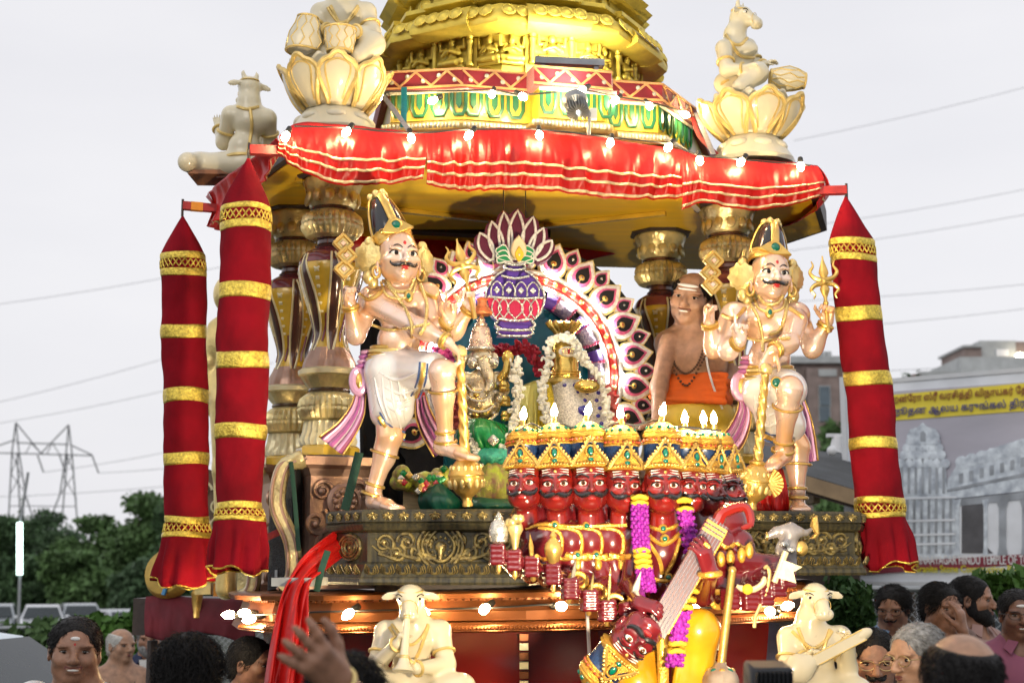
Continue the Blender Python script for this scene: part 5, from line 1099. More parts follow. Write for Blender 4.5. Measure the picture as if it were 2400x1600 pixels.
def guard(G):
 Y = G['Y']; m = pm(Y); J = lambda k, o=0: P(G[k][0], G[k][1], Y + (G[k][2] if len(G[k]) > 2 else 0) + o)
 t = thing('guardian_statue', G['label'], 'statue', J('stoe'), 'painted four armed guardian statues')
 B = Body()
 # trunk
 ch, wa, hi = J('chest'), J('waist'), J('hip'); ax = (ch - hi).normalized()
 B.ell(ch, (62 * m, 42 * m, 52 * m), .03); B.ell(wa, (50 * m, 37 * m, 52 * m), .03); B.ell(hi, (56 * m, 44 * m, 45 * m), .03)
 for s in (-1, 1): B.ell(ch + Vector((s * 28 * m, -27 * m, 12 * m)), (32 * m, 20 * m, 26 * m), .012)
 B.ell(wa + Vector((0, -14 * m, 0)), (38 * m, 30 * m, 44 * m), .03)
 nk = J('neck'); shL, shR = J('shL'), J('shR')
 B.cap(ch + Vector((0, 0, 30 * m)), nk, 40 * m, 27 * m, .03); B.cap(shL, shR, 27 * m, 27 * m, .03); B.ell(shL, 30 * m, .02); B.ell(shR, 30 * m, .02)
 hc = J('head'); hh = G['hh'] * m; MH = TRS(hc, *G['hrot'], hh)
 head_prims(B, MH, fat=.05, neck=False); B.cap(nk, hc + Vector((0, 5 * m, -8 * m)), 27 * m, 24 * m, .02)
 hs = 118 * m / .19
 for a in G['arms']:
  q = [P(x, y, Y + d) for x, y, d in a['j']]
  B.chain(q[:3], [27 * m, 21 * m, 13.5 * m], .02); fore = (q[2] - q[1]).normalized()
  B.ell(lerp(q[1], q[2], .25), (19 * m, 19 * m, 24 * m), .02)
  hd = P(*a['h'][:2], Y + a['h'][2]) - q[2]
  hand_prims(B, along(q[2], q[2] + hd, a.get('face', (0, -1, 0))) @ Matrix.Diagonal((hs * .62,) * 3 + (1,)), a.get('curl', (75, 80, 85, 85)), a.get('th', 60), a.get('mir', 1), .006, a.get('curl2'))
 kS, aS, tS = J('sknee'), J('sank'), J('stoe'); kR, aR, hR, tR = J('rknee'), J('rank'), J('rheel'), J('rtoe')
 hS = hi + Vector((-14 * m * G['sd'], 0, -10 * m)); hRr = hi + Vector((20 * m * G['sd'], -10 * m, -8 * m))
 for (h, k, a, he, to) in ((hS, kS, aS, aS + Vector((0, .02, -28 * m)), tS), (hRr, kR, aR, hR, tR)):
  B.cap(h, k, 44 * m, 30 * m, .03); B.cap(k, a, 28 * m, 17 * m, .02); B.ell(lerp(k, a, .3) + Vector((0, 8 * m, 0)), (27 * m, 27 * m, 38 * m), .02)
  B.cap(a, he, 17 * m, 18 * m, .02); mid = lerp(he, to, .6); B.cap(he, mid, 18 * m, 17 * m, .02); d = (to - mid); sdv = d.cross(Vector((0, 0, 1))).normalized()
  for i in range(5):
   f = (i - 2) / 2; B.cap(mid + sdv * f * 13 * m, to + sdv * f * 17 * m - d * .12 * abs(f), 8 * m, 6.5 * m, .006)
 VF = B.mesh(.0058); ob('body', VF, PEARL, t); bv = bvh_of(VF)
 # face
 eyes(MH, t, EYEW, EYED, 1.2, iris_r=.045); brows(MH, t, BLACKG, .07, .018); moustache(MH, t, BLACKG, .23, .1, .028); lips(MH, t, REDL)
 ob('forehead_dot', MB().ball((0, -.37, .2), (.03, .015, .04), MH), REDL, t)
 # crown
 c0, c1 = J('cr0'), J('cr1'); CM = along(c0, c1, (sin(R(G['hrot'][0])), -cos(R(G['hrot'][0])), 0)); H = (c1 - c0).length; w = 43 * m
 cr = ob('crown', MB().lathe([(w * 1.0, -.05 * H), (w * 1.04, .1 * H), (w * .96, .3 * H), (w * .8, .6 * H), (w * .58, .85 * H), (w * .3, .93 * H)], 40, CM, rib=34, fn=lambda a: 1 + .03 * cos(34 * a)), BLACKG, t)
 ob('crown_band', MB().lathe([(w * 1.02, -.16 * H), (w * 1.12, -.14 * H), (w * 1.08, -.06 * H), (w * 1.14, 0), (w * 1.1, .04 * H), (w * 1.16, .1 * H), (w * 1.05, .13 * H)], 40, CM, cap=False), GOLD, cr)
 for a0 in (-PI / 2, PI / 2, 0, PI):
  ww = 10 * m if a0 == -PI / 2 else 6 * m
  ob('crown_strip', MB().tube([CM @ Vector((cos(a0) * w * q, sin(a0) * w * q, z * H)) for q, z in ((1.06, .08), (1.02, .3), (.86, .6), (.62, .86), (.3, .98))], ww, 8, flat=.5, up=CM.to_3x3() @ Vector((cos(a0), sin(a0), 0))), GOLD, cr)
 peak = MB()
 ob('crown_front', MB().extr([(-.95 * w, -.02 * H), (-.5 * w, .16 * H), (0, .36 * H), (.5 * w, .16 * H), (.95 * w, -.02 * H), (0, -.1 * H)], 9 * m, CM @ TRS((0, -w * .98, 0), 0, -6), bev=.003), GOLD, cr)
 for i in range(6):
  a = 2 * PI * i / 6; ob('crown_petal', MB().ball((cos(a) * w * .42, sin(a) * w * .42, .97 * H), (w * .2, w * .2, .09 * H), CM, seg=8), GOLD2, cr)
 ob('crown_finial', MB().lathe([(w * .3, .9 * H), (w * .38, .97 * H), (w * .2, 1.02 * H), (w * .26, 1.06 * H), (.002, 1.1 * H)], 12, CM), GOLD2, cr)
 gem(cr, CM @ Vector((0, -w * 1.15, .1 * H)), 11 * m, GREENG, GOLD)
 # side locks and earrings
 RM = TRS(hc, G['hrot'][0], 0, 0, hh)
 for s in (-1, 1):
  lo = MB();
  lo.lathe([(.02, -.05), (.26, -.04), (.27, 0), (.2, .03), (.21, .05), (.1, .06), (.002, .07)], 20, RM @ TRS((s * .55, .12, .0), s * 40, 90), rib=10, fn=lambda a: 1 + .08 * cos(10 * a))
  q = ob('hair_disc', lo, GOLD2, t)
  for z, x, r_ in ((-.36, .5, .12), (-.46, .42, .1), (.26, .5, .1)): ob('hair_curl', MB().ball((s * x, .16, z), (r_, r_, r_ * 1.2), RM), GOLD2, q)
  ob('earring', MB().tube([RM @ Vector((s * .42 + .07 * cos(a), -.02, -.3 + .1 * sin(a))) for a in np.linspace(0, 2 * PI, 14, endpoint=False)], .03 * hh, 6, closed=True), GOLD, t)
  ob('ear_lobe', MB().ball((s * .4, .0, -.2), (.04, .06, .12), RM), PEARL, t)
 # necklaces, chest bands
 for k, (pts, r_) in enumerate(G['chains']):
  n = 26; L = drape(bv, pts, Y, .004, n=n); o = ob('necklace', MB().tube(L, r_ * m, 6), GOLD, t); ob('necklace_beads', MB().beads(drape(bv, pts, Y, .008, n=34), r_ * m * 1.15), GOLD2, o)['kind'] = 'stuff'
 px, py = G['pend']; pc = drape(bv, [(px, py)], Y, .006)[0]; p = ob('pendant', MB().ball(pc, (11 * m, 5 * m, 15 * m)), GOLD, t); ob('pendant_stone', MB().ball(pc + Vector((0, -5 * m, 0)), (5 * m, 3 * m, 7 * m)), GREENG, p)
 # shoulder scallops
 for k, pts in enumerate(G['epaul']): ob('shoulder_trim', MB().tube(drape(bv, pts, Y, .004, n=14), 5 * m, 6), GOLD, t)
 # bangles on wrists, arms and ankles
 def ring(c, d, r_, th=4, name='bangle', mm=GOLD):
  M = along(c, Vector(c) + d, (0, -1, .01)); ob(name, MB().tube([(cos(a) * r_, sin(a) * r_, 0) for a in np.linspace(0, 2 * PI, 22, endpoint=False)], th * m, 6, closed=True, M=M), mm, t)
 for a in G['arms']:
  q = [P(x, y, Y + d) for x, y, d in a['j']]; d = (q[2] - q[1]).normalized(); ring(q[2] - d * 6 * m, d, 17 * m, 4.5); ring(q[2] - d * 13 * m, d, 17.5 * m, 3.5)
 for k, a in ((kS, aS), (kR, aR)):
  d = (a - k).normalized(); ring(a - d * 10 * m, d, 21 * m, 4, 'anklet'); ring(a + d * 12 * m, d, 24 * m, 4, 'anklet'); ring(k + d * 42 * m, d, 33 * m, 3, 'garter')
 # wrapped cloth
 D = Body(); D.ell(hi + Vector((0, 0, -6 * m)), (60 * m, 50 * m, 44 * m), .03)
 kn = lerp(hRr, kR, .74); D.cap(hRr, kn, 52 * m, 46 * m, .03); D.cap(hS, lerp(hS, kS, .62), 52 * m, 45 * m, .04); D.cap(lerp(hS, hRr, .5), lerp(lerp(hS, kS, .7), kR, .16), 48 * m, 36 * m, .05)
 for i in range(5): f = i / 4; D.cap(hi + Vector((G['sd'] * lerp(-30, 25, f) * m, -44 * m, -10 * m)), lerp(lerp(hS, kS, .75), lerp(hRr, kR, .55), f) + Vector((0, -30 * m, -6 * m)), 7 * m, 4 * m, .02)
 D.ell(kR + (kR - hRr) * .45, (36 * m, 60 * m, 60 * m), .012, sub=True)
 DV = D.mesh(.007); dh = ob('wrapped_cloth', DV, PEARLW, t); dv = bvh_of(DV)
 for pts in G['folds']: ob('cloth_fold', MB().tube(drape(dv, pts, Y, -.001, n=18), [4.5 * m * sin(PI * (.1 + .8 * k / 17)) for k in range(18)], 6), PEARLW, dh)
 for pts in G['hems']:
  for dy, mm, r_ in ((0, GOLD, 6), (9, BLUEP, 2.5), (-9, BLUEP, 2.5)):
   L = drape(dv, [(x + dy * nx, y + dy * ny) for x, y, nx, ny in pts], Y, .003, n=16); ob('hem_stripe', MB().tube(L, r_ * m, 6, flat=.4, up=(0, -1, 0)), mm, dh)
 for i, (dz, r_, w_) in enumerate(((48, 5, 52), (39, 6, 55), (29, 5, 58), (19, 6, 61))):
  c = hi + Vector((0, 2 * m, dz * m)); ob('belt', MB().tube([c + Vector((cos(a) * w_ * m, sin(a) * w_ * .84 * m, sin(a) * 3 * m)) for a in np.linspace(0, 2 * PI, 36, endpoint=False)], r_ * m, 6, closed=True), GOLD if i % 2 == 0 else GOLD2, t)
 if G.get('bgem'): gem(t, drape(dv, [G['bgem']], Y, .02)[0], 10 * m, GREENG, GOLD)
 # sashes
 for pa, wd, ws in G['sash']:
  pts = [P(x, y, Y + d) for x, y, d in pa]; s_ = ob('sash', ribbon_pleats(pts, wd, [w_ * m for w_ in ws], depth=.014, pleats=3.5), [PURP, PINK, GOLD, PEARLW], t, solid=.005, sharp=60)
  e = pts[-1];
 kx, ky, kd = G['knot']; kc = P(kx, ky, Y + kd)
 k = ob('sash_knot', MB().tube([kc + Vector((cos(a) * 15 * m, 0, sin(a) * 27 * m)) for a in np.linspace(0, 2 * PI, 20, endpoint=False)], 10 * m, 8, closed=True), PINK, t); ob('sash_knot_gold', MB().ball(kc, (12 * m, 8 * m, 22 * m)), GOLD, k)
 for i in range(4): c = kc + Vector((G['sd'] * (8 + i * 3) * m, -3 * m, (34 + i * 11) * m)); ob('sash_fold', MB().ball(c, (17 * m, 14 * m, 7 * m)), PINK if i % 2 else PURP, k)
 return t
GL = dict(Y=5.42, folds=[[(878, 885), (890, 940), (910, 990)], [(896, 885), (903, 945), (925, 1005)], [(915, 884), (924, 945), (940, 1005)], [(932, 884), (942, 940), (950, 990)], [(898, 905), (940, 922), (985, 906)], [(892, 925), (935, 944), (975, 928)], [(888, 872), (930, 890), (980, 872)], [(900, 945), (930, 962), (962, 950)]], label='tall pearly guardian statue stepping on a mace beside the carved left pillar, moustached, black crown', sd=1,
 chest=(939, 722), waist=(934, 800, .01), hip=(922, 862, .02), neck=(938, 672, .0), shL=(872, 700, .01), shR=(1003, 692, .01), head=(934, 604, -.03), hh=130, hrot=(22, 0, 0), cr0=(920, 560, 0), cr1=(884, 458, .03),
 arms=[dict(j=[(872, 702, .02), (834, 786, -.02), (820, 712, -.08)], h=(815, 672, -.1), curl=(60, 85, 85, 90), th=50, mir=-1, face=(.6, -.8, 0)),
   dict(j=[(878, 712, -.04), (984, 768, -.16), (1050, 802, -.2)], h=(1088, 838, -.2), curl=(28, 28, 28, 28), th=20, mir=1, face=(-.2, .3, -1)),
   dict(j=[(1006, 700, .06), (1062, 778, .02), (1102, 722, -.03)], h=(1098, 676, -.05), curl=(70, 75, 80, 85), th=50, mir=-1, face=(-.5, -.8, 0)),
   dict(j=[(1000, 708, -.02), (1020, 778, -.1), (1052, 752, -.14)], h=(1058, 712, -.15), curl=(5, 70, 75, 12), curl2=(5, 80, 80, 12), th=50, mir=-1)],
 sknee=(914, 1022, -.0), sank=(876, 1146, .02), stoe=(932, 1192, -.1), rknee=(1036, 872, -.2), rank=(1044, 1022, -.12), rheel=(1036, 1046, -.1), rtoe=(1112, 1074, -.2),
 chains=[([(893, 662), (905, 690), (935, 700), (965, 690), (975, 664)], 3.2), ([(898, 658), (935, 700), (962, 750), (966, 790)], 4), ([(985, 668), (1000, 710), (996, 760), (985, 782)], 4), ([(874, 762), (905, 772), (945, 770), (1005, 758)], 3.5), ([(905, 655), (925, 680), (958, 680), (970, 655)], 4)],
 pend=(958, 694), epaul=[[(843, 690), (860, 702), (880, 696), (898, 680)], [(985, 676), (1002, 690), (1022, 698)]],
 hems=[[(993, 850, 1, .2), (990, 885, 1, .3), (980, 915, 1, .3), (972, 932, 1, .4)], [(888, 975, -.2, 1), (905, 1000, -.2, 1), (930, 1015, -.1, 1), (950, 1022, 0, 1)]],
 sash=[([(846, 915, .05), (838, 960, .04), (812, 1005, .03), (775, 1045, .02)], (.8, 0, -.6), (14, 20, 26, 36)), ([(985, 930, .08), (992, 970, .08), (1010, 1010, .08), (1040, 1060, .06)], (.9, .2, .45), (14, 20, 24, 26))], knot=(842, 892, .03))
GR = dict(Y=5.95, folds=[[(1768, 925), (1771, 970), (1780, 1015)], [(1782, 925), (1786, 970), (1792, 1020)], [(1796, 930), (1802, 975), (1808, 1020)], [(1770, 940), (1795, 952), (1822, 944)], [(1770, 960), (1795, 974), (1822, 966)], [(1775, 985), (1798, 998), (1822, 992)]], label='tall pearly guardian statue stepping on a mace beside the bare chested priest, moustached, black crown', sd=1,
 chest=(1803, 758), waist=(1803, 842, .01), hip=(1806, 908, .02), neck=(1806, 712, .0), shL=(1722, 738, .01), shR=(1868, 738, .01), head=(1806, 646, -.03), hh=122, hrot=(8, 2, 4), cr0=(1800, 606, 0), cr1=(1808, 522, .03),
 arms=[dict(j=[(1716, 742, .03), (1672, 818, -.02), (1662, 754, -.08)], h=(1662, 714, -.1), curl=(60, 85, 85, 90), th=50, mir=-1, face=(.6, -.8, 0)),
   dict(j=[(1866, 752, -.05), (1850, 804, -.16), (1812, 822, -.22)], h=(1790, 864, -.22), curl=(22, 22, 22, 22), th=20, mir=-1, face=(.2, -1, -.2)),
   dict(j=[(1870, 744, .06), (1904, 818, .02), (1938, 756, -.03)], h=(1943, 716, -.05), curl=(70, 75, 80, 85), th=50, mir=-1, face=(-.5, -.8, 0)),
   dict(j=[(1728, 752, -.02), (1705, 822, -.1), (1734, 800, -.16)], h=(1736, 768, -.17), curl=(3, 75, 80, 80), curl2=(3, 80, 80, 80), th=50, mir=-1)],
 sknee=(1868, 1046, .06), sank=(1868, 1154, .06), stoe=(1878, 1194, -.04), rknee=(1850, 912, -.22), rank=(1836, 1044, -.1), rheel=(1838, 1066, -.08), rtoe=(1798, 1100, -.2),
 chains=[([(1768, 700), (1778, 722), (1806, 730), (1834, 722), (1842, 700)], 3.2), ([(1752, 702), (1775, 740), (1786, 785), (1788, 820)], 4), ([(1846, 702), (1840, 740), (1826, 775), (1806, 782)], 4), ([(1752, 792), (1775, 798), (1806, 796), (1850, 792)], 3.5), ([(1778, 694), (1795, 712), (1822, 710), (1834, 694)], 4)],
 pend=(1804, 732), epaul=[[(1693, 738), (1710, 746), (1728, 742), (1745, 722)], [(1850, 722), (1866, 732), (1882, 744)]],
 hems=[[(1770, 1010, 0, 1), (1800, 1025, 0, 1), (1825, 1030, 0, 1)]],
 sash=[([(1740, 930, .05), (1745, 970, .04), (1726, 1020, .03), (1690, 1060, .02)], (.8, 0, -.6), (14, 20, 26, 32)), ([(1872, 930, .1), (1885, 980, .1), (1892, 1030, .1), (1900, 1082, .08)], (1, .2, .2), (12, 18, 22, 20))], knot=(1737, 905, .03), bgem=(1820, 896))
guard(GL); guard(GR)
diamond_weapon([P(804, 572, 5.32), P(812, 600, 5.32), P(806, 632, 5.32)], 26 * pm(5.32), 'gold diamond lattice weapon held up by the statue beside the left pillar')
diamond_weapon([P(1671, 612, 5.85), P(1664, 640, 5.85), P(1668, 668, 5.85)], 26 * pm(5.85), 'gold diamond lattice weapon held up by the statue beside the priest')
trident(P(1070, 560, 5.36), P(1098, 680, 5.36), GOLD, 'gold trident held up in front of the jewelled arch')
trident(P(1927, 600, 5.9), P(1936, 716, 5.9), GOLD, 'gold trident held up beside the lone hanging banner')
mace(P(1078, 838, 5.24), P(1090, 1060, 5.28), P(1096, 1186, 5.3), 40 * pm(5.26), 'gold mace with twisted shaft standing in front of the elephant headed idol')
mace(P(1793, 878, 5.72), P(1776, 1078, 5.74), P(1761, 1194, 5.76), 39 * pm(5.74), 'gold mace with fan ornament standing next to the red ten headed statue', fan=P(1800, 1132, 5.7))
# ---------------------------------------------------------------- shrine: jewelled arch, pot emblem, idols, garlands
def stuff(o): o['kind'] = 'stuff'; return o
FELT = mat('black_felt', (.010, .010, .012), .9, 0, .3, 20, .2, 200); WBEAD = mat('white_bead_trim', (.78, .74, .66), .3, .1, .2, 80, .3, 160, coat=.3); GBEAD = mat('gold_bead_trim', (.8, .6, .22), .3, .7, .3, 60, .4, 140)
PNKF = mat('pink_sequin', (.62, .10, .22), .4, .1, .3, 60, .3, 120); REDF = mat('red_felt_band', (.60, .02, .012), .6, 0, .15, 8, .2, 200); PURPF = mat('violet_velvet', (.075, .02, .30), .55, 0, .25, 8, .1, 100, sheen=.2); CHK = mat('checked_silver_cloth', (.62, .55, .62), .35, .3, .4, 160, .5, 160, col2=(.16, .12, .3)); TEAL = mat('teal_satin', (.0, .11, .15), .28, .1, .4, 6, .1, 30); PLUMF = mat('plum_velvet', (.10, .008, .035), .75, 0, .25, 8, .2, 200)
TUBE = mat('lit_tube', (1, 1, 1), .3, var=0, emit=(1, .94, .84), es=120.)
SILV = mat('silver_trim', (.66, .63, .55), .25, .8, .3, 60, .4, 150)
YA = 6.3; am = pm(YA); ac = P(1212, 876, YA)
arch = thing('jewelled_arch', 'tall black felt arch edged with beaded peacock petals and lit tubes', 'arch', P(1212, 1120, YA))
AM = TRS(ac, 7)
def ring2(r, a): return (r * am * cos(a), r * am * sin(a))
# black felt board with straight legs below
bo = [ring2(326, R(a)) for a in np.linspace(-38, 218, 70)]
ob('felt_board', MB().extr(bo + [ring2(326, R(218)), (-230 * am, -440 * am), (230 * am, -440 * am)], .02, AM, y0=.05), FELT, arch, smooth=False)
def annulus(r0, r1, a0, a1, y, th, n=60):
 return MB().grid(lambda u, v: [(lambda r: (r * am * cos(R(lerp(a0, a1, u))), y - th * sin(PI * v), r * am * sin(R(lerp(a0, a1, u)))))(lerp(r0, r1, v))][0], n, 7, M=AM)
ob('red_band', annulus(220, 240, -30, 210, .0, .012), REDF, arch, solid=.004)
for r0, r1, m_ in ((240, 252, WBEAD), (208, 220, WBEAD)): ob('beaded_border', annulus(r0, r1, -30, 210, -.002, .014), m_, arch, solid=.004)
k = 0
for a in np.arange(-26, 207, 6.2):
 x, z = ring2(230, R(a)); o = ob('gold_button', MB().lathe([(.012, 0), (.012, .004), (.006, .008), (.001, .010)], 12, AM @ TRS((x, -.010, z), 0, 90)), GOLD2, arch)
for i, a in enumerate(np.arange(-30, 205, 13)):
 x0 = [ring2(r, R(b)) for r, b in ((166, a), (207, a), (207, a + 12.6), (166, a + 12.6))]
 seg = annulus(168, 206, a, a + (8.2 if i % 2 else 12.6), -.006, .03, 8); ob('quilted_panel', seg, CHK if i % 2 == 0 else PURPF, arch, solid=.004)
 for b in (a, a + 12.6):
  stuff(ob('pink_scallops', MB().beads([(r * am * cos(R(b)), -.03, r * am * sin(R(b))) for r in np.linspace(170, 205, 6)], 3.8 * am, AM), PNKF, arch))
# peacock petals
def petal_outline(s, n=24):
 out = []
 for i in range(n):
  t = i / n * 2 * PI; x = sin(t) * (.5 * (1 + .18 * cos(t))); z = -cos(t) * .62;
  if z > .25: x *= max(0, (.66 - z) / .41) ** .62; z += .10 * ((z - .25) / .37)
  out.append((x * s, z * s))
 return out
angs = np.arange(-36, 217, 15.4)
for i, a in enumerate(angs):
 x, z = ring2(283, R(a)); s = 62 * am; PM = AM @ Matrix.Translation((x, 0, z)) @ Matrix.Rotation(R(90 - a), 4, 'Y')
 o = ob('peacock_petal', MB().extr(petal_outline(s * 1.13), .012, PM, y0=.028), GBEAD, arch)
 ob('white_beads', MB().extr(petal_outline(s), .014, PM, y0=.018), WBEAD, o); ob('pink_field', MB().extr(petal_outline(s * .72), .012, PM, y0=.006), PNKF, o); ob('black_heart', MB().extr([(q[0], q[1] + .002) for q in petal_outline(s * .52)], .012, PM, y0=-.004), FELT, o)
 ob('flower_stud', MB().lathe([(.013, 0), (.013, .004), (.006, .008), (.001, .011)], 10, PM @ TRS((0, -.015, -.1 * s), 0, 90), fn=lambda t: 1 + .15 * cos(8 * t)), GOLD, o); ob('stud_stem', MB().tube([(0, -.017, -.14 * s), (0, -.017, -.5 * s)], .003, 5, M=PM), GBEAD, o); ob('stud_jewel', MB().ball((0, -.027, -.1 * s), .004, PM, seg=6, rings=4), [BLUEP, REDG, GREENG][i % 3], o)
 if i < len(angs) - 1:
  b = a + 7.7; x, z = ring2(308, R(b)); s2 = 40 * am; PM = AM @ Matrix.Translation((x, 0, z)) @ Matrix.Rotation(R(90 - b), 4, 'Y')
  o = ob('small_petal', MB().extr(petal_outline(s2 * 1.12), .008, PM, y0=.034), GBEAD, arch); ob('white_beads', MB().extr(petal_outline(s2), .008, PM, y0=.028), WBEAD, o); ob('pink_field', MB().extr(petal_outline(s2 * .76), .008, PM, y0=.022), PNKF, o); ob('black_heart', MB().extr(petal_outline(s2 * .55), .008, PM, y0=.016), FELT, o); ob('mirror_stud', MB().ball((0, .006, 0), (.006, .004, .006), PM, seg=8), SILV, o)
# lit tubes
def rod(r, a, L):
 x, z = ring2(r, R(a)); M = AM @ Matrix.Translation((x, -.02, z)) @ Matrix.Rotation(R(-a), 4, 'Y')
 return MB().lathe([(.0045, -L / 2), (.006, -L / 2 + .004), (.006, L / 2 - .004), (.0045, L / 2)], 10, M)
for i, a in enumerate((-22, -2, 12, 28, 42, 57, 71, 108, 122, 137, 152, 168, 186)):
 tag(ob('tube_lamp', rod(249, a, .05), TUBE), 'lit white tube on the outer rim of the arch, ' + ORD[i] + ' anticlockwise from lower right', 'lamp', 'outer tubes on the arch')
for i, a in enumerate((-18, -2, 17, 35, 53, 69, 112, 128, 146, 164, 184)):
 tag(ob('tube_lamp', rod(212, a, .045), TUBE), 'lit white tube on the inner rim of the arch, ' + ORD[i] + ' anticlockwise from lower right', 'lamp', 'inner tubes on the arch')
# teal curtain inside the arch
f = cloth([tuple(AM @ Vector((x * am, .012, math.sqrt(172 ** 2 - x * x) * am))) for x in (-171, -160, -130, -80, 0, 80, 130, 160, 171)], [tuple(AM @ Vector((x * am, -.01, -240 * am))) for x in (-171, -160, -130, -80, 0, 80, 130, 160, 171)], 90, 30, .016, 21, gather=8)
tag(ob('teal_curtain', MB().grid(lambda u, v: f(u, v), 90, 16), TEAL, solid=.003, sharp=0), 'dark teal satin curtain hanging inside the jewelled arch', 'curtain')
# ---- pot emblem
YP = 5.98; m_ = pm(YP); pc = P(1205, 708, YP); emb = thing('pot_emblem', 'violet and crimson felt pot emblem with green leaves and plum petals', 'emblem', P(1205, 792, YP)); EM = TRS(pc, 6)
O = lambda L: [((x - 1205) * m_, (708 - y) * m_) for x, y in L]
def ocl(L, n): return [(q[0], q[1]) for q in spline([(*q, 0) for q in O(L)], n)]
def sym(h): return h + [(2410 - x, y) for x, y in h[::-1]]
CRIM = mat('crimson_felt', (.50, .01, .07), .7, 0, .15, 8, .2, 200); GRNF = mat('green_felt', (.01, .24, .08), .7, 0, .2, 8, .2, 200); YELF = mat('yellow_felt', (.85, .55, .03), .6, 0, .15, 8); CRM = mat('cream_felt', (.80, .62, .36), .6, 0, .15, 8)
body = spline([(*q, 0) for q in [(1180, 620), (1182, 634), (1160, 650), (1140, 680), (1136, 705), (1146, 735), (1165, 755), (1158, 765), (1172, 775)]], 26)
bh = [(q[0], q[1]) for q in body] + [(1164, 790)]
ob('pot', MB().extr(O(sym(bh)), .07, EM, y0=.035, bev=.012), PURPF, emb)
cr_ = [(1139, 702), (1146, 733), (1162, 753), (1180, 758)]; ob('crimson_bowl', MB().extr(O(sym(cr_)), .008, EM, y0=-.034), CRIM, emb)
def trim(L, r, m=SILV, n=24, close=False, y=-.045, par=emb, name='bead_trim'):
 sp = spline([(*q, 0) for q in O(L)], n); return ob(name, MB().tube([(q[0], y, q[1]) for q in sp], r, 6, M=EM, closed=close), m, par)
trim(sym(bh), .005, n=90, close=True, y=-.036)
for L in ([(1140, 701), (1205, 704), (1270, 701)], [(1165, 752), (1205, 756), (1245, 752)], [(1180, 632), (1205, 636), (1230, 632)], [(1180, 620), (1205, 624), (1230, 620)], [(1160, 776), (1205, 779), (1250, 776)], [(1172, 650), (1205, 656), (1238, 650)]): trim(L, .006)
for xc in (1162, 1190, 1219, 1247):
 trim([(xc - 13, 698), (xc - 13, 678), (xc, 664), (xc + 13, 678), (xc + 13, 698)], .0035, n=16)
 ob('mirror_diamond', MB().extr([(q[0] + (xc - 1205) * m_, q[1] + 24 * m_) for q in ((0, .016), (.014, 0), (0, -.016), (-.014, 0))], .008, EM, y0=-.036, bev=.002), SILV, emb)
for x0, x1, x2 in ((1150, 1158, 1172), (1165, 1178, 1190), (1186, 1205, 1224), (1220, 1232, 1245), (1238, 1252, 1260)):
 trim([(x1, 752), (x0, 728), (x1, 706), (x2, 728), (x1, 752)], .0035, n=18)
# petal fan behind
for i, (tx, ty, bx, w) in enumerate(((1124, 543, 1152, 20), (1152, 515, 1172, 20), (1180, 492, 1188, 19), (1213, 487, 1206, 22), (1250, 503, 1226, 19), (1274, 530, 1240, 18), (1294, 560, 1256, 16))):
 A, T_ = np.array([bx, 606.]), np.array([tx, ty]); d = T_ - A; n_ = np.array([-d[1], d[0]]) / np.linalg.norm(d)
 def qb(sg, k): t = k / 9; c_ = A + d * .55 + n_ * w * 1.55 * sg; return tuple((1 - t) ** 2 * (A + n_ * sg * 4) + 2 * t * (1 - t) * c_ + t * t * T_)
 L = [qb(1, k) for k in range(10)] + [qb(-1, k) for k in range(8, -1, -1)]
 big = [tuple(A + (np.array(q) - A) * 1.05 + np.sign((np.array(q) - A).dot(n_)) * n_ * 8) for q in L]
 o = ob('plum_petal', MB().extr(O(big), .05 + .004 * i, EM, y0=.06), PLUMF, emb)
 ob('petal_trim', MB().tube([(q[0], .004 - .004 * i, q[1]) for q in O(L)], .0062, 6, closed=True, M=EM), WBEAD, o)
for i, (s, y) in enumerate(((-1, 582), (1, 582), (-1, 594), (1, 594), (-1, 606), (1, 606))):
 L = [(1205 + s * 6, 618), (1205 + s * 22, y - 4), (1205 + s * 42, y + 2), (1205 + s * (44 - i), y + 14), (1205 + s * 18, 616)]
 o = ob('green_leaf', MB().extr(ocl(L + [L[0]], 20)[:-1], .018 + .002 * i, EM, y0=-.02), GRNF, emb); ob('leaf_trim', MB().tube([(q[0], -.04 - .002 * i, q[1]) for q in ocl(L + [L[0]], 20)[:-1]], .003, 5, closed=True, M=EM), WBEAD, o)
ob('coconut', MB().extr(ocl([(1213, 552), (1228, 572), (1230, 598), (1213, 612), (1196, 598), (1198, 572), (1213, 552)], 24)[:-1], .03, EM, y0=-.03, bev=.006), CRM, emb); ob('flame', MB().extr(ocl([(1213, 580), (1224, 600), (1213, 618), (1203, 600), (1213, 580)], 18)[:-1], .01, EM, y0=-.058, bev=.003), YELF, emb); ob('flame_jewel', MB().ball(((8) * m_, -.07, 106 * m_), .005, EM), SILV, emb)
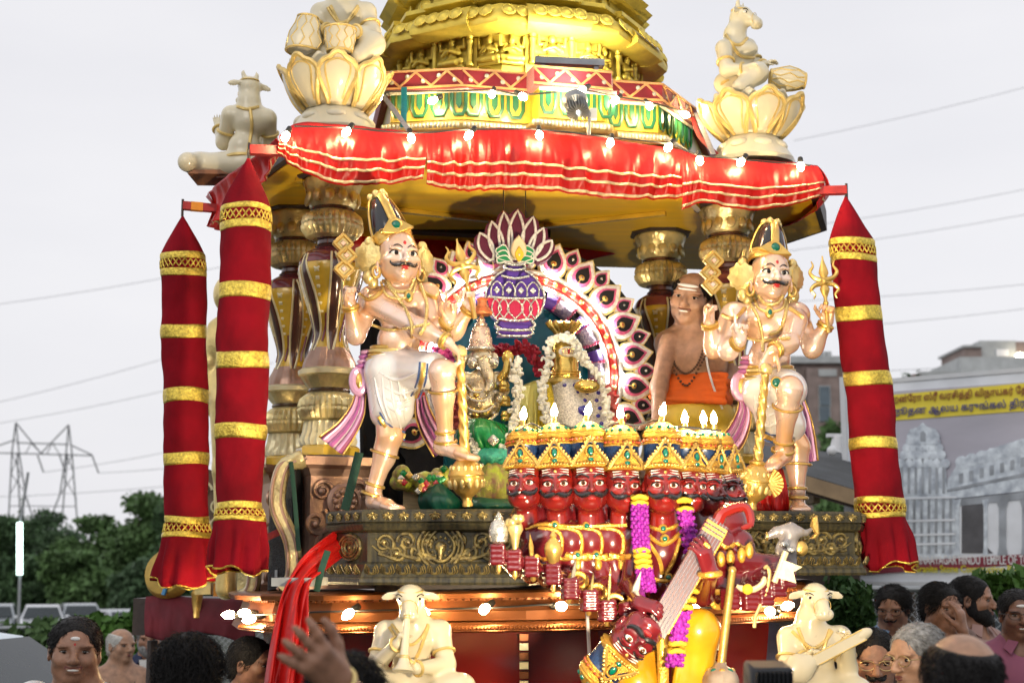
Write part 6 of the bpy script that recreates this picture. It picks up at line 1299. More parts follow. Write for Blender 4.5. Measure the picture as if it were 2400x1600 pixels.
# ---- garlands of small white flowers
WFLOW = mat('white_jasmine', (.84, .83, .74), .6, 0, .12, 40); REDFL = mat('crimson_flowers', (.35, .01, .03), .8, 0, .3, 60, .4, 90); CORAL = mat('coral_flowers', (.72, .16, .14), .8, 0, .3, 60, .4, 90); PINKFL = mat('pink_flowers', (.75, .10, .36), .8, 0, .3, 60, .4, 90); YFL = mat('yellow_flowers', (.75, .48, .03), .7, 0, .2, 50, .3, 80); PURFL = mat('purple_orchids', (.30, .015, .32), .5, 0, .35, 60, .2, 80)
def garland(pts, r, per, m_, size, label, name='flower_garland', par=None, seed=1):
 rr = random.Random(seed); sp = spline(pts, per); mb = MB()
 for q in sp:
  for k in range(5):
   o = np.array([rr.gauss(0, r * .5), rr.gauss(0, r * .5), rr.gauss(0, r * .35)]); s = size * rr.uniform(.6, 1.2); mb.bead(q + o, (s * rr.uniform(.6, 1.3), s, s * rr.uniform(.6, 1.3)))
 mb.tube(sp, r * .35, 6)
 o = ob(name, mb, m_, par); stuff(o) if par else None
 if not par: tag(o, label, 'garland')
 return o
# ---- lingam idol
YLg = 6.05; lm = pm(YLg); GOLDI = mat('polished_gold_idol', (.80, .55, .14), .2, .9, .2, 10, .15, 60)
lg = thing('lingam_idol', 'polished gold lingam idol with ash marks under a gold cobra hood', 'idol', P(1324, 1060, YLg)); Lc = P(1324, 888, YLg); Mm = Matrix.Translation(Lc)
L = lambda pr, seg=32, **k: MB().lathe([(a * lm, (888 - y) * lm) for a, y in pr], seg, Mm, **k)
ob('gold_shaft', L([(36, 888), (37, 882), (32, 878), (32, 830), (31, 815), (26, 802), (14, 796), (1, 794)]), GOLDI, lg)
for y in (884, 878, 872): ob('gold_ring', MB().tube([(cos(a) * 34 * lm, sin(a) * 34 * lm, (888 - y) * lm) for a in np.linspace(0, 2 * PI, 30, endpoint=False)], 3 * lm, 6, closed=True, M=Mm), GOLDI, lg)
pl = ob('ash_plate', MB().ball((8 * lm, -33 * lm, 60 * lm), (24 * lm, 4 * lm, 13 * lm), Mm, seg=18), WBEAD, lg)
for dy in (-5, 0, 5): ob('ash_line', MB().tube([((8 + x) * lm, -38 * lm + abs(x) * .08 * lm, (60 + dy) * lm) for x in (-16, -8, 0, 8, 16)], 1.2 * lm, 5, M=Mm), GOLDI, pl)
ob('red_dot', MB().ball((8 * lm, -38 * lm, 60 * lm), (3 * lm, 2 * lm, 7 * lm), Mm), REDG, pl)
for i, x in enumerate((-20, -12, -4, 4, 12, 20)): ob('hood_rib', MB().tube(spline([(x * .5 * lm, 30 * lm, 40 * lm), (x * .6 * lm, 34 * lm, 92 * lm), (x * 1.0 * lm, 34 * lm, 118 * lm), (x * 2.0 * lm, 24 * lm, 140 * lm)], 10), [.008, .011, .012, .012, .012, .013, .014, .016, .017, .014], 8, M=Mm), GOLDI, lg)
ob('snake_coil', L([(40, 905), (44, 898), (42, 890), (36, 887)]), ANTG, lg)
BLUG = mat('blue_gem', (.03, .02, .25), .1, var=.2, coat=.8); SEQ = mat('silver_beaded_cloth', (.62, .58, .5), .35, .5, .4, 140, .5, 180); OLV = mat('olive_gold_silk', (.55, .50, .12), .32, .4, .2, 8, .3, 160); OLVG = mat('gold_sequin_silk', (.62, .45, .03), .35, .6, .4, 150, .5, 200)
def drapery(pts_top, pts_bot, m_, name, label, par=None, amp=.012, seed=3, gather=5, nu=40, nv=18, cat='cloth'):
 f = cloth([tuple(P(*q)) for q in pts_top], [tuple(P(*q)) for q in pts_bot], nu, nv, amp, seed, gather); o = ob(name, MB().grid(lambda u, v: f(u, v), nu, nv), m_, par, solid=.004, sharp=0)
 return o if par else tag(o, label, cat)
sk_ = drapery([(1284, 892, 6.04), (1324, 888, 5.97), (1372, 892, 6.0), (1412, 900, 6.06)], [(1292, 1075, 5.98), (1340, 1080, 5.9), (1390, 1080, 5.92), (1430, 1075, 6.0)], SEQ, 'beaded_skirt', '', lg, .006)
for j in range(9):
 for i, x in enumerate((1316, 1345, 1372, 1402)):
  xx = x + (6 if j % 2 else 0) + (j - 4) * (i - 1.5) * 1.2; y = 902 + j * 18; c = P(xx, y, 5.955 - .008 * j * .6); ob('blue_stone', MB().ball(c, (.009, .006, .009), seg=8, rings=5), BLUG, sk_)
ob('gold_face_plate', MB().ball(P(1376, 905, 5.93), (.055, .02, .03)), GOLDI, lg); ob('blue_flower_brooch', MB().lathe([(.022, 0), (.022, .006), (.008, .012), (.001, .014)], 14, TRS(P(1366, 962, 5.92), 0, 90), fn=lambda t: 1 + .12 * cos(9 * t)), BLUG, lg)
drapery([(1222, 905, 6.05), (1245, 895, 6.0), (1268, 888, 6.0)], [(1222, 1070, 6.0), (1245, 1075, 5.96), (1268, 1075, 5.96)], OLV, 'silk_panel', 'pale olive silk panel hanging beside the gold lingam', seed=5, amp=.006)
drapery([(1266, 890, 6.0), (1282, 892, 5.98), (1292, 900, 5.99)], [(1266, 1075, 5.96), (1280, 1078, 5.94), (1296, 1075, 5.95)], OLVG, 'sequin_panel', 'dark gold sequin panel between the olive silk and the beaded skirt', seed=6, amp=.005)
garland([P(1288, 800, 6.0), P(1282, 860, 5.96), P(1272, 920, 5.93), P(1286, 985, 5.9), P(1298, 1050, 5.88)], .018, 40, WFLOW, .0115, 'white jasmine strand falling on the olive silk side of the lingam')
garland([P(1290, 800, 6.0), P(1310, 790, 5.97), P(1330, 790, 5.97), P(1350, 806, 5.98), P(1372, 850, 5.95), P(1408, 890, 5.93), P(1424, 960, 5.9), P(1420, 1050, 5.88)], .018, 56, WFLOW, .0115, 'white jasmine strand crossing the top of the lingam and falling by the arch')
garland([P(1156, 822, 6.12), P(1172, 818, 6.1), P(1190, 824, 6.1)], .03, 14, REDFL, .014, 'short crimson flower garland behind the elephant headed idol'); garland([P(1212, 812, 6.1), P(1240, 820, 6.08), P(1262, 845, 6.07), P(1274, 862, 6.07)], .035, 18, REDFL, .015, 'crimson flower garland on the teal curtain next to the lingam', seed=2)
garland([P(1425, 910, 6.1), P(1436, 950, 6.08), P(1450, 1000, 6.06), P(1460, 1050, 6.05)], .032, 24, CORAL, .013, 'coral flower garland at the arch foot behind the lamp topped crowns', seed=3); garland([P(1068, 905, 6.05), P(1070, 950, 6.03), P(1068, 1000, 6.02)], .028, 20, CORAL, .013, 'coral flower garland between the raised leg and the mace', seed=4); garland([P(1038, 822, 6.0), P(1050, 835, 5.98), P(1060, 852, 5.98)], .032, 10, PINKFL, .014, 'bright pink flower pompon beside the statue hand resting on the mace', seed=5)
# ---- elephant headed idol
YG = 5.85; gm = pm(YG); G2 = lambda x, y, d=0.: P(x, y, YG + d)
gn = thing('elephant_headed_idol', 'gold and silver elephant headed idol in green silk and tall crown', 'idol', G2(1130, 1100))
SILG = mat('silver_gold_idol', (.70, .60, .40), .26, .85, .3, 30, .5, 90)
B = Body(); B.ell(G2(1130, 838), (26 * gm, 24 * gm, 27 * gm), .01); B.chain([G2(1134, 850, -.03), G2(1146, 880, -.07), G2(1150, 905, -.08), G2(1140, 915, -.09)], [17 * gm, 12 * gm, 9 * gm, 7 * gm], .01); B.ell(G2(1130, 945), (44 * gm, 38 * gm, 46 * gm), .02); B.ell(G2(1128, 895), (38 * gm, 28 * gm, 30 * gm), .02)
for s in (-1, 1):
 B.chain([G2(1128 + s * 36, 885), G2(1130 + s * 52, 915, -.03), G2(1130 + s * 40, 935, -.08)], [13 * gm, 11 * gm, 9 * gm], .01); B.chain([G2(1128 + s * 34, 882, .02), G2(1130 + s * 58, 880, .0), G2(1140 + s * 48, 838, -.02)], [12 * gm, 10 * gm, 8 * gm], .01); B.ell(G2(1132 + s * 26, 845, .01), (12 * gm, 6 * gm, 20 * gm), .008)
ob('body', B.mesh(.005), SILG, gn)
ob('tall_crown', MB().lathe([(r * gm, (820 - y) * gm) for r, y in ((30, 822), (31, 815), (27, 808), (27, 795), (22, 780), (20, 768), (14, 764), (15, 758), (9, 754), (10, 748), (5, 744), (1, 738))], 24, Matrix.Translation(G2(1127, 820))), mat('silver_rose_crown', (.78, .55, .40), .25, .8, .3, 40, .5, 100), gn)
ob('crown_band', MB().tube([G2(1127, 818) + Vector((cos(a) * 30 * gm, sin(a) * 30 * gm, 0)) for a in np.linspace(0, 2 * PI, 26, endpoint=False)], 4 * gm, 6, closed=True), SILV, gn)
um = ob('small_parasol', MB().lathe([(r * gm, (735 - y) * gm) for r, y in ((24, 738), (26, 732), (18, 722), (12, 716), (11, 704), (15, 700), (4, 694))], 20, Matrix.Translation(G2(1130, 735, .03)), rib=12), mat('orange_beaded_parasol', (.72, .22, .08), .4, .3, .4, 60, .5, 100), gn); ob('parasol_stem', MB().tube([G2(1129, 746, .03), G2(1130, 730, .03)], 5 * gm, 6), GOLDI, um)
for x, y in ((1107, 848), (1158, 850)): ob('ear_disc', MB().lathe([(11 * gm, 0), (11 * gm, .006), (7 * gm, .010), (3 * gm, .016), (.001, .018)], 14, TRS(G2(x, y, -.04), 0, 90)), SILV, gn)
for x in (1117, 1147): ob('idol_eye', MB().ball(G2(x, 836, -.045), (5 * gm, 3 * gm, 3 * gm)), EYEW, gn)
r_ = random.Random(5)
for (x, y, w, d) in ((1118, 905, 30, -.05), (1120, 925, 36, -.07), (1122, 950, 40, -.08), (1125, 975, 40, -.08)):
 L = [G2(x - w, y - 12, d + .04), G2(x - w * .4, y + 8, d), G2(x + w * .4, y + 10, d), G2(x + w, y - 8, d + .04)]; o = ob('necklace', MB().tube(spline(L, 18), 3 * gm, 6), GOLDI, gn); stuff(ob('necklace_beads', MB().beads(spline([q + Vector((0, -.006, -.005)) for q in L], 24), 3.4 * gm), WBEAD, o))
for i in range(26):
 x, y = 1090 + r_.random() * 80, 890 + r_.random() * 100; ob('gold_boss', MB().ball(G2(x, y, -.075 + abs(x - 1130) * .0012), (r_.uniform(5, 9) * gm, 4 * gm, r_.uniform(5, 8) * gm), seg=8, rings=6), r_.choice([GOLDI, SILV, GOLDI, OLV]), gn)
GSILK = mat('emerald_silk', (.0, .24, .055), .25, .15, .3, 12, .2, 60, coat=.3); TURQ = mat('turquoise_net', (.05, .42, .30), .4, .1, .25, 60, .4, 160); LIME = mat('lime_brocade', (.42, .52, .04), .38, .2, c2scale=34, col2=(.30, .16, .10), bump=.4, bscale=90); DGRN = mat('dark_green_silk', (.0, .075, .045), .35, .1, .4, 8)
drapery([(1085, 985, 5.82), (1130, 980, 5.72), (1190, 995, 5.8)], [(1085, 1048, 5.78), (1140, 1052, 5.66), (1205, 1050, 5.76)], GSILK, 'green_lap_cloth', '', gn, .02, 7, 9)
ob('lap_brooch', MB().lathe([(.022, 0), (.02, .01), (.002, .016)], 12, TRS(G2(1156, 1032, -.2), 0, 90), fn=lambda t: 1 + .15 * cos(8 * t)), SILV, gn)
drapery([(1095, 1046, 5.76), (1150, 1050, 5.66), (1210, 1050, 5.74)], [(1095, 1085, 5.74), (1150, 1088, 5.62), (1215, 1085, 5.72)], TURQ, 'turquoise_cloth', '', gn, .016, 8, 9)
drapery([(1095, 1082, 5.74), (1150, 1085, 5.62), (1212, 1080, 5.72)], [(1085, 1188, 5.7), (1150, 1190, 5.58), (1222, 1190, 5.7)], LIME, 'lime_skirt', '', gn, .022, 9, 8)
drapery([(1105, 1160, 5.66), (1150, 1168, 5.56), (1222, 1170, 5.66)], [(1100, 1195, 5.62), (1150, 1196, 5.52), (1225, 1196, 5.62)], DGRN, 'dark_green_hem', '', gn, .01, 10)
garland([G2(1208, 842, -.05), G2(1212, 900, -.08), G2(1210, 960, -.1), G2(1200, 1010, -.12), G2(1170, 1060, -.16), G2(1150, 1068, -.18)], .018, 54, WFLOW, .0115, 'white jasmine strand falling past the raised hand of the elephant headed idol', seed=8)
garland([G2(1100, 1000, -.12), G2(1108, 1040, -.16), G2(1130, 1090, -.2), G2(1165, 1125, -.22), G2(1190, 1138, -.22)], .016, 30, WFLOW, .009, 'white jasmine strand running from the mace head across the lime skirt', seed=9)
ob('raised_hand', MB().ball(G2(1190, 838, -.03), (14 * gm, 9 * gm, 18 * gm)), GOLDI, gn); ob('raised_arm', MB().tube([G2(1172, 890, -.03), G2(1186, 868, -.04), G2(1190, 845, -.04)], [11 * gm, 9 * gm, 8 * gm], 8), GOLDI, gn)
for x, y, d in ((1182, 905, -.06), (1184, 940, -.07), (1186, 975, -.08)): ob('bangle_stack', MB().lathe([(11 * gm, -.02), (13 * gm, -.012), (11 * gm, -.004), (13 * gm, .004), (11 * gm, .012), (9 * gm, .02)], 14, Matrix.Translation(G2(x, y, d))), GOLDI, gn)
# ruched lime cloth and dark cloth beside the mace foot
rb = MB(); r2 = random.Random(11)
B = Body()
for i in range(40): x = lerp(925, 1050, r2.random()); B.ell(P(x, 1122 + 14 * sin(x * .04) + r2.uniform(-16, 16), 5.78 + r2.uniform(-.05, .05)), r2.uniform(.018, .034), .012)
rc = ob('ruched_cloth', B.mesh(.007), LIME); tag(rc, 'ruched lime brocade bundle behind the standing leg of the guardian', 'cloth')
for i in range(22): x = lerp(930, 1045, r2.random()); ob('sequin_flower', MB().lathe([(.014, 0), (.012, .006), (.001, .009)], 10, TRS(P(x, 1122 + 14 * sin(x * .04) + r2.uniform(-18, 20), 5.70), 0, 90), fn=lambda t: 1 + .2 * cos(6 * t)), r2.choice([SILV, REDG, GOLD, GSILK]), rc)
drapery([(995, 1140, 5.75), (1030, 1130, 5.7), (1065, 1160, 5.72)], [(985, 1195, 5.72), (1040, 1196, 5.64), (1090, 1196, 5.7)], DGRN, 'dark_green_cloth', 'dark green silk fold beside the foot of the mace', seed=14)
tag(ob('wooden_block', MB().box(P(975, 1172, 5.85), (.1, .08, .1)), mat('pale_raw_timber', (.35, .26, .13), .7, 0, .25, 12, .2, 40, streak=(1, 1, 8)), smooth=False), 'raw timber block under the ruched lime cloth', 'block')

drapery([(846, 745, 6.5), (920, 740, 6.48), (1012, 745, 6.46)], [(846, 1195, 6.46), (930, 1196, 6.42), (1012, 1196, 6.4)], FELT, 'black_curtain', 'black curtain behind the stepping guardian beside the arch', seed=22, amp=.02, cat='curtain')
sp = thing('shrine_platform', 'dark wooden platform under the idols behind the plinths', 'platform', (P(1190, 1190, 6.1).x, 6.1, z0)); zt_ = P(1150, 1194, 5.6).z; xa, xb = P(900, 1190, 6).x, P(1480, 1190, 6).x
ob('platform_box', MB().box(((xa + xb) / 2, 6.12, (z0 + zt_) / 2 - .02), (xb - xa, .98, zt_ - z0)), DWOOD, sp, smooth=False); ob('platform_rim', MB().box(((xa + xb) / 2, 6.12, zt_ - .035), (xb - xa + .03, 1.01, .03)), BLKW, sp, smooth=False)
for x in (1180, 1232): tag(ob('hanging_cord', MB().tube([P(x, 620, 5.99), Vector((P(x, 620, 5.99).x, 6.02, ZT - .1))], .003, 5), DWOOD), 'thin cord holding the pot emblem, ' + ('nearer the trident' if x < 1200 else 'nearer the priest'), 'cord')
# ---------------------------------------------------------------- cow headed musicians and lotus seats
IVORY = mat('ivory_gloss_paint', (.76, .68, .48), .3, 0, .08, 5, .05, 40, coat=.5); IVG = mat('ivory_gold_trim', (.80, .58, .20), .35, .25, .2, 20, .25, 80, coat=.2)
def cow_head(B, M, horns=True):
 o = B.M; B.M = M
 B.ell((0, .02, .04), (.25, .25, .24), .05); B.ell((0, -.12, .06), (.21, .14, .17), .08); B.cap((0, -.16, -.02), (0, -.44, -.2), .185, .135, .06); B.ell((0, -.47, -.24), (.20, .125, .13), .04); B.ell((0, -.40, -.32), (.12, .11, .06), .04)
 for s in (-1, 1):
  B.cap((s * .22, .04, .1), (s * .33, .02, .08), .06, .05, .04); B.ell((s * .43, .02, .05), (.17, .035, .085), .03, rot=Matrix.Rotation(R(s * 15), 3, 'Y')); B.ell((s * .45, -.03, .05), (.12, .02, .05), .02, sub=True, rot=Matrix.Rotation(R(s * 15), 3, 'Y'))
  if horns: B.cap((s * .15, .05, .22), (s * .19, .04, .34), .075, .05, .03); B.cap((s * .19, .04, .34), (s * .17, .02, .44), .05, .018, .02)
  B.ell((s * .19, -.15, .11), (.07, .07, .035), .03); B.ell((s * .075, -.57, -.2), (.03, .03, .022), .015, sub=True)
 B.M = o
def cow_face(M, t):
 for s in (-1, 1):
  e = ob('eye', MB().ball((s * .2, -.17, .045), (.06, .055, .038), M), EYEW, t); ob('iris', MB().ball((s * .205, -.21, .045), (.028, .02, .028), M), EYED, e)
  ob('eyeliner', MB().tube([(s * (.12 + .16 * q), -.235 + .09 * q * q, .07 + .06 * sin(PI * q * .8)) for q in np.linspace(0, 1, 8)], .011, 5, M=M), EYED, e)
 ob('forehead_dot', MB().ball((0, -.255, .11), (.025, .012, .03), M), REDL, t)
 ob('nose_band', MB().tube([(cos(a) * .175, -.36 + sin(a) * .0 - .03 * abs(sin(a)), -.13 + sin(a) * .16 - (.02 if sin(a) < 0 else -.03)) for a in np.linspace(0, 2 * PI, 22, endpoint=False)], .008, 5, closed=True, M=M), IVG, t)
 ob('head_band', MB().tube([(cos(a) * .245, .02 + sin(a) * .245, .16) for a in np.linspace(0, 2 * PI, 24, endpoint=False)], .02, 6, closed=True, M=M), IVG, t)
def cow(label, Y, base, head, hs, hrot, neck, chest, belly, sh, arms, legs, m=None, hair=True, front=True, group='ivory cow headed musician statues', chains=True, horns=True):
 m = pm(Y); q = lambda a: P(a[0], a[1], Y + (a[2] if len(a) > 2 else 0)); t = thing('cow_headed_statue', label, 'statue', q(base), group); B = Body(); W = sh[2]
 MH = TRS(q(head), *hrot, hs * m) if head else None
 if head: cow_head(B, MH, horns); B.cap(q(neck), q(head) + Vector((0, .02, 0)), 30 * m * W, 27 * m * W, .03)
 c, b = q(chest), q(belly); B.ell(c, (52 * m * W, 34 * m * W, 46 * m * W), .03); B.ell(b, (44 * m * W, 34 * m * W, 44 * m * W), .03); B.cap(c, q(neck), 36 * m * W, 28 * m * W, .03); B.cap(q(sh[0]), q(sh[1]), 24 * m * W, 24 * m * W, .03)
 for s in (-1, 1): B.ell(c + Vector((s * 22 * m, -22 * m if front else 22 * m, 6 * m)), (25 * m, 16 * m, 20 * m), .012)
 for a in arms:
  p = [q(x) for x in a['j']]; B.chain(p, [24 * m * W, 20 * m * W, 13 * m * W], .02); hd = q(a['h']) - p[2]
  hand_prims(B, along(p[2], p[2] + hd, a.get('f', (0, -1, 0))) @ Matrix.Diagonal((a.get('s', .5) * .9,) * 3 + (1,)), a.get('c', (60, 65, 70, 75)), 45, a.get('mir', 1), .005)
 for L in legs: B.chain([q(x) for x in L[0]], [r * m for r in L[1]], .03)
 VF = B.mesh(.0058); ob('body', VF, IVORY, t); bv = bvh_of(VF)
 if head: cow_face(MH, t)
 for a in arms:
  p = [q(x) for x in a['j']]; d = (p[2] - p[1]).normalized()
  for c_, dd, r_ in ((lerp(p[0], p[1], .62), (p[1] - p[0]).normalized(), 24), (p[2] - d * 4 * m, d, 16)):
   o = ob('armlet', MB().tube([(cos(k) * r_ * m * W, sin(k) * r_ * m * W, 0) for k in np.linspace(0, 2 * PI, 20, endpoint=False)], 3.6 * m, 6, closed=True, M=along(c_, c_ + dd, (0, -1, .01))), IVG, t)
 if chains:
  for k in chains: o = ob('necklace', MB().tube(drape(bv, k, Y, .003, n=20), 4 * m, 6), IVG, t)
 o = ob('belt', MB().tube([b + Vector((cos(k) * 47 * m * W, sin(k) * 37 * m * W, -26 * m)) for k in np.linspace(0, 2 * PI, 28, endpoint=False)], 5 * m, 6, closed=True), IVG, t)
 return t, MH
# piper in front of the left plinth
cow('ivory cow headed statue playing a long pipe below the left plinth', 5.3, (961, 1640), (962, 1402, -.02), 112, (0, 12, 0), (970, 1450), (966, 1505), (964, 1565), ((905, 1478), (1030, 1476), 1.0),
 [dict(j=[(903, 1482), (882, 1558, -.05), (932, 1508, -.16)], h=(946, 1470, -.18), mir=1, c=(70, 75, 80, 85), f=(.9, -.3, 0)), dict(j=[(1032, 1480), (1046, 1556, -.05), (976, 1566, -.16)], h=(948, 1540, -.18), mir=-1, c=(70, 75, 80, 85), f=(-.6, -.6, .3))],
 [(((964, 1600), (860, 1612, -.1), (960, 1640, -.16)), (40, 30, 24)), (((964, 1600), (1080, 1612, -.1), (970, 1640, -.16)), (40, 30, 24))],
 chains=[[(918, 1462), (940, 1490), (962, 1512), (990, 1490), (1004, 1462)], [(912, 1468), (950, 1530), (965, 1552)], [(1004, 1466), (985, 1520), (970, 1552)]], horns=False)
pp = thing('long_pipe', 'ivory flared pipe held to the mouth of the cow headed piper', 'pipe', P(945, 1572, 5.09)); pM = along(P(945, 1572, 5.09), P(955, 1434, 5.14)); k5 = pm(5.1)
ob('pipe_body', MB().lathe([(24 * k5, 0), (25 * k5, 3 * k5), (16 * k5, 14 * k5), (11 * k5, 28 * k5), (9 * k5, 60 * k5), (6.5 * k5, 138 * k5)], 20, pM), IVORY, pp)
for z in (30, 34, 120, 126): ob('pipe_ring', MB().tube([(cos(a) * 10.5 * k5 * (1 if z < 60 else .75), sin(a) * 10.5 * k5 * (1 if z < 60 else .75), z * k5) for a in np.linspace(0, 2 * PI, 16, endpoint=False)], 1.6 * k5, 5, closed=True, M=pM), IVG, pp)
# lute player at the right
cow('ivory cow headed statue playing a lute below the right plinth', 5.6, (1915, 1650), (1912, 1400, -.02), 112, (10, 10, 0), (1898, 1455), (1905, 1515), (1912, 1572), ((1850, 1492), (1968, 1490), 1.0),
 [dict(j=[(1846, 1496), (1846, 1566, -.05), (1888, 1540, -.17)], h=(1908, 1520, -.19), mir=1, c=(40, 45, 50, 55), f=(.2, -.2, -1)), dict(j=[(1970, 1494), (1988, 1566, -.06), (1990, 1500, -.14)], h=(1982, 1466, -.16), mir=-1, c=(50, 55, 60, 65), f=(-.9, -.3, 0))],
 [(((1915, 1606), (1840, 1625, -.1), (1930, 1645, -.16)), (38, 30, 24)), (((1915, 1606), (2010, 1622, -.1), (1920, 1645, -.16)), (38, 30, 24))],
 chains=[[(1856, 1478), (1880, 1500), (1905, 1520), (1935, 1500), (1950, 1478)], [(1870, 1470), (1895, 1530), (1910, 1560)], [(1945, 1474), (1930, 1520), (1915, 1556)]], horns=False)
lu = thing('lute', 'ivory lute held across the chest of the cow headed player', 'lute', P(1875, 1575, 5.4)); lM = along(P(1872, 1566, 5.39), P(2046, 1474, 5.43), (0, -1, 0)); k6 = pm(5.4)
ob('lute_bowl', MB().lathe([(2 * k6, -30 * k6), (22 * k6, -26 * k6), (34 * k6, -8 * k6), (32 * k6, 12 * k6), (18 * k6, 36 * k6), (9 * k6, 46 * k6)], 24, lM, sq=.6), IVORY, lu); ob('lute_neck', MB().box((0, 0, 105 * k6), (24 * k6, 14 * k6, 130 * k6), lM), IVORY, lu); ob('lute_head', MB().ball((0, 0, 172 * k6), (13 * k6, 9 * k6, 24 * k6), lM), IVORY, lu)
for s in (-1, 1): ob('gold_edge', MB().tube([(s * 12 * k6, -7 * k6, 45 * k6), (s * 12 * k6, -7 * k6, 172 * k6)], 1.8 * k6, 5, M=lM), IVG, lu)
# lotus seats
def lotus(cx, Y, yr, yw, yb, yz, wr, ww, wb, label, n=8):
 m = pm(Y); c = P(cx, yz, Y - wb * m); c.y = Y; c.x = P(cx, yz, Y).x; z = lambda y: P(cx, y, Y - np.interp(y, [yr, yw, yb, yz], [wr, ww, wb, wb]) * m).z - c.z; t = thing('lotus_seat', label, 'seat', c, 'ivory lotus seats on the canopy corners'); M = Matrix.Translation(c)
 ob('core', MB().lathe([(ww * m * .95, z(yw)), (ww * m * 1.1, z(yw - 20)), (wr * .86 * m, z(yr + 25)), (wr * .84 * m, z(yr + 2)), (.5 * wr * m, z(yr))], 32, M), IVORY, t)
 ob('foot', MB().lathe([(wb * m * .98, z(yz)), (wb * m, z(yb + 6)), (wb * .93 * m, z(yb - 4)), (ww * 1.15 * m, z(yw + 8)), (ww * m, z(yw - 2))], 40, M, fn=lambda a: 1 + .03 * abs(cos(a * 5))), IVORY, t)
 for lay in (0, 1):
  for i in range(n):
   a0 = 2 * PI * (i + .5 * lay + .22) / n - PI / 2; hw = PI / n * (1.02 if lay == 0 else .9)
   def f(u, v, g=0.):
    s = u * 2 - 1; w = min(1, .55 + v * .75) * math.sqrt(max(0., 1 - max(0., (v - .62) / .40) ** 2.2)); w = max(w, .06)
    r = lerp(ww, wr, v ** .85) + 9 * sin(PI * v) - (16 if lay else 0) + (1 - s * s) * 5 + (12 * max(0, v - .8) ** 1.3 * 3)
    a = a0 + s * hw * w; return ((r * m + g) * cos(a), (r * m + g) * sin(a), lerp(z(yw), z(yr) + (.0 if lay == 0 else .012), v) - abs(s) ** 2.2 * .02 * v)
   o = ob('petal', MB().grid(lambda u, v: f(u, v), 11, 14, M=M), IVORY, t, solid=.008)
   if lay == 0:
    e = [f(0, v, .006) for v in np.linspace(.02, 1, 14)] + [f(u, 1, .006) for u in np.linspace(.1, .9, 7)] + [f(1, v, .006) for v in np.linspace(1, .02, 14)]
    ob('petal_rim', MB().tube(e, 6.5 * m, 6, M=M, flat=.8), IVG, o); e2 = [f(.5 + (u - .5) * .62, v * .86, .004) for u, v in [(0, q) for q in np.linspace(.12, .9, 10)] + [(q, 1 - .1 * abs(q - .5) ) for q in np.linspace(.15, .85, 6)] + [(1, q) for q in np.linspace(.9, .12, 10)]]; ob('petal_inlay', MB().tube(e2, 3 * m, 5, M=M), IVG, o)
 for i in range(n): a = 2 * PI * (i + .22) / n - PI / 2; ob('foot_petal', MB().ball((cos(a) * (ww + wb) * .47 * m, sin(a) * (ww + wb) * .47 * m, (z(yw) + z(yb)) * .52), (.045, .02, .03), M @ Matrix.Rotation(0, 4, 'Z'), rot=Matrix.Rotation(a + PI / 2, 3, 'Z') @ Matrix.Rotation(R(-50), 3, 'X')), IVORY, t)
 return t
lotus(784, 5.85, 122, 246, 280, 292, 124, 70, 108, 'ivory lotus seat on the canopy corner above the pillar with brown vase shaft')
lotus(1764, 6.3, 206, 312, 348, 364, 118, 60, 98, 'ivory lotus seat on the canopy corner above the trident bearing guardian')
# drummer on the left lotus (its head is above the picture)
cow('ivory cow headed drummer on the lotus seat beside two upright drums', 5.85, (790, 118), (806, -55, -.02), 110, (10, 5, 0), (804, 0), (800, 40), (798, 88), ((752, 30), (858, 28), 1.0),
 [dict(j=[(752, 34), (732, 80, -.06), (770, 70, -.14)], h=(790, 66, -.16), mir=1, c=(20, 20, 20, 20), f=(0, -.3, -1)), dict(j=[(858, 34), (872, 78, -.04), (832, 74, -.14)], h=(806, 66, -.16), mir=-1, c=(20, 20, 20, 20), f=(0, -.3, -1))],
 [(((830, 110), (874, 104, -.1), (840, 132, -.16)), (34, 27, 20)), (((770, 110), (730, 112, -.06), (770, 132, -.14)), (34, 27, 20))],
 chains=[[(768, 18), (785, 44), (800, 54), (825, 42), (840, 18)], [(775, 14), (800, 66)], [(838, 14), (806, 66)]])
def drum(a, b, rs, Y, label, laces=12, m_=IVORY):
 A, B_ = P(*a, Y), P(*b, Y); M = along(A, B_, (0, -1, .02)); L = (B_ - A).length; m = pm(Y); t = thing('drum', label, 'drum', A); n = len(rs)
 ob('shell', MB().lathe([(r * m, L * i / (n - 1)) for i, r in enumerate(rs)], 24, M), m_, t)
 for i in (0, n - 1): ob('hoop', MB().tube([(cos(k) * rs[i] * m, sin(k) * rs[i] * m, L * i / (n - 1)) for k in np.linspace(0, 2 * PI, 24, endpoint=False)], 3 * m, 6, closed=True, M=M), IVG, t)
 for k in range(laces): a0 = 2 * PI * k / laces; ob('lace', MB().tube([(cos(a0 + .13 * (-1) ** (k + i)) * rs[i] * m * 1.01, sin(a0 + .13 * (-1) ** (k + i)) * rs[i] * m * 1.01, L * i / (n - 1)) for i in range(n)], 1.8 * m, 5, M=M), IVG, t)
drum((712, 122), (722, 42), (44, 46, 40, 32, 25), 5.72, 'tall tapering ivory drum standing at the left of the drummer')
drum((796, 122), (797, 70), (30, 34, 36, 38, 39), 5.66, 'small ivory drum standing in front of the drummer')
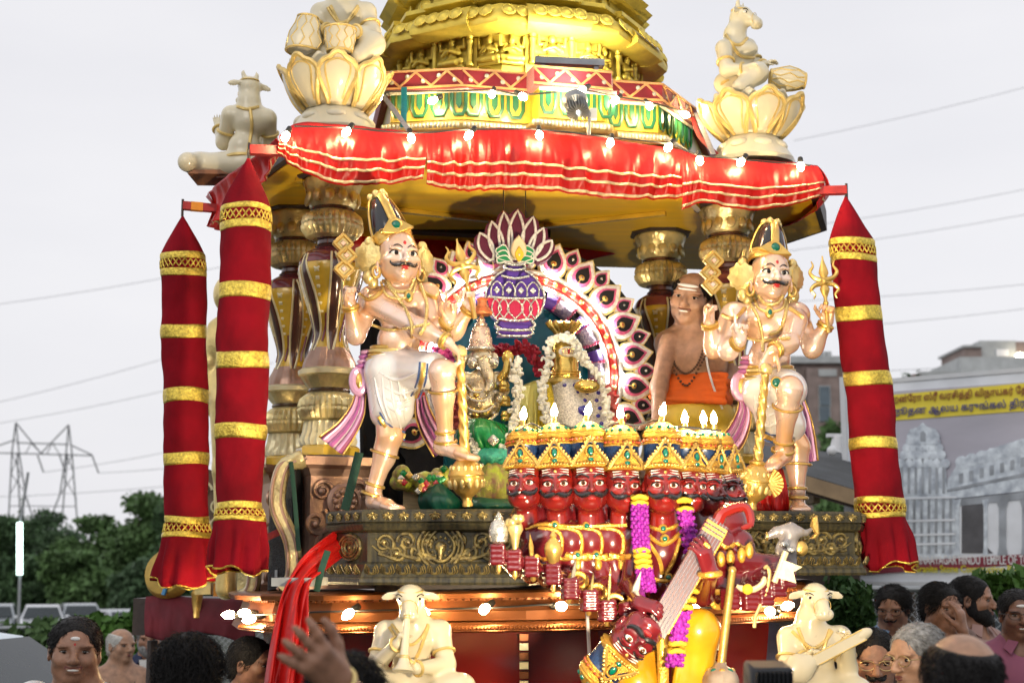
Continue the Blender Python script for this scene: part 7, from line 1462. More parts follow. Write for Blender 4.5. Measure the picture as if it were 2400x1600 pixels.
# drummer on the right lotus
cow('ivory cow headed drummer facing sideways on the lotus seat by the open sky', 6.3, (1745, 206), (1737, 40), 92, (62, 4, 0), (1722, 82), (1728, 128), (1730, 172), ((1698, 112, -.06), (1752, 110, .06), .82),
 [dict(j=[(1696, 114, -.08), (1704, 164, -.12), (1744, 160, -.16)], h=(1768, 152, -.17), mir=1, c=(25, 25, 25, 25), f=(0, -.2, -1)), dict(j=[(1752, 112, .06), (1774, 160, .04), (1790, 152, -.02)], h=(1808, 146, -.03), mir=-1, c=(25, 25, 25, 25), f=(0, -.2, -1))],
 [(((1726, 196), (1775, 172, -.12), (1735, 205, -.16)), (30, 24, 20)), (((1726, 196), (1700, 196, .06), (1750, 205, .0)), (30, 24, 18))],
 chains=[[(1702, 82), (1715, 100), (1735, 105), (1752, 90)], [(1706, 90), (1735, 130), (1768, 135)]])
drum((1806, 180), (1886, 190), (17, 25, 30, 27, 18), 6.2, 'barrel drum lying across the lap of the sideways drummer')
# cow seen from behind at the rear corner
cow('ivory cow headed statue seen from behind on the rear canopy corner', 6.55, (580, 410), (584, 205, -.0), 92, (-150, 0, 0), (584, 240), (588, 285), (572, 345), ((542, 268), (626, 276), .86),
 [dict(j=[(540, 272, .0), (524, 334, .06), (512, 300, .1)], h=(508, 278, .12), mir=1, c=(20, 20, 20, 20)), dict(j=[(628, 280, .0), (634, 334, .08), (610, 330, .14)], h=(596, 320, .16), mir=-1)],
 [(((560, 385), (470, 388, .08), (440, 380, .0)), (32, 30, 24)), (((585, 385), (640, 392, .1), (590, 395, .16)), (34, 30, 20))], front=False, chains=[[(556, 250), (580, 256), (606, 250)], [(586, 252), (590, 300), (580, 360)]])
tag(ob('statue_board', MB().extr([(-.2, -.008), (.16, -.012), (.16, .012), (-.17, .01)], .22, TRS(P(545, 412, 6.6), 0), y0=.15), mat('worn_timber', (.3, .12, .05), .6, 0, .3, 10, .2, 40)), 'worn board under the cow headed statue seen from behind', 'board')

# ---------------------------------------------------------------- red many headed king with a lute
RAVR = mat('red_gloss_skin', (.28, .015, .008), .2, 0, c2scale=2.5, col2=(.15, .010, .010), coat=.8, detail=2); RAVM = mat('maroon_gloss_skin', (.17, .011, .014), .2, 0, c2scale=3, col2=(.10, .008, .013), coat=.8, detail=2); RAVG = mat('amber_gold_crown', (.78, .42, .06), .32, .55, .3, 30, .5, 90, coat=.3); RAVB = mat('midnight_blue_band', (.012, .035, .10), .28, 0, .35, 30, .1, 60, coat=.5); ASH = mat('ash_stripe', (.72, .66, .62), .5, 0, .2, 60)
I4 = Matrix()
Bh = Body(); head_prims(Bh, I4, fat=.03, jaw=1.5, nose=1.05); Bh.ell((0, -.1, -.26), (.27, .28, .22), .1); hv, hf = Bh.mesh(.022)
def cm(name, mb, m): return mesh_from(name, np.concatenate(mb.v), mb.f, [m] if not isinstance(m, list) else m, mb.m)
Bh2 = Body(); head_prims(Bh2, I4, fat=.03, jaw=1.5, nose=1.05, neck=False); HM2 = mesh_from('gourd_head', *Bh2.mesh(.022), [RAVM]); HM = dict(head=mesh_from('head', hv, hf, [RAVR]))
def faceparts():
 out = []
 for s in (-1, 1):
  out.append(('eye', cm('eye', MB().ball((s * .15, -.325, .015), (.085, .055, .05), seg=12), EYEW), [('iris', cm('iris', MB().ball((s * .15, -.37, .015), (.042, .02, .042)), mat('amber_iris', (.12, .04, .01), .15, var=0))), ('pupil', cm('pupil', MB().ball((s * .15, -.385, .015), (.02, .012, .02)), EYED)), ('eyelid', cm('eyelid', MB().tube([(s * .15 + .09 * q, -.365 + .045 * q * q, .015 + .058 * (1 - q * q * .85)) for q in np.linspace(-1.15, 1.1, 9)], .013, 5), EYED))]))
  out.append(('eyebrow', cm('eyebrow', MB().tube([(s * (.04 + .25 * q), -.40 + .12 * q * q, .115 + .05 * sin(PI * q) + .02 * q) for q in np.linspace(0, 1, 9)], [.03 * (1.05 - .6 * q) for q in np.linspace(0, 1, 9)], 6, flat=.7), BLACKG), []))
 h = [(0, -.455, -.17), (.08, -.46, -.195), (.17, -.415, -.215), (.25, -.34, -.18), (.29, -.29, -.11), (.26, -.28, -.07)]; pts = [(-q[0], q[1], q[2]) for q in h[:0:-1]] + h
 out.append(('moustache', cm('moustache', MB().tube(spline(pts, 31), [.036 * (.75 + .5 * sin(PI * min(1, t * 1.2))) * (1 - t) ** .35 + .012 for t in np.abs(np.linspace(-1, 1, 31))], 8), BLACKG), []))
 out.append(('lower_lip', cm('lower_lip', MB().ball((0, -.40, -.275), (.08, .04, .026)), REDL), []))
 for z in (.20, .25, .30): out.append(('ash_stripe', cm('ash_stripe', MB().tube([(x, -.365 + 1.1 * x * x + (z - .175) * .5, z - .25 * x * x) for x in np.linspace(-.25, .25, 11)], .02, 5, flat=.6), ASH), []))
 out.append(('forehead_dot', cm('forehead_dot', MB().ball((0, -.39, .25), (.03, .015, .03)), GOLD), []))
 cb = MB().lathe([(.37, .33), (.41, .35), (.385, .39), (.41, .42), (.375, .45), (.36, .47)], 30, TRS((0, .06, 0))); band = cm('crown_band', cb, RAVG)
 pk = MB().extr([(-.33, .33), (-.27, .45), (-.19, .56), (-.09, .68), (0, .84), (.09, .68), (.19, .56), (.27, .45), (.33, .33), (0, .35)], .05, TRS((0, -.30, 0), 0, -6), bev=.015)
 edge = MB().tube(spline([(-.33, -.37, .36), (-.26, -.38, .48), (-.13, -.385, .64), (0, -.38, .83), (.13, -.385, .64), (.26, -.38, .48), (.33, -.37, .36)], 26), .026, 6)
 out.append(('crown_band', band, [])); out.append(('tiara', cm('tiara', pk, RAVG), [('tiara_edge', cm('tiara_edge', edge, GOLD)), ('green_gem', cm('green_gem', MB().ball((0, -.425, .60), (.05, .03, .08)), GREENG)), ('small_gem', cm('small_gem', MB().ball((0, -.42, .45), (.055, .03, .04)), GREENG)), ('gem_rim', cm('gem_rim', MB().tube([(cos(a) * .085, -.41, .60 + sin(a) * .115) for a in np.linspace(0, 2 * PI, 18, endpoint=False)], .018, 5, closed=True), RAVG))]))
 eb = MB(); eb.beads(spline([(-.36, -.33, .36), (-.29, -.36, .5), (-.15, -.385, .67), (0, -.385, .87), (.15, -.385, .67), (.29, -.36, .5), (.36, -.33, .36)], 21), .032); eb.beads([(x, -.40 + .9 * x * x, .385) for x in np.linspace(-.3, .3, 11)], .026); out.append(('tiara_beads', cm('tiara_beads', eb, GOLD), []))
 rb_ = MB(); rb_.beads([(cos(a) * .36, .06 + sin(a) * .36, .87) for a in np.linspace(0, 2 * PI, 22, endpoint=False)], .03); out.append(('red_bead_ring', cm('red_bead_ring', rb_, mat('coral_bead', (.45, .08, .03), .3, .2, .3, 30)), []))
 gl = MB()
 for k in range(10): a = 2 * PI * k / 10; gl.ball((cos(a) * .27, .06 + sin(a) * .27, 1.1), (.05, .05, .045), seg=7, rings=5)
 out.append(('dome_leaves', cm('dome_leaves', gl, GREENG), []))
 out.append(('blue_crown_band', cm('blue_crown_band', MB().lathe([(.36, .45), (.35, .6), (.34, .77), (.355, .80)], 30, TRS((0, .06, 0))), RAVB), []))
 out.append(('crown_dome', cm('crown_dome', MB().lathe([(.355, .79), (.37, .82), (.34, .84), (.355, .87), (.325, .90), (.36, .93), (.365, .98), (.34, 1.01), (.35, 1.03), (.32, 1.06), (.24, 1.15), (.14, 1.21), (.08, 1.23)], 30, TRS((0, .06, 0)), fn=lambda a: 1 + .012 * cos(a * 24)), RAVG), []))
 return out
FP = faceparts()
YR = 4.95; rm = pm(YR); RP = lambda x, y, d=0.: P(x, y, YR + d)
rav = thing('many_headed_king_statue', 'glossy red many headed and many armed king statue with lamp topped crowns', 'statue', RP(1560, 1660))
flame_m = MB().lathe([(.007, 0), (.010, .006), (.0145, .018), (.0135, .03), (.008, .045), (.002, .058), (.0004, .06)], 14); FLM = cm('flame_bulb', flame_m, mat('lit_flame_bulb', (1, .9, .6), .3, var=0, emit=(1, .70, .30), es=320.)); NECKM = cm('bulb_neck', MB().lathe([(.012, -.03), (.012, -.006), (.0095, .004)], 12), mat('brass_bulb_neck', (.5, .33, .1), .3, .8, .2, 20))
HEADS = [(1230, 1138, 0, -8, 118), (1304, 1138, -.01, -3, 120), (1381, 1138, -.02, 2, 120), (1459, 1142, -.03, 7, 120), (1553, 1142, -.06, 4, 122), (1612, 1146, .02, 22, 118), (1655, 1148, .06, 38, 116), (1694, 1150, .12, 50, 116)]
NM = ['outermost, nearest the lime skirt', 'second from the lime skirt side', 'third from the lime skirt side', 'fourth, just before the gap', 'on the main garlanded head', 'first behind the main head', 'second behind the main head', 'outermost, nearest the mace']
for i, (x, y, d, yw, hp) in enumerate(HEADS):
 c = RP(x, y, d); M = TRS(c, yw + (i * 37 % 7 - 3), -2 + (i * 53 % 5 - 2), i * 29 % 7 - 3, hp * rm * (.97 + .012 * (i * 17 % 5))); h = inst('head', HM['head'], rav, M)
 for nm, me, subs in FP:
  k = bpy.data.objects.new(nm, me); C.objects.link(k); k.parent = h
  if nm in ('tiara_beads', 'red_bead_ring', 'dome_leaves'): k['kind'] = 'stuff'
  for sn, sm in subs: s_ = bpy.data.objects.new(sn, sm); C.objects.link(s_); s_.parent = h
 tp_ = M @ Vector((0, .06, 1.22)); o = inst('flame_bulb', FLM, None, TRS(tp_ + Vector((0, 0, .022)), 0, 0, random.uniform(-6, 14), .82)); tag(o, 'lit flame shaped bulb on a red king crown, ' + NM[i], 'light bulb', 'flame bulbs on the crowns')
 k = bpy.data.objects.new('bulb_neck', NECKM); C.objects.link(k); k.parent = o
# trunk, overlapping chests, upper arms, forearms, fists
B = Body()
B.ell(RP(1552, 1290, -.03), (58 * rm, 42 * rm, 60 * rm), .03); B.ell(RP(1548, 1370, -.02), (48 * rm, 38 * rm, 60 * rm), .03); B.ell(RP(1550, 1450), (60 * rm, 46 * rm, 50 * rm), .03); B.cap(RP(1552, 1235, -.02), RP(1553, 1180, -.03), 34 * rm, 28 * rm, .02)
for i, (x, y, d, yw, hp) in enumerate(HEADS): B.cap(RP(x + 4, 1180, d + .02), RP(x + 8, 1240, d + .04), 27 * rm, 33 * rm, .015)
LCH = [(1288, 1282), (1335, 1284), (1382, 1286), (1432, 1286)]
for x, y in LCH: B.ell(RP(x, y - 18, .0), (33 * rm, 34 * rm, 46 * rm), .006); B.ell(RP(x + 3, y + 30, .0), (25 * rm, 30 * rm, 40 * rm), .006)
B.cap(RP(1270, 1262, .02), RP(1480, 1270, .02), 38 * rm, 40 * rm, .02); B.cap(RP(1245, 1222, .1), RP(1700, 1225, .12), 52 * rm, 52 * rm, .03)
for x in (1640, 1690, 1735): B.ell(RP(x, 1272 + (x - 1640) * .1, .06), (34 * rm, 32 * rm, 42 * rm), .008)
FIST = [(1169, 1299), (1207, 1313), (1248, 1327), (1297, 1345), (1338, 1379), (1383, 1407), (1425, 1431), (1474, 1436)]
ELB = [(1212, 1330, .12), (1245, 1342, .1), (1285, 1352, .08), (1330, 1360, .06), (1376, 1362, .0), (1420, 1370, -.02), (1452, 1384, -.02), (1500, 1380, -.02)]
SHO = [(1262, 1266), (1280, 1280), (1300, 1290), (1335, 1310), (1355, 1310), (1400, 1316), (1440, 1316), (1490, 1300)]
FR_ = [(1712, 1404), (1757, 1406), (1793, 1394), (1822, 1374), (1844, 1352)]
def fist(c, yaw=0, s=1.):
 o = B.M; B.M = TRS(c, yaw, 0, 0, s); B.ell((0, .012, 0), (.026, .022, .034), .006)
 for k in range(4): z = .026 - k * .017; B.cap((-.026, .004, z), (-.016, -.016, z), .0098, .0098, .003); B.cap((-.016, -.016, z), (.018, -.018, z), .0098, .0092, .003)
 B.cap((.022, .0, -.01), (.012, -.016, .034), .010, .008, .003); B.M = o
for i, (x, y) in enumerate(FIST):
 c = RP(x, y, -.26); e = RP(*ELB[i]); s = RP(*SHO[i], .0); B.chain([s, e, lerp(e, c, .92)], [27 * rm, 23 * rm, 15 * rm], .012); fist(c, -12 + i * 3)
for i, (x, y) in enumerate(FR_):
 c = RP(x, y, -.14); e = RP(1672 + i * 26, 1392 - i * 12, .06); B.chain([RP(1640 + i * 12, 1310, .02), RP(1690 + i * 36, 1330 - i * 2, .08), lerp(e, c, .5) + Vector((0, .05, 0)), c], [24 * rm, 21 * rm, 19 * rm, 14 * rm], .01); fist(c, 10)
for i in range(8): B.cap(RP(1648, 1322, .02), RP(1700 + i * 20, 1392 - i * 11, .06), 15 * rm, 12 * rm, .004)
# main pair: strumming hand and the hand on the lute neck
B.chain([RP(1494, 1268, -.02), RP(1480, 1372, -.1), RP(1498, 1412, -.33)], [28 * rm, 24 * rm, 17 * rm], .015); hand_prims(B, along(RP(1496, 1412, -.34), RP(1545, 1424, -.37), (.1, .75, -.7)) @ Matrix.Diagonal((.62,) * 3 + (1,)), (35, 35, 38, 40), 20, -1, .004)
B.chain([RP(1604, 1268, -.0), RP(1648, 1392, -.14), RP(1664, 1342, -.33)], [28 * rm, 25 * rm, 18 * rm], .015); hand_prims(B, along(RP(1663, 1338, -.335), RP(1648, 1285, -.36), (-.55, .85, 0)) @ Matrix.Diagonal((.78,) * 3 + (1,)), (30, 32, 34, 36), 30, -1, .004, None, 6)
for s, kx, ky in ((-1, 1470, 1620), (1, 1640, 1480)): B.chain([RP(1550 + s * 26, 1450), RP(kx, ky, -.16), RP(kx - s * 30, ky + 160, -.1)], [44 * rm, 34 * rm, 24 * rm], .02)
VF = B.mesh(.0046); ob('body', VF, RAVM, rav); bv = bvh_of(VF)
# yellow cloth
YCL = mat('yellow_cloth_paint', (.72, .40, .012), .28, 0, .25, 7, coat=.5, col2=(.55, .22, .01), c2scale=6); D = Body(); D.ell(RP(1550, 1470), (66 * rm, 52 * rm, 46 * rm), .03); D.chain([RP(1560, 1470), RP(1636, 1478, -.15), RP(1612, 1660, -.1)], [52 * rm, 46 * rm, 46 * rm], .03); D.chain([RP(1530, 1480), RP(1492, 1600, -.15), RP(1520, 1680, -.1)], [52 * rm, 46 * rm, 44 * rm], .03)
for i in range(5): D.cap(RP(1606 + i * 11, 1446 + i * 4, -.20), RP(1578 + i * 18, 1640, -.165), 5 * rm, 10 * rm, .008)
yc = ob('yellow_cloth', D.mesh(.007), YCL, rav); ob('cloth_sash', MB().tube(spline([RP(1545, 1440, -.14), RP(1552, 1500, -.2), RP(1556, 1660, -.2)], 14), [12 * rm] * 14, 8, flat=.5, up=(0, -1, 0)), RAVG, yc)
# gold trims over the chests
for i in range(4):
 x = LCH[i][0]; L = drape(bv, [(x - 26, 1236), (x + 24, 1246), (x + 28, 1290), (x + 14, 1304), (x - 14, 1310), (x - 30, 1302)], YR, .003, n=24); ob('chest_trim', MB().tube(L, 4.5 * rm, 6), RAVG, rav)
ob('shoulder_trim', MB().tube(drape(bv, [(1232, 1238), (1270, 1228), (1300, 1230), (1340, 1234), (1400, 1232), (1470, 1230)], YR, .003, n=30), 5 * rm, 6), RAVG, rav)
for k in ([(1505, 1222), (1530, 1236), (1555, 1240), (1580, 1234), (1596, 1220)], [(1506, 1236), (1530, 1262), (1556, 1276), (1582, 1260), (1600, 1236)], [(1520, 1270), (1545, 1310), (1552, 1345)], [(1594, 1262), (1580, 1310), (1560, 1345)], [(1500, 1345), (1530, 1356), (1560, 1360), (1592, 1350)]): ob('necklace', MB().tube(drape(bv, k, YR, .004, n=20), 5 * rm, 6), RAVG, rav)
for x, y in ((1554, 1238), (1558, 1262), (1354, 1300), (1398, 1300), (1455, 1306), (1300, 1230), (1375, 1232), (1566, 1352)):
 c = drape(bv, [(x, y)], YR, .004)[0]; o = ob('brooch', MB().ball(c, (11 * rm, 6 * rm, 11 * rm), seg=10), RAVG, rav); ob('brooch_gem', MB().ball(c + Vector((0, -6 * rm, 0)), (6 * rm, 4 * rm, 6 * rm), seg=8), GREENG, o)
for i, x in enumerate((1352, 1400, 1455)): ob('armlet', MB().tube(drape(bv, [(x - 26, 1300), (x - 10, 1304), (x + 10, 1305), (x + 26, 1302)], YR, .005, n=10), 7 * rm, 6), RAVG, rav); ob('armlet_drop', MB().ball(drape(bv, [(x + 2, 1322)], YR, .003)[0], (9 * rm, 5 * rm, 14 * rm)), RAVG, rav)
for i, (x, y) in enumerate(FIST[4:]): c = RP(x + 16, y - 18, -.2); ob('bangle', MB().tube([c + Vector((cos(a) * 19 * rm, 0, sin(a) * 17 * rm)) for a in np.linspace(0, 2 * PI, 16, endpoint=False)], 6 * rm, 6, closed=True), RAVG, rav)
c0 = RP(1664, 1344, -.33); ob('bangle', MB().tube([(cos(a) * 21 * rm, sin(a) * 21 * rm, 0) for a in np.linspace(0, 2 * PI, 18, endpoint=False)], 7 * rm, 6, closed=True, M=along(c0, c0 + Vector((-.05, -.1, 1)), (0, -1, 0))), RAVG, rav); ob('bangle', MB().tube([(cos(a) * 17 * rm, sin(a) * 17 * rm, 0) for a in np.linspace(0, 2 * PI, 18, endpoint=False)], 7 * rm, 6, closed=True, M=along(RP(1682, 1404, -.1), RP(1700, 1404, -.14), (0, -1, 0))), RAVG, rav)
for i, (x, y) in enumerate(((1690, 1310), (1712, 1306), (1738, 1300), (1756, 1290))): ob('armlet', MB().ball(RP(x, y, -.06), (10 * rm, 8 * rm, 18 * rm)), RAVG, rav);
for k in range(3): ob('chest_trim', MB().tube(drape(bv, [(1650 + k * 38, 1272), (1668 + k * 38, 1284), (1688 + k * 36, 1272)], YR, .003, n=12), 5 * rm, 6), RAVG, rav)
# lute with a tenth head as its gourd
VEN = mat('striped_rosewood_neck', (.15, .05, .05), .35, 0, c2scale=9, col2=(.07, .065, .09), coat=.3, streak=(40, 40, 1)); ve = thing('head_lute', 'long reddish lute slung across the red king, ending in a crowned head', 'lute', P(1440, 1580, 4.62))
a, b = P(1540, 1470, 4.64), P(1690, 1212, 4.68); vM = along(a, b, (0, -1, 0)); L = (b - a).length; w = 24 * rm
ob('lute_neck', MB().box((0, 0, L / 2 - .02), (w * 2, .035, L), vM), VEN, ve, smooth=False)
for s in np.linspace(-.8, .8, 6): ob('string', MB().tube([(s * w, -.019, 0), (s * w * .95, -.019, L - .02)], .002, 5, M=vM), mat('lute_wire', (.25, .22, .25), .35, .4, var=0), ve)
ob('neck_beads', MB().tube([(w, -.012, 0), (w, -.012, L - .04)], .006, 6, M=vM), RAVG, ve)
for z in (.015, .03, .045): ob('neck_ring', MB().box((0, 0, L - .02 - z), (w * 2.1, .042, .009), vM), GOLD, ve, smooth=False)
ob('neck_scroll', MB().tube(spline([(0, 0, L - .03), (.0, -.0, L + .02), (.05, -.01, L + .07), (.09, -.02, L + .03), (.07, -.03, L - .0)], 14), [.02, .022, .022, .02, .02, .018, .017, .016, .015, .014, .012, .011, .009, .006], 8, M=vM), RAVR, ve)
hM = Matrix.Translation(P(1488, 1492, 4.60)) @ Matrix.Rotation(R(16), 4, 'X') @ Matrix.Rotation(R(222), 4, 'Y') @ Matrix.Diagonal((.185, .185, .185, 1)); h = inst('gourd_head', HM2, ve, hM)
for nm, me, subs in FP:
 k = bpy.data.objects.new(nm, me); C.objects.link(k); k.parent = h
 for sn, sm in subs: s_ = bpy.data.objects.new(sn, sm); C.objects.link(s_); s_.parent = h
# weapons in the fists
BLADE = mat('silver_blade', (.62, .58, .48), .3, .6, .2, 20)
def blade(c, tip, w, label, m_=BLADE, name='sword'):
 A, T_ = RP(*c, -.26), RP(*tip, -.3); M = along(A, T_, (0, -1, 0)); L = (T_ - A).length; t = thing(name, label, name, A)
 ob('blade', MB().extr([(-w * .6, .02), (-w, L * .6), (0, L), (w, L * .6), (w * .6, .02)], .008, M, y0=.004, bev=.003), m_, t); ob('hilt', MB().lathe([(.006, -.05), (.009, -.045), (.007, 0), (.012, .025), (.004, .032)], 10, M), GOLD, t)
blade((1338, 1379), (1350, 1310), .008, 'short silver blade in the fifth fist from the lime skirt side'); blade((1383, 1407), (1391, 1340), .006, 'thin dagger in the sixth fist from the lime skirt side', GOLD2); blade((1425, 1431), (1431, 1322), .006, 'slim gold blade in the seventh fist from the lime skirt side', GOLD2); blade((1474, 1436), (1503, 1335), .012, 'broad pale sword in the fist nearest the strumming hand')
def club(c, prof, label, low=.05, m_=GOLD, name='club', extra=None):
 A = RP(*c, -.27); t = thing(name, label, name, A - Vector((0, 0, low))); M = Matrix.Translation(A); ob('grip', MB().lathe([(.002, -low - .012), (.009, -low), (.006, -low * .5), (.007, .03)], 12, M), GOLD, t); ob('club_head', MB().lathe([(r * rm, z * rm) for r, z in prof], 20, M, rib=10), m_, t)
 if extra: extra(t, A)
 return t
club((1169, 1299), [(4, 20), (18, 28), (21, 40), (22, 52), (17, 68), (9, 76), (10, 80), (5, 86), (1, 92)], 'silver and gold pot shaped club in the outermost fist', m_=SILV)
def knobs(t, A):
 for i in range(9): a = i * 2.4; ob('bud', MB().ball(A + Vector((cos(a) * 13 * rm * (1 if i else 0), sin(a) * 13 * rm, (74 + 8 * (i % 3)) * rm)), 9 * rm), GOLD2, t)
club((1207, 1313), [(5, 20), (9, 40), (12, 55), (18, 66), (16, 76), (4, 80)], 'flower headed club in the second fist', m_=GOLD2, extra=knobs)
blade((1248, 1327), (1242, 1248), .009, 'gold and silver double blade in the third fist', GOLD, 'dagger')
club((1297, 1345), [(4, 18), (10, 24), (14, 32), (19, 46), (20, 56), (17, 66), (10, 74), (6, 78), (8, 82), (3, 92), (1, 98)], 'golden bulbous club in the fourth fist', m_=GOLD)
mc = thing('long_mace', 'long plain gold mace hanging head down from a fist over the dark red body', 'mace', RP(1690, 1600, -.2)); ob('shaft', MB().tube([RP(1716, 1338, -.16), RP(1690, 1558, -.2)], 9 * rm, 12), GOLD, mc); ob('shaft_cap', MB().ball(RP(1716, 1336, -.16), 10 * rm), GOLD, mc); ob('mace_head', MB().lathe([(36 * rm, 0), (38 * rm, -8 * rm), (38 * rm, -46 * rm), (14 * rm, -70 * rm)][::-1] + [(30 * rm, 12 * rm), (14 * rm, 22 * rm), (10 * rm, 30 * rm)], 20, Matrix.Translation(RP(1689, 1584, -.2)), rib=8, fn=lambda a: 1 + .05 * cos(8 * a)), mat('painted_gourd', (.5, .4, .3), .35, .3, c2scale=9, col2=(.2, .12, .08)), mc)
for i in range(8): a = 2 * PI * i / 8; ob('green_petal', MB().ball(RP(1689, 1572, -.2) + Vector((cos(a) * 24 * rm, sin(a) * 24 * rm, .0)), (8 * rm, 5 * rm, 8 * rm)), GREENG if i % 2 else GOLD, mc)
fl_ = thing('flag', 'cream pennant on a short staff held up by the red king', 'flag', RP(1818, 1360, -.2)); ob('staff', MB().tube([RP(1815, 1364, -.2), RP(1842, 1292, -.2)], 7 * rm, 8), CREAM, fl_); fo = [(1832, 1310), (1880, 1328), (1860, 1340), (1866, 1366), (1820, 1352)]; ob('pennant', MB().add([tuple(RP(x, y, -.21)) for x, y in fo] + [tuple(RP(x, y, -.195)) for x, y in fo], [tuple(range(5))[::-1], tuple(range(5, 10))] + [(i, (i + 1) % 5, (i + 1) % 5 + 5, i + 5) for i in range(5)]), CREAM, fl_, smooth=False)
bw = thing('bow', 'small ivory bow with gold grip held by the red king', 'bow', RP(1755, 1380, -.18)); ob('bow_limb', MB().tube(spline([RP(1726, 1372, -.18), RP(1745, 1380, -.18), RP(1768, 1380, -.18), RP(1788, 1366, -.18), RP(1792, 1350, -.18)], 16), [4 * rm, 5 * rm] + [7 * rm] * 12 + [5 * rm, 3 * rm], 8), CREAM, bw); ob('bow_grip', MB().ball(RP(1752, 1380, -.19), (12 * rm, 8 * rm, 12 * rm)), YFL, bw)
hk = thing('hook', 'gold elephant goad with curled tip in a far fist of the red king', 'hook', RP(1790, 1380, -.15)); ob('hook_shaft', MB().tube(spline([RP(1768, 1470, -.16), RP(1772, 1440, -.16), RP(1795, 1390, -.16), RP(1804, 1345, -.16), RP(1798, 1328, -.16), RP(1790, 1332, -.16)], 18), [4 * rm] * 14 + [5 * rm, 5 * rm, 4 * rm, 2 * rm], 8), GOLD2, hk)
ds = thing('dragon_staff', 'silver and gold dragon headed staff rising in front of the right plinth', 'staff', RP(1850, 1340, -.05)); DG = lambda x, y: RP(x, y, .1)
B2 = Body(); B2.chain([DG(1848, 1330), DG(1842, 1290), DG(1852, 1252), DG(1870, 1246)], [20 * rm, 24 * rm, 20 * rm, 14 * rm], .01); B2.chain([DG(1852, 1240), DG(1820, 1246), DG(1800, 1256)], [17 * rm, 12 * rm, 8 * rm], .01); B2.ell(DG(1855, 1240), (14 * rm, 14 * rm, 14 * rm), .01); B2.chain([DG(1866, 1246), DG(1890, 1248), DG(1905, 1238)], [9 * rm, 6 * rm, 5 * rm], .01)
ob('dragon', B2.mesh(.0045), mat('grey_silver_dragon', (.34, .31, .30), .32, .4, .3, 12, coat=.3), ds)
ob('tail_plume', MB().extr([((x - 1903) * rm, (1240 - y) * rm) for x, y in ((1895, 1262), (1908, 1250), (1898, 1232), (1904, 1212), (1914, 1208), (1916, 1230), (1918, 1250), (1908, 1262))], .025, TRS(DG(1903, 1240)), bev=.005), GOLD, ds); ob('ear_fan', MB().ball(DG(1878, 1285), (16 * rm, 5 * rm, 18 * rm)), GOLD, ds); ob('snout_ring', MB().tube([DG(1797, 1256 + 0) + Vector((0, cos(a) * 8 * rm, sin(a) * 8 * rm)) for a in np.linspace(0, 2 * PI, 12, endpoint=False)], 3 * rm, 5, closed=True), GOLD, ds)
for x, y in ((1822, 1262), (1836, 1275)): ob('dragon_scale', MB().ball(DG(x + 12, y + 14) + Vector((0, -.04, 0)), (12 * rm, 5 * rm, 8 * rm)), SILV, ds)
# orchid garland round the main neck
def orchid(path, label, secs, seed):
 t = thing('orchid_garland', label, 'garland', path[-1]); n = 80; sp = spline(path, n); r_ = random.Random(seed); i = 0
 for k, (f0, f1, kind) in enumerate(secs):
  seg = sp[int(f0 * (n - 1)):int(f1 * (n - 1)) + 1]
  if kind == 'p':
   mb = MB()
   for j, c in enumerate(seg[::3]):
    for q in range(7):
     a = 2 * PI * q / 7 + j * .45; mb.bead(c + np.array([cos(a) * .024, sin(a) * .024, r_.uniform(-.003, .003)]), .0092)
   mb.tube(seg, .022, 8); stuff(ob('purple_section', mb, PURFL, t))
  else:
   for j in range(0, len(seg), 4): c = seg[j]; ob('yellow_ring', MB().tube([c + np.array([cos(a) * .024, sin(a) * .024, .003 * sin(3 * a)]) for a in np.linspace(0, 2 * PI, 14, endpoint=False)], .0085, 6, closed=True), YFL, t)
orchid([RP(1499, 1165, -.12), RP(1500, 1230, -.14), RP(1504, 1290, -.16), RP(1512, 1350, -.17), RP(1518, 1385, -.17)], 'purple orchid garland strand hanging left of the main red head', ((0, .08, 'y'), (.08, .5, 'p'), (.5, .68, 'y'), (.68, 1, 'p')), 1)
orchid([RP(1602, 1172, -.1), RP(1612, 1230, -.1), RP(1622, 1290, -.1), RP(1632, 1340, -.13), RP(1612, 1400, -.26), RP(1596, 1450, -.29), RP(1588, 1510, -.3), RP(1580, 1556, -.3)], 'purple orchid garland strand hanging right of the main red head and over the lute', ((0, .07, 'y'), (.07, .5, 'p'), (.54, .68, 'y'), (.68, .86, 'p'), (.86, .93, 'y'), (.93, 1, 'p')), 2)
for x, y, Y, w, lab in ((961, 1655, 5.36, .5, 'dark red ledge under the cow headed piper'), (1915, 1662, 5.66, .5, 'dark red ledge under the cow headed lute player'), (1556, 1690, 5.05, .62, 'dark red stand under the many headed king')):
 c = P(x, y, Y); t = thing('statue_ledge', lab, 'ledge', c - Vector((0, 0, .7))); ob('ledge_top', MB().box(c - Vector((0, 0, .03)), (w, .42, .05)), DRED, t, smooth=False); ob('ledge_bracket', MB().box(c - Vector((0, -.02, .38)), (w * .7, .34, .64), taper=1.15), DRED, t, smooth=False)
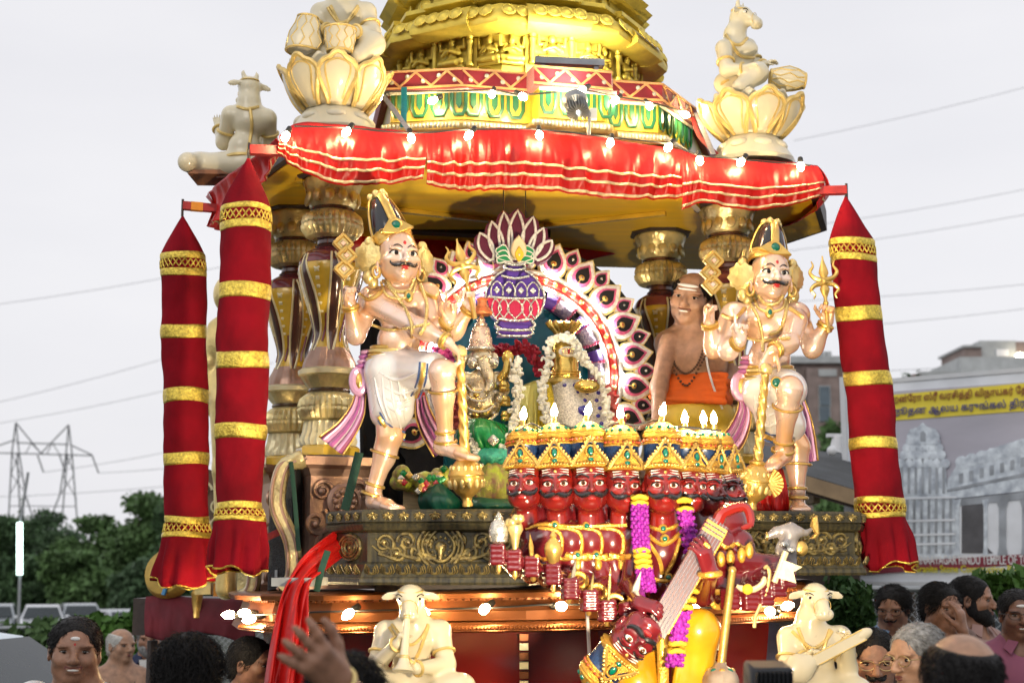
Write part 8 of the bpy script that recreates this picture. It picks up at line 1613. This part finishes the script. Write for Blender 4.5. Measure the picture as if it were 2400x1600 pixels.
# ---------------------------------------------------------------- extras round the chariot
SPK = mat('black_speaker_grille', (.018, .018, .02), .6, 0, .3, 60, .5, 300); spk = thing('loudspeaker', 'tall black wedge loudspeaker strapped between the two pedestals', 'loudspeaker', P(655, 1385, 5.95)); sM = TRS(P(655, 1385, 5.95), -14)
ks = pm(5.95); ob('cabinet', MB().extr([(-32 * ks, 0), (20 * ks, 8 * ks), (40 * ks, 150 * ks), (30 * ks, 285 * ks), (-2 * ks, 275 * ks), (-34 * ks, 150 * ks)], .3, sM, y0=.3, bev=.01), SPK, spk); ob('grille', MB().extr([(-24 * ks, 12 * ks), (14 * ks, 18 * ks), (31 * ks, 150 * ks), (24 * ks, 272 * ks), (2 * ks, 264 * ks), (-26 * ks, 150 * ks)], .012, sM, y0=.003), mat('perforated_metal', (.035, .037, .04), .45, .3, .5, 180, .6, 260), spk); ob('badge', MB().box((-6 * ks, -.012, 40 * ks), (.012, .006, .03), sM), STEEL, spk)
def strap(pts, w, m_, label): return tag(ob('strap', MB().tube(spline([P(*q) for q in pts], 16), w, 8, flat=.12, up=(0, -1, 0)), m_), label, 'strap')
GST = mat('dark_green_webbing', (.012, .06, .035), .7, 0, .2, 60, .2, 200); RST = mat('red_webbing', (.30, .02, .02), .7, 0, .2, 60, .2, 200); GYS = mat('grey_webbing', (.35, .33, .33), .7, 0, .2, 60, .2, 200); TLS = mat('teal_webbing', (.0, .22, .24), .7, 0, .2, 60, .2, 200)
strap([(842, 1060, 5.78), (825, 1130, 5.76), (808, 1195, 5.74)], .018, GST, 'dark green strap across the scroll carved pedestal'); strap([(682, 1082, 5.78), (690, 1160, 5.75), (700, 1290, 5.7)], .009, GST, 'thin dark green strap down the bronze corner bracket'); strap([(618, 1262, 5.9), (645, 1250, 5.86), (675, 1236, 5.84)], .014, RST, 'red strap tied round the black loudspeaker')
strap([(947, 205, 5.92), (947, 250, 5.85), (945, 298, 5.7)], .013, TLS, 'short teal strap on the painted tier'); strap([(898, 225, 5.9), (925, 260, 5.8), (958, 305, 5.6)], .01, GYS, 'grey strap slanting down to the red swag beside the drummer lotus'); strap([(1632, 265, 6.45), (1650, 310, 6.3), (1672, 362, 6.15)], .012, GYS, 'grey strap running from the tier to the far lotus seat'); strap([(1622, 272, 6.45), (1640, 320, 6.3), (1680, 362, 6.16)], .01, RST, 'red strap running beside the grey one to the far lotus seat')
strap([(768, 1290, 5.24), (752, 1340, 5.2), (742, 1385, 5.2)], .012, GST, 'dark green ratchet strap hanging at the plinth corner')
tag(ob('timber_plank', MB().box((0, 0, 0), (.145, .3, .03), TRS(P(704, 1362, 5.3), -4)), mat('grey_weathered_plank', (.36, .38, .38), .7, 0, .25, 9, .2, 40), smooth=False), 'grey plank jutting out under the plinth corner', 'plank')
# red cloth falling from the plinth corner
Le = spline([P(806, 1226, 5.66), P(722, 1290, 5.30), P(684, 1342, 5.2), P(655, 1400, 5.12), P(634, 1500, 5.08), P(612, 1650, 5.04)], 60); Re = spline([P(822, 1290, 5.64), P(765, 1332, 5.28), P(730, 1360, 5.16), P(720, 1402, 5.08), P(720, 1500, 5.04), P(708, 1650, 5.0)], 60)
def rdr(u, v):
 k = min(int(u * 59), 58); t = u * 59 - k; a = Le[k] * (1 - t) + Le[k + 1] * t; b = Re[k] * (1 - t) + Re[k + 1] * t
 return a + (b - a) * v + np.array([.3, -1, 0]) * (.022 * sin(2 * PI * (2.1 * v + .25 * sin(3 * u))) + .008 * sin(2 * PI * (5 * v + 2 * u)) + .03 * sin(PI * v)) * (.5 + u)
tag(ob('red_drape', MB().grid(rdr, 70, 40), SATIN, solid=.003, sharp=0), 'long red satin drape falling from the plinth corner past the deck', 'drape')
drapery([(1790, 1100, 6.05), (1812, 1080, 6.02), (1835, 1100, 6.02)], [(1770, 1196, 6.0), (1815, 1198, 5.94), (1850, 1196, 5.98)], SATIN, 'red_cloth', 'red satin cloth bundled behind the standing foot of the right guardian', seed=31, amp=.02)
bl_ = thing('brass_oil_lamp', 'small brass oil lamp foot on the plinth beside the mace', 'lamp', P(1738, 1194, 5.8)); ob('lamp_foot', MB().lathe([(.035, 0), (.036, .012), (.02, .025), (.012, .045), (.018, .055), (.01, .075), (.009, .11), (.02, .12), (.03, .135)], 20, Matrix.Translation(P(1738, 1194, 5.8))), GOLDI, bl_); ob('lamp_dish', MB().lathe([(.012, .135), (.034, .14), (.04, .155), (.036, .155)], 20, Matrix.Translation(P(1738, 1194, 5.8)), cap=False), GOLDI, bl_)
tag(ob('white_cable', MB().tube(spline([P(1376, 1432, 4.9), P(1380, 1500, 4.9), P(1384, 1570, 4.88), P(1395, 1620, 4.86)], 14), .006, 6), mat('white_cable_skin', (.6, .5, .45), .5, var=.05)), 'thin pale cable hanging below the sixth fist', 'cable')
tag(ob('lamp_cable', MB().tube(spline([P(x, y, 4.93) for x, y in ((1215, 1010), (1244, 992), (1275, 1004), (1312, 992), (1345, 1002), (1380, 992), (1412, 1004), (1445, 990), (1490, 996), (1537, 985), (1570, 1000), (1600, 1000), (1640, 1004), (1690, 1010))], 60), .004, 5), CAB), 'black cable linking the flame bulbs on the crowns', 'cable')
# floodlight in front of the chariot, seen from its back
fd = thing('floodlight', 'black floodlight seen from behind, aimed up at the chariot', 'lamp', P(1812, 1640, 3.1)); kf = pm(3.1); fM = TRS(P(1812, 1592, 3.1), 4, 8); FBK = mat('black_powder_coat', (.012, .013, .016), .4, 0, .2, 20)
ob('housing', MB().extr([(-48 * kf, -30 * kf), (-48 * kf, 20 * kf), (-42 * kf, 26 * kf), (42 * kf, 26 * kf), (48 * kf, 20 * kf), (48 * kf, -30 * kf)], .08, fM, y0=.08, bev=.008), FBK, fd)
for i in range(9): ob('heat_sink_fin', MB().box(((-40 + i * 10) * kf, -.006, -4 * kf), (.004, .014, 44 * kf), fM), FBK, fd, smooth=False)
for x in (-4, 4): ob('bolt', MB().ball((x * kf, -.005, -14 * kf), 2.4 * kf, fM), STEEL, fd)
ob('lens', MB().box((0, .083, -2 * kf), (84 * kf, .004, 44 * kf), fM), mat('lit_flood_lens', (1, 1, 1), .3, var=0, emit=(1, .9, .72), es=30), fd, smooth=False); ob('stand', MB().tube([P(1812, 1612, 3.14), Vector((P(1812, 1612, 3.14).x, 3.14, 0))], .02, 8), FBK, fd)
fl = bpy.data.lights.new('flood_spot', 'SPOT'); fl.energy = 350; fl.spot_size = R(105); fl.spot_blend = .9; fl.shadow_soft_size = .06; fl.color = (1, .82, .56); flo = bpy.data.objects.new('flood_spot', fl); C.objects.link(flo); flo.parent = fd; q = fM @ Vector((0, .11, 0)); flo.location = q - P(1812, 1640, 3.1); flo.rotation_euler = (P(1300, 560, 6.1) - q).to_track_quat('-Z', 'Y').to_euler()
# things behind the two left banners
gs = thing('gold_attendant_statue', 'gold attendant statue mostly hidden between the two nearest banners', 'statue', P(535, 1100, 7.2)); B = Body(); gm7 = pm(7.2); Z7 = lambda x, y, d=0.: P(x, y, 7.2 + d)
B.ell(Z7(535, 800), (50 * gm7, 36 * gm7, 70 * gm7), .03); B.ell(Z7(535, 900), (44 * gm7, 34 * gm7, 60 * gm7), .03); B.chain([Z7(508, 770), Z7(494, 850), Z7(490, 935)], [22 * gm7, 18 * gm7, 14 * gm7], .02); B.ell(Z7(492, 950), (16 * gm7, 12 * gm7, 20 * gm7), .01); B.chain([Z7(535, 940), Z7(530, 1100), Z7(530, 1380)], [44 * gm7, 30 * gm7, 24 * gm7], .03); B.ell(Z7(540, 690), (40 * gm7, 40 * gm7, 48 * gm7), .02); ob('body', B.mesh(.008), GOLD2, gs); ob('wrist_band', MB().tube([Z7(491, 922) + Vector((cos(a) * 17 * gm7, sin(a) * 17 * gm7, 0)) for a in np.linspace(0, 2 * PI, 14, endpoint=False)], 4 * gm7, 6, closed=True), GOLD, gs)
ct = thing('draped_cart', 'low cart draped in maroon cloth behind the dark haired head', 'cart', P(450, 1510, 8)); f = cloth([tuple(P(x, y, 7.9)) for x, y in ((342, 1398), (390, 1392), (450, 1400), (520, 1402), (600, 1404))], [tuple(P(x, y, 7.8)) for x, y in ((340, 1490), (390, 1500), (450, 1482), (520, 1490), (600, 1520))], 60, 14, .025, 44, gather=6); ob('maroon_cloth', MB().grid(lambda u, v: f(u, v), 60, 14), mat('maroon_cloth', (.13, .015, .025), .8, 0, .25, 8, .2, 200), ct, solid=.004, sharp=0); ob('cart_bed', MB().box(P(470, 1440, 8.3), (.62, .6, .2)), DWOOD, ct, smooth=False)
for x in (345, 600): p = P(x, 1500, 8.2); ob('cart_leg', MB().tube([(p.x + .03, p.y, p.z), (p.x + .03, p.y, 0)], .03, 8), DWOOD, ct)
p = P(462, 1402, 7.85); ob('gold_urn', MB().lathe([(.012, -.12), (.03, -.1), (.02, -.07), (.03, .0), (.034, .03), (.02, .05)], 14, Matrix.Translation(p)), GOLD, ct)
sd_ = thing('straw_drum', 'round straw yellow disc with a blue stripe behind the outermost banner hem', 'drum', P(390, 1392, 7.9)); sM = TRS(P(392, 1342, 7.9), -20, 78, 0); STR = mat('straw_yellow', (.52, .34, .07), .6, 0, .25, 12, .3, 40); ob('disc', MB().lathe([(.135, -.05), (.14, .0), (.12, .035), (.06, .055), (.002, .06)], 30, sM), STR, sd_); ob('blue_stripe', MB().tube([sM @ Vector((.03 + .02 * t, -.13 + .1 * t, .05)) for t in np.linspace(0, 1, 5)], .012, 6), mat('sky_blue_paint', (.05, .25, .5), .5), sd_)
fw = thing('carved_screen', 'brown carved wooden screen glimpsed between the banner hems', 'screen', P(490, 1340, 7.6)); fm7 = pm(7.6); cw = mat('weathered_carving', (.16, .11, .075), .7, 0, .4, 14, .4, 40); ob('screen_frame', MB().extr([(-60 * fm7, -120 * fm7), (-60 * fm7, 90 * fm7), (-20 * fm7, 130 * fm7), (40 * fm7, 110 * fm7), (70 * fm7, -120 * fm7)], .05, TRS(P(470, 1220, 7.6)), bev=.01), cw, fw)
for i in range(8): s = MB(); scroll(((-30 + (i % 3) * 34) * fm7, (70 - 40 * (i // 2)) * fm7), 20 * fm7, 1.5, TRS(P(470, 1220, 7.54)), .008, s); ob('scroll_carving', s, CREAM, fw)
for i, (x0, x1, y0, y1, m_, lab) in enumerate(((462, 500, 1352, 1392, GOLD2, 'small gilded box nearest the straw disc'), (505, 560, 1366, 1396, ARMB, 'orange painted box on the maroon cart'), (560, 605, 1340, 1392, CHAMP, 'dull gold carved block next to the loudspeaker'))): a, b = P(x0, y1, 7.7), P(x1, y0, 7.7); tag(ob('gilded_box', MB().box((a + b) / 2, (b.x - a.x, .12, b.z - a.z)), m_, smooth=False), lab, 'box')
# ---------------------------------------------------------------- people
def shirtm(n, c, b=.2): return mat(n, c, .8, 0, .12, 8, b, 300)
def localarm(px, MBd): Mi = MBd.inverted(); return [tuple(Mi @ P(*q)) for q in px]
def pre(x, y, Y, hp, by, bs=1.): c = P(x, y, Y); s = hp * pm(Y) / .235 * bs; return Matrix.Translation(c) @ Matrix.Rotation(R(by), 4, 'Z') @ Matrix.Diagonal((s, s, s, 1)) @ Matrix.Translation((0, 0, -1.60))
MARK = [(.21, (.07, .015, .03), 0), (.1, (.03, .02, .05), 1)]
# priest on the chariot
Mq = pre(1620, 702, 6.4, 128, -22, .84); Lp = localarm([(1568, 802, 6.38), (1545, 905, 6.3), (1540, 985, 6.16)], Mq); Rp = localarm([(1672, 806, 6.42), (1700, 905, 6.46), (1705, 990, 6.4)], Mq)
tp_, Mq, Mh = person('bare chested smiling priest leaning out beside the arch with beads and orange waist cloth', 1620, 702, 6.4, 128, -22, 4, 12, SK2, -22, 'bald', None, None, must=0, smile=.5, bs=.84, arms=dict(L=Lp, R=Rp), mark=[(.22, (.2, .02, .03), 0), (.15, (.18, .02, .02), 0), (.08, (.03, .02, .04), 1)], fat=.02, ground=1.5, seed=4)
B = Body(Mq); B.ell((0, .02, 1.16), (.195, .145, .07), .03); B.ell((0, .02, 1.08), (.20, .15, .08), .03)
for i in range(5): B.cap((-.18, -.06 - .02 * i, 1.21 - i * .03), (.19, -.08 - .01 * i, 1.19 - i * .035), .016, .016, .01)
ob('orange_waist_cloth', B.mesh(.008), mat('orange_cloth', (.75, .13, .012), .75, 0, .15, 8, .2, 200), tp_)
B = Body(Mq); B.ell((0, .02, 1.0), (.205, .155, .12), .03); B.ell((0, .02, .82), (.215, .165, .12), .03); B.cap((-.09, .02, .8), (-.1, .03, .1), .15, .17, .05); B.cap((.09, .02, .8), (.1, .03, .1), .15, .17, .05); ob('yellow_wrap', B.mesh(.012), mat('yellow_silk_wrap', (.72, .50, .05), .5, 0, .15, 8, .1, 200), tp_)
for k, (w, d) in enumerate(((.085, .25), (.11, .31))): ob('bead_necklace', stuff_ := MB().beads(spline([(-.06, .0, 1.455), (-w, -.08, 1.36), (-w * .7, -.118, 1.25), (0, -.132, 1.45 - d), (w * .7, -.118, 1.25), (w, -.08, 1.36), (.06, .0, 1.455)], 44), .0075, Mq), mat('rudraksha_beads', (.10, .05, .03), .5, 0, .3, 50), tp_)['kind'] = 'stuff'
ob('sacred_thread', MB().tube(spline([(.12, .0, 1.44), (.10, -.10, 1.3), (.13, -.12, 1.15), (.17, -.08, 1.02)], 14), .006, 5, M=Mq), WP, tp_)
# left crowd
t, m1, h1 = person('smiling bare shouldered man with ash mark turning beside the tube lamp post', 175, 1526, 4.75, 150, 16, 0, 2, SK1, -10, 'short', None, None, smile=.5, mark=MARK, seed=3, must=0)
B = Body(m1); B.cap((-.19, .08, 1.42), (-.13, .12, 1.0), .07, .09, .03); B.cap((-.19, .06, 1.42), (-.2, -.06, 1.0), .06, .06, .03); ob('white_shawl', B.mesh(.01), shirtm('white_cotton', (.72, .72, .7)), t)
t, m2, h2 = person('old bare chested man with white hair seen in profile', 285, 1513, 10.2, 76, 50, 0, 0, SK2, 25, 'bald', HAIRW, None, seed=6); ob('thin_necklace', MB().tube(spline([(-.07, .0, 1.45), (-.08, -.10, 1.33), (0, -.13, 1.2), (.08, -.10, 1.33), (.07, .0, 1.45)], 20), .006, 5, M=m2), DWOOD, t)
t, m3, h3 = person('grey bearded man in a navy jacket behind the old man', 350, 1496, 10.8, 74, 12, 5, 0, SK1, 0, 'short', HAIRG, shirtm('navy_jacket', (.012, .02, .06)), beard=HAIRG, seed=7); ob('shirt_front', MB().extr([(-.035, .0), (.035, 0), (0, -.17)], .01, m3 @ TRS((0, -.122, 1.46), 0, -8)), MATS['white_cotton'], t)
person('black haired head seen from behind beside the maroon cart', 440, 1585, 4.3, 172, 195, 8, 0, SK3, 180, 'wavy', HAIR, shirtm('dark_shirt', (.03, .03, .035)), seed=8, puff=.05)
person('dark man in white half hidden by the red drape', 592, 1556, 6.4, 118, 70, 5, 0, SK3, 40, 'short', HAIR, MATS['white_cotton'], seed=9)
# raised hand
Mq = pre(806, 1650, 3.05, 215, 190); Ra = localarm([(900, 1790, 3.0), (905, 1720, 2.75), (792, 1592, 2.6)], Mq); Mi3 = Mq.inverted().to_3x3()
person('raised hand of a person seen from behind in front of the red drape', 806, 1650, 3.05, 215, 185, 10, 0, SK1, 190, 'wavy', HAIR, shirtm('dark_plum_shirt', (.05, .02, .035)), arms=dict(L=Ra), hands=dict(L=(tuple(Mi3 @ (P(708, 1515, 2.52) - P(792, 1592, 2.6))), tuple(Mi3 @ Vector((-.25, .95, .1))), (14, 10, 12, 16), 5, -1, .008, (12, 10, 12, 14), 9)), seed=10, res=.005)
wt = thing('wrist_watch', 'pale square faced watch on the raised wrist', 'watch', P(797, 1597, 2.57)); wM = along(P(797, 1598, 2.607), P(740, 1533, 2.53), (0, -1, 0)); ob('strap', MB().tube([(cos(a) * .029, sin(a) * .027, 0) for a in np.linspace(0, 2 * PI, 20, endpoint=False)], .005, 6, closed=True, M=wM), GOLD2, wt); ob('dial', MB().box((0, -.034, 0), (.026, .008, .03), wM), WP, wt, smooth=False)
# right crowd
DKG = mat('dark_glasses_frame', (.02, .02, .02), .3, var=0); GDG = mat('gold_glasses_frame', (.6, .45, .2), .3, .8, var=0)
person('young man in glasses and pale blue shirt looking down by the shrub', 2092, 1424, 8.2, 96, -28, 14, 0, SK1, -10, 'wavy', HAIR, shirtm('pale_blue_shirt', (.22, .34, .50)), must=.5, glasses=DKG, seed=11)
Mq = pre(2208, 1422, 7.8, 104, 10); Ra = localarm([(2260, 1500, 7.8), (2282, 1590, 7.6), (2256, 1478, 7.55)], Mq); Mi3 = Mq.inverted().to_3x3()
person('young man raising a hand to his face in front of the fence', 2208, 1422, 7.8, 104, 22, 8, 0, SK1, 10, 'wavy', HAIR, shirtm('brown_tshirt', (.16, .10, .08)), must=.6, arms=dict(R=Ra), hands=dict(R=(tuple(Mi3 @ Vector((-.12, -.05, 1))), tuple(Mi3 @ Vector((-.8, .6, 0))), (20, 22, 25, 28), 20, 1)), seed=12)
person('bearded man in a dusty pink shirt looking away to the side', 2280, 1406, 8.3, 106, 62, 2, 0, SK1, 35, 'short', HAIR, shirtm('dusty_pink_shirt', (.36, .22, .19)), beard=HAIR, seed=13)
Mq = pre(2388, 1440, 6.9, 112, -6)
person('smiling man in glasses and mauve shirt with folded arms', 2388, 1440, 6.9, 112, -8, 2, 0, SK3, -6, 'short', HAIR, shirtm('mauve_shirt', (.26, .08, .14)), smile=.5, glasses=DKG, mark=[(.2, (.12, .02, .03), 0)], arms=dict(L=[(-.19, .03, 1.38), (-.25, .0, 1.12), (.02, -.17, 1.14)], R=[(.19, .03, 1.38), (.25, 0, 1.12), (-.04, -.16, 1.17)]), seed=14)
person('moustached man in rimless glasses and blue shirt beside the lute player', 2046, 1546, 6.0, 136, -6, 10, 0, SK1, 0, 'short', HAIR, shirtm('sky_blue_shirt', (.25, .42, .60)), must=1.1, glasses=GDG, seed=15)
person('grey haired man in gold glasses turned sideways behind the bald head', 2148, 1540, 4.7, 148, -62, 6, 0, SK2, -40, 'short', HAIRG, shirtm('grey_shirt', (.2, .2, .22)), glasses=GDG, seed=16)
person('large balding head seen from behind in the lower right corner', 2252, 1606, 3.1, 232, 165, -4, -8, SK2, 170, 'bald', HAIR, shirtm('dark_blue_shirt', (.02, .03, .06)), seed=17, puff=.02)
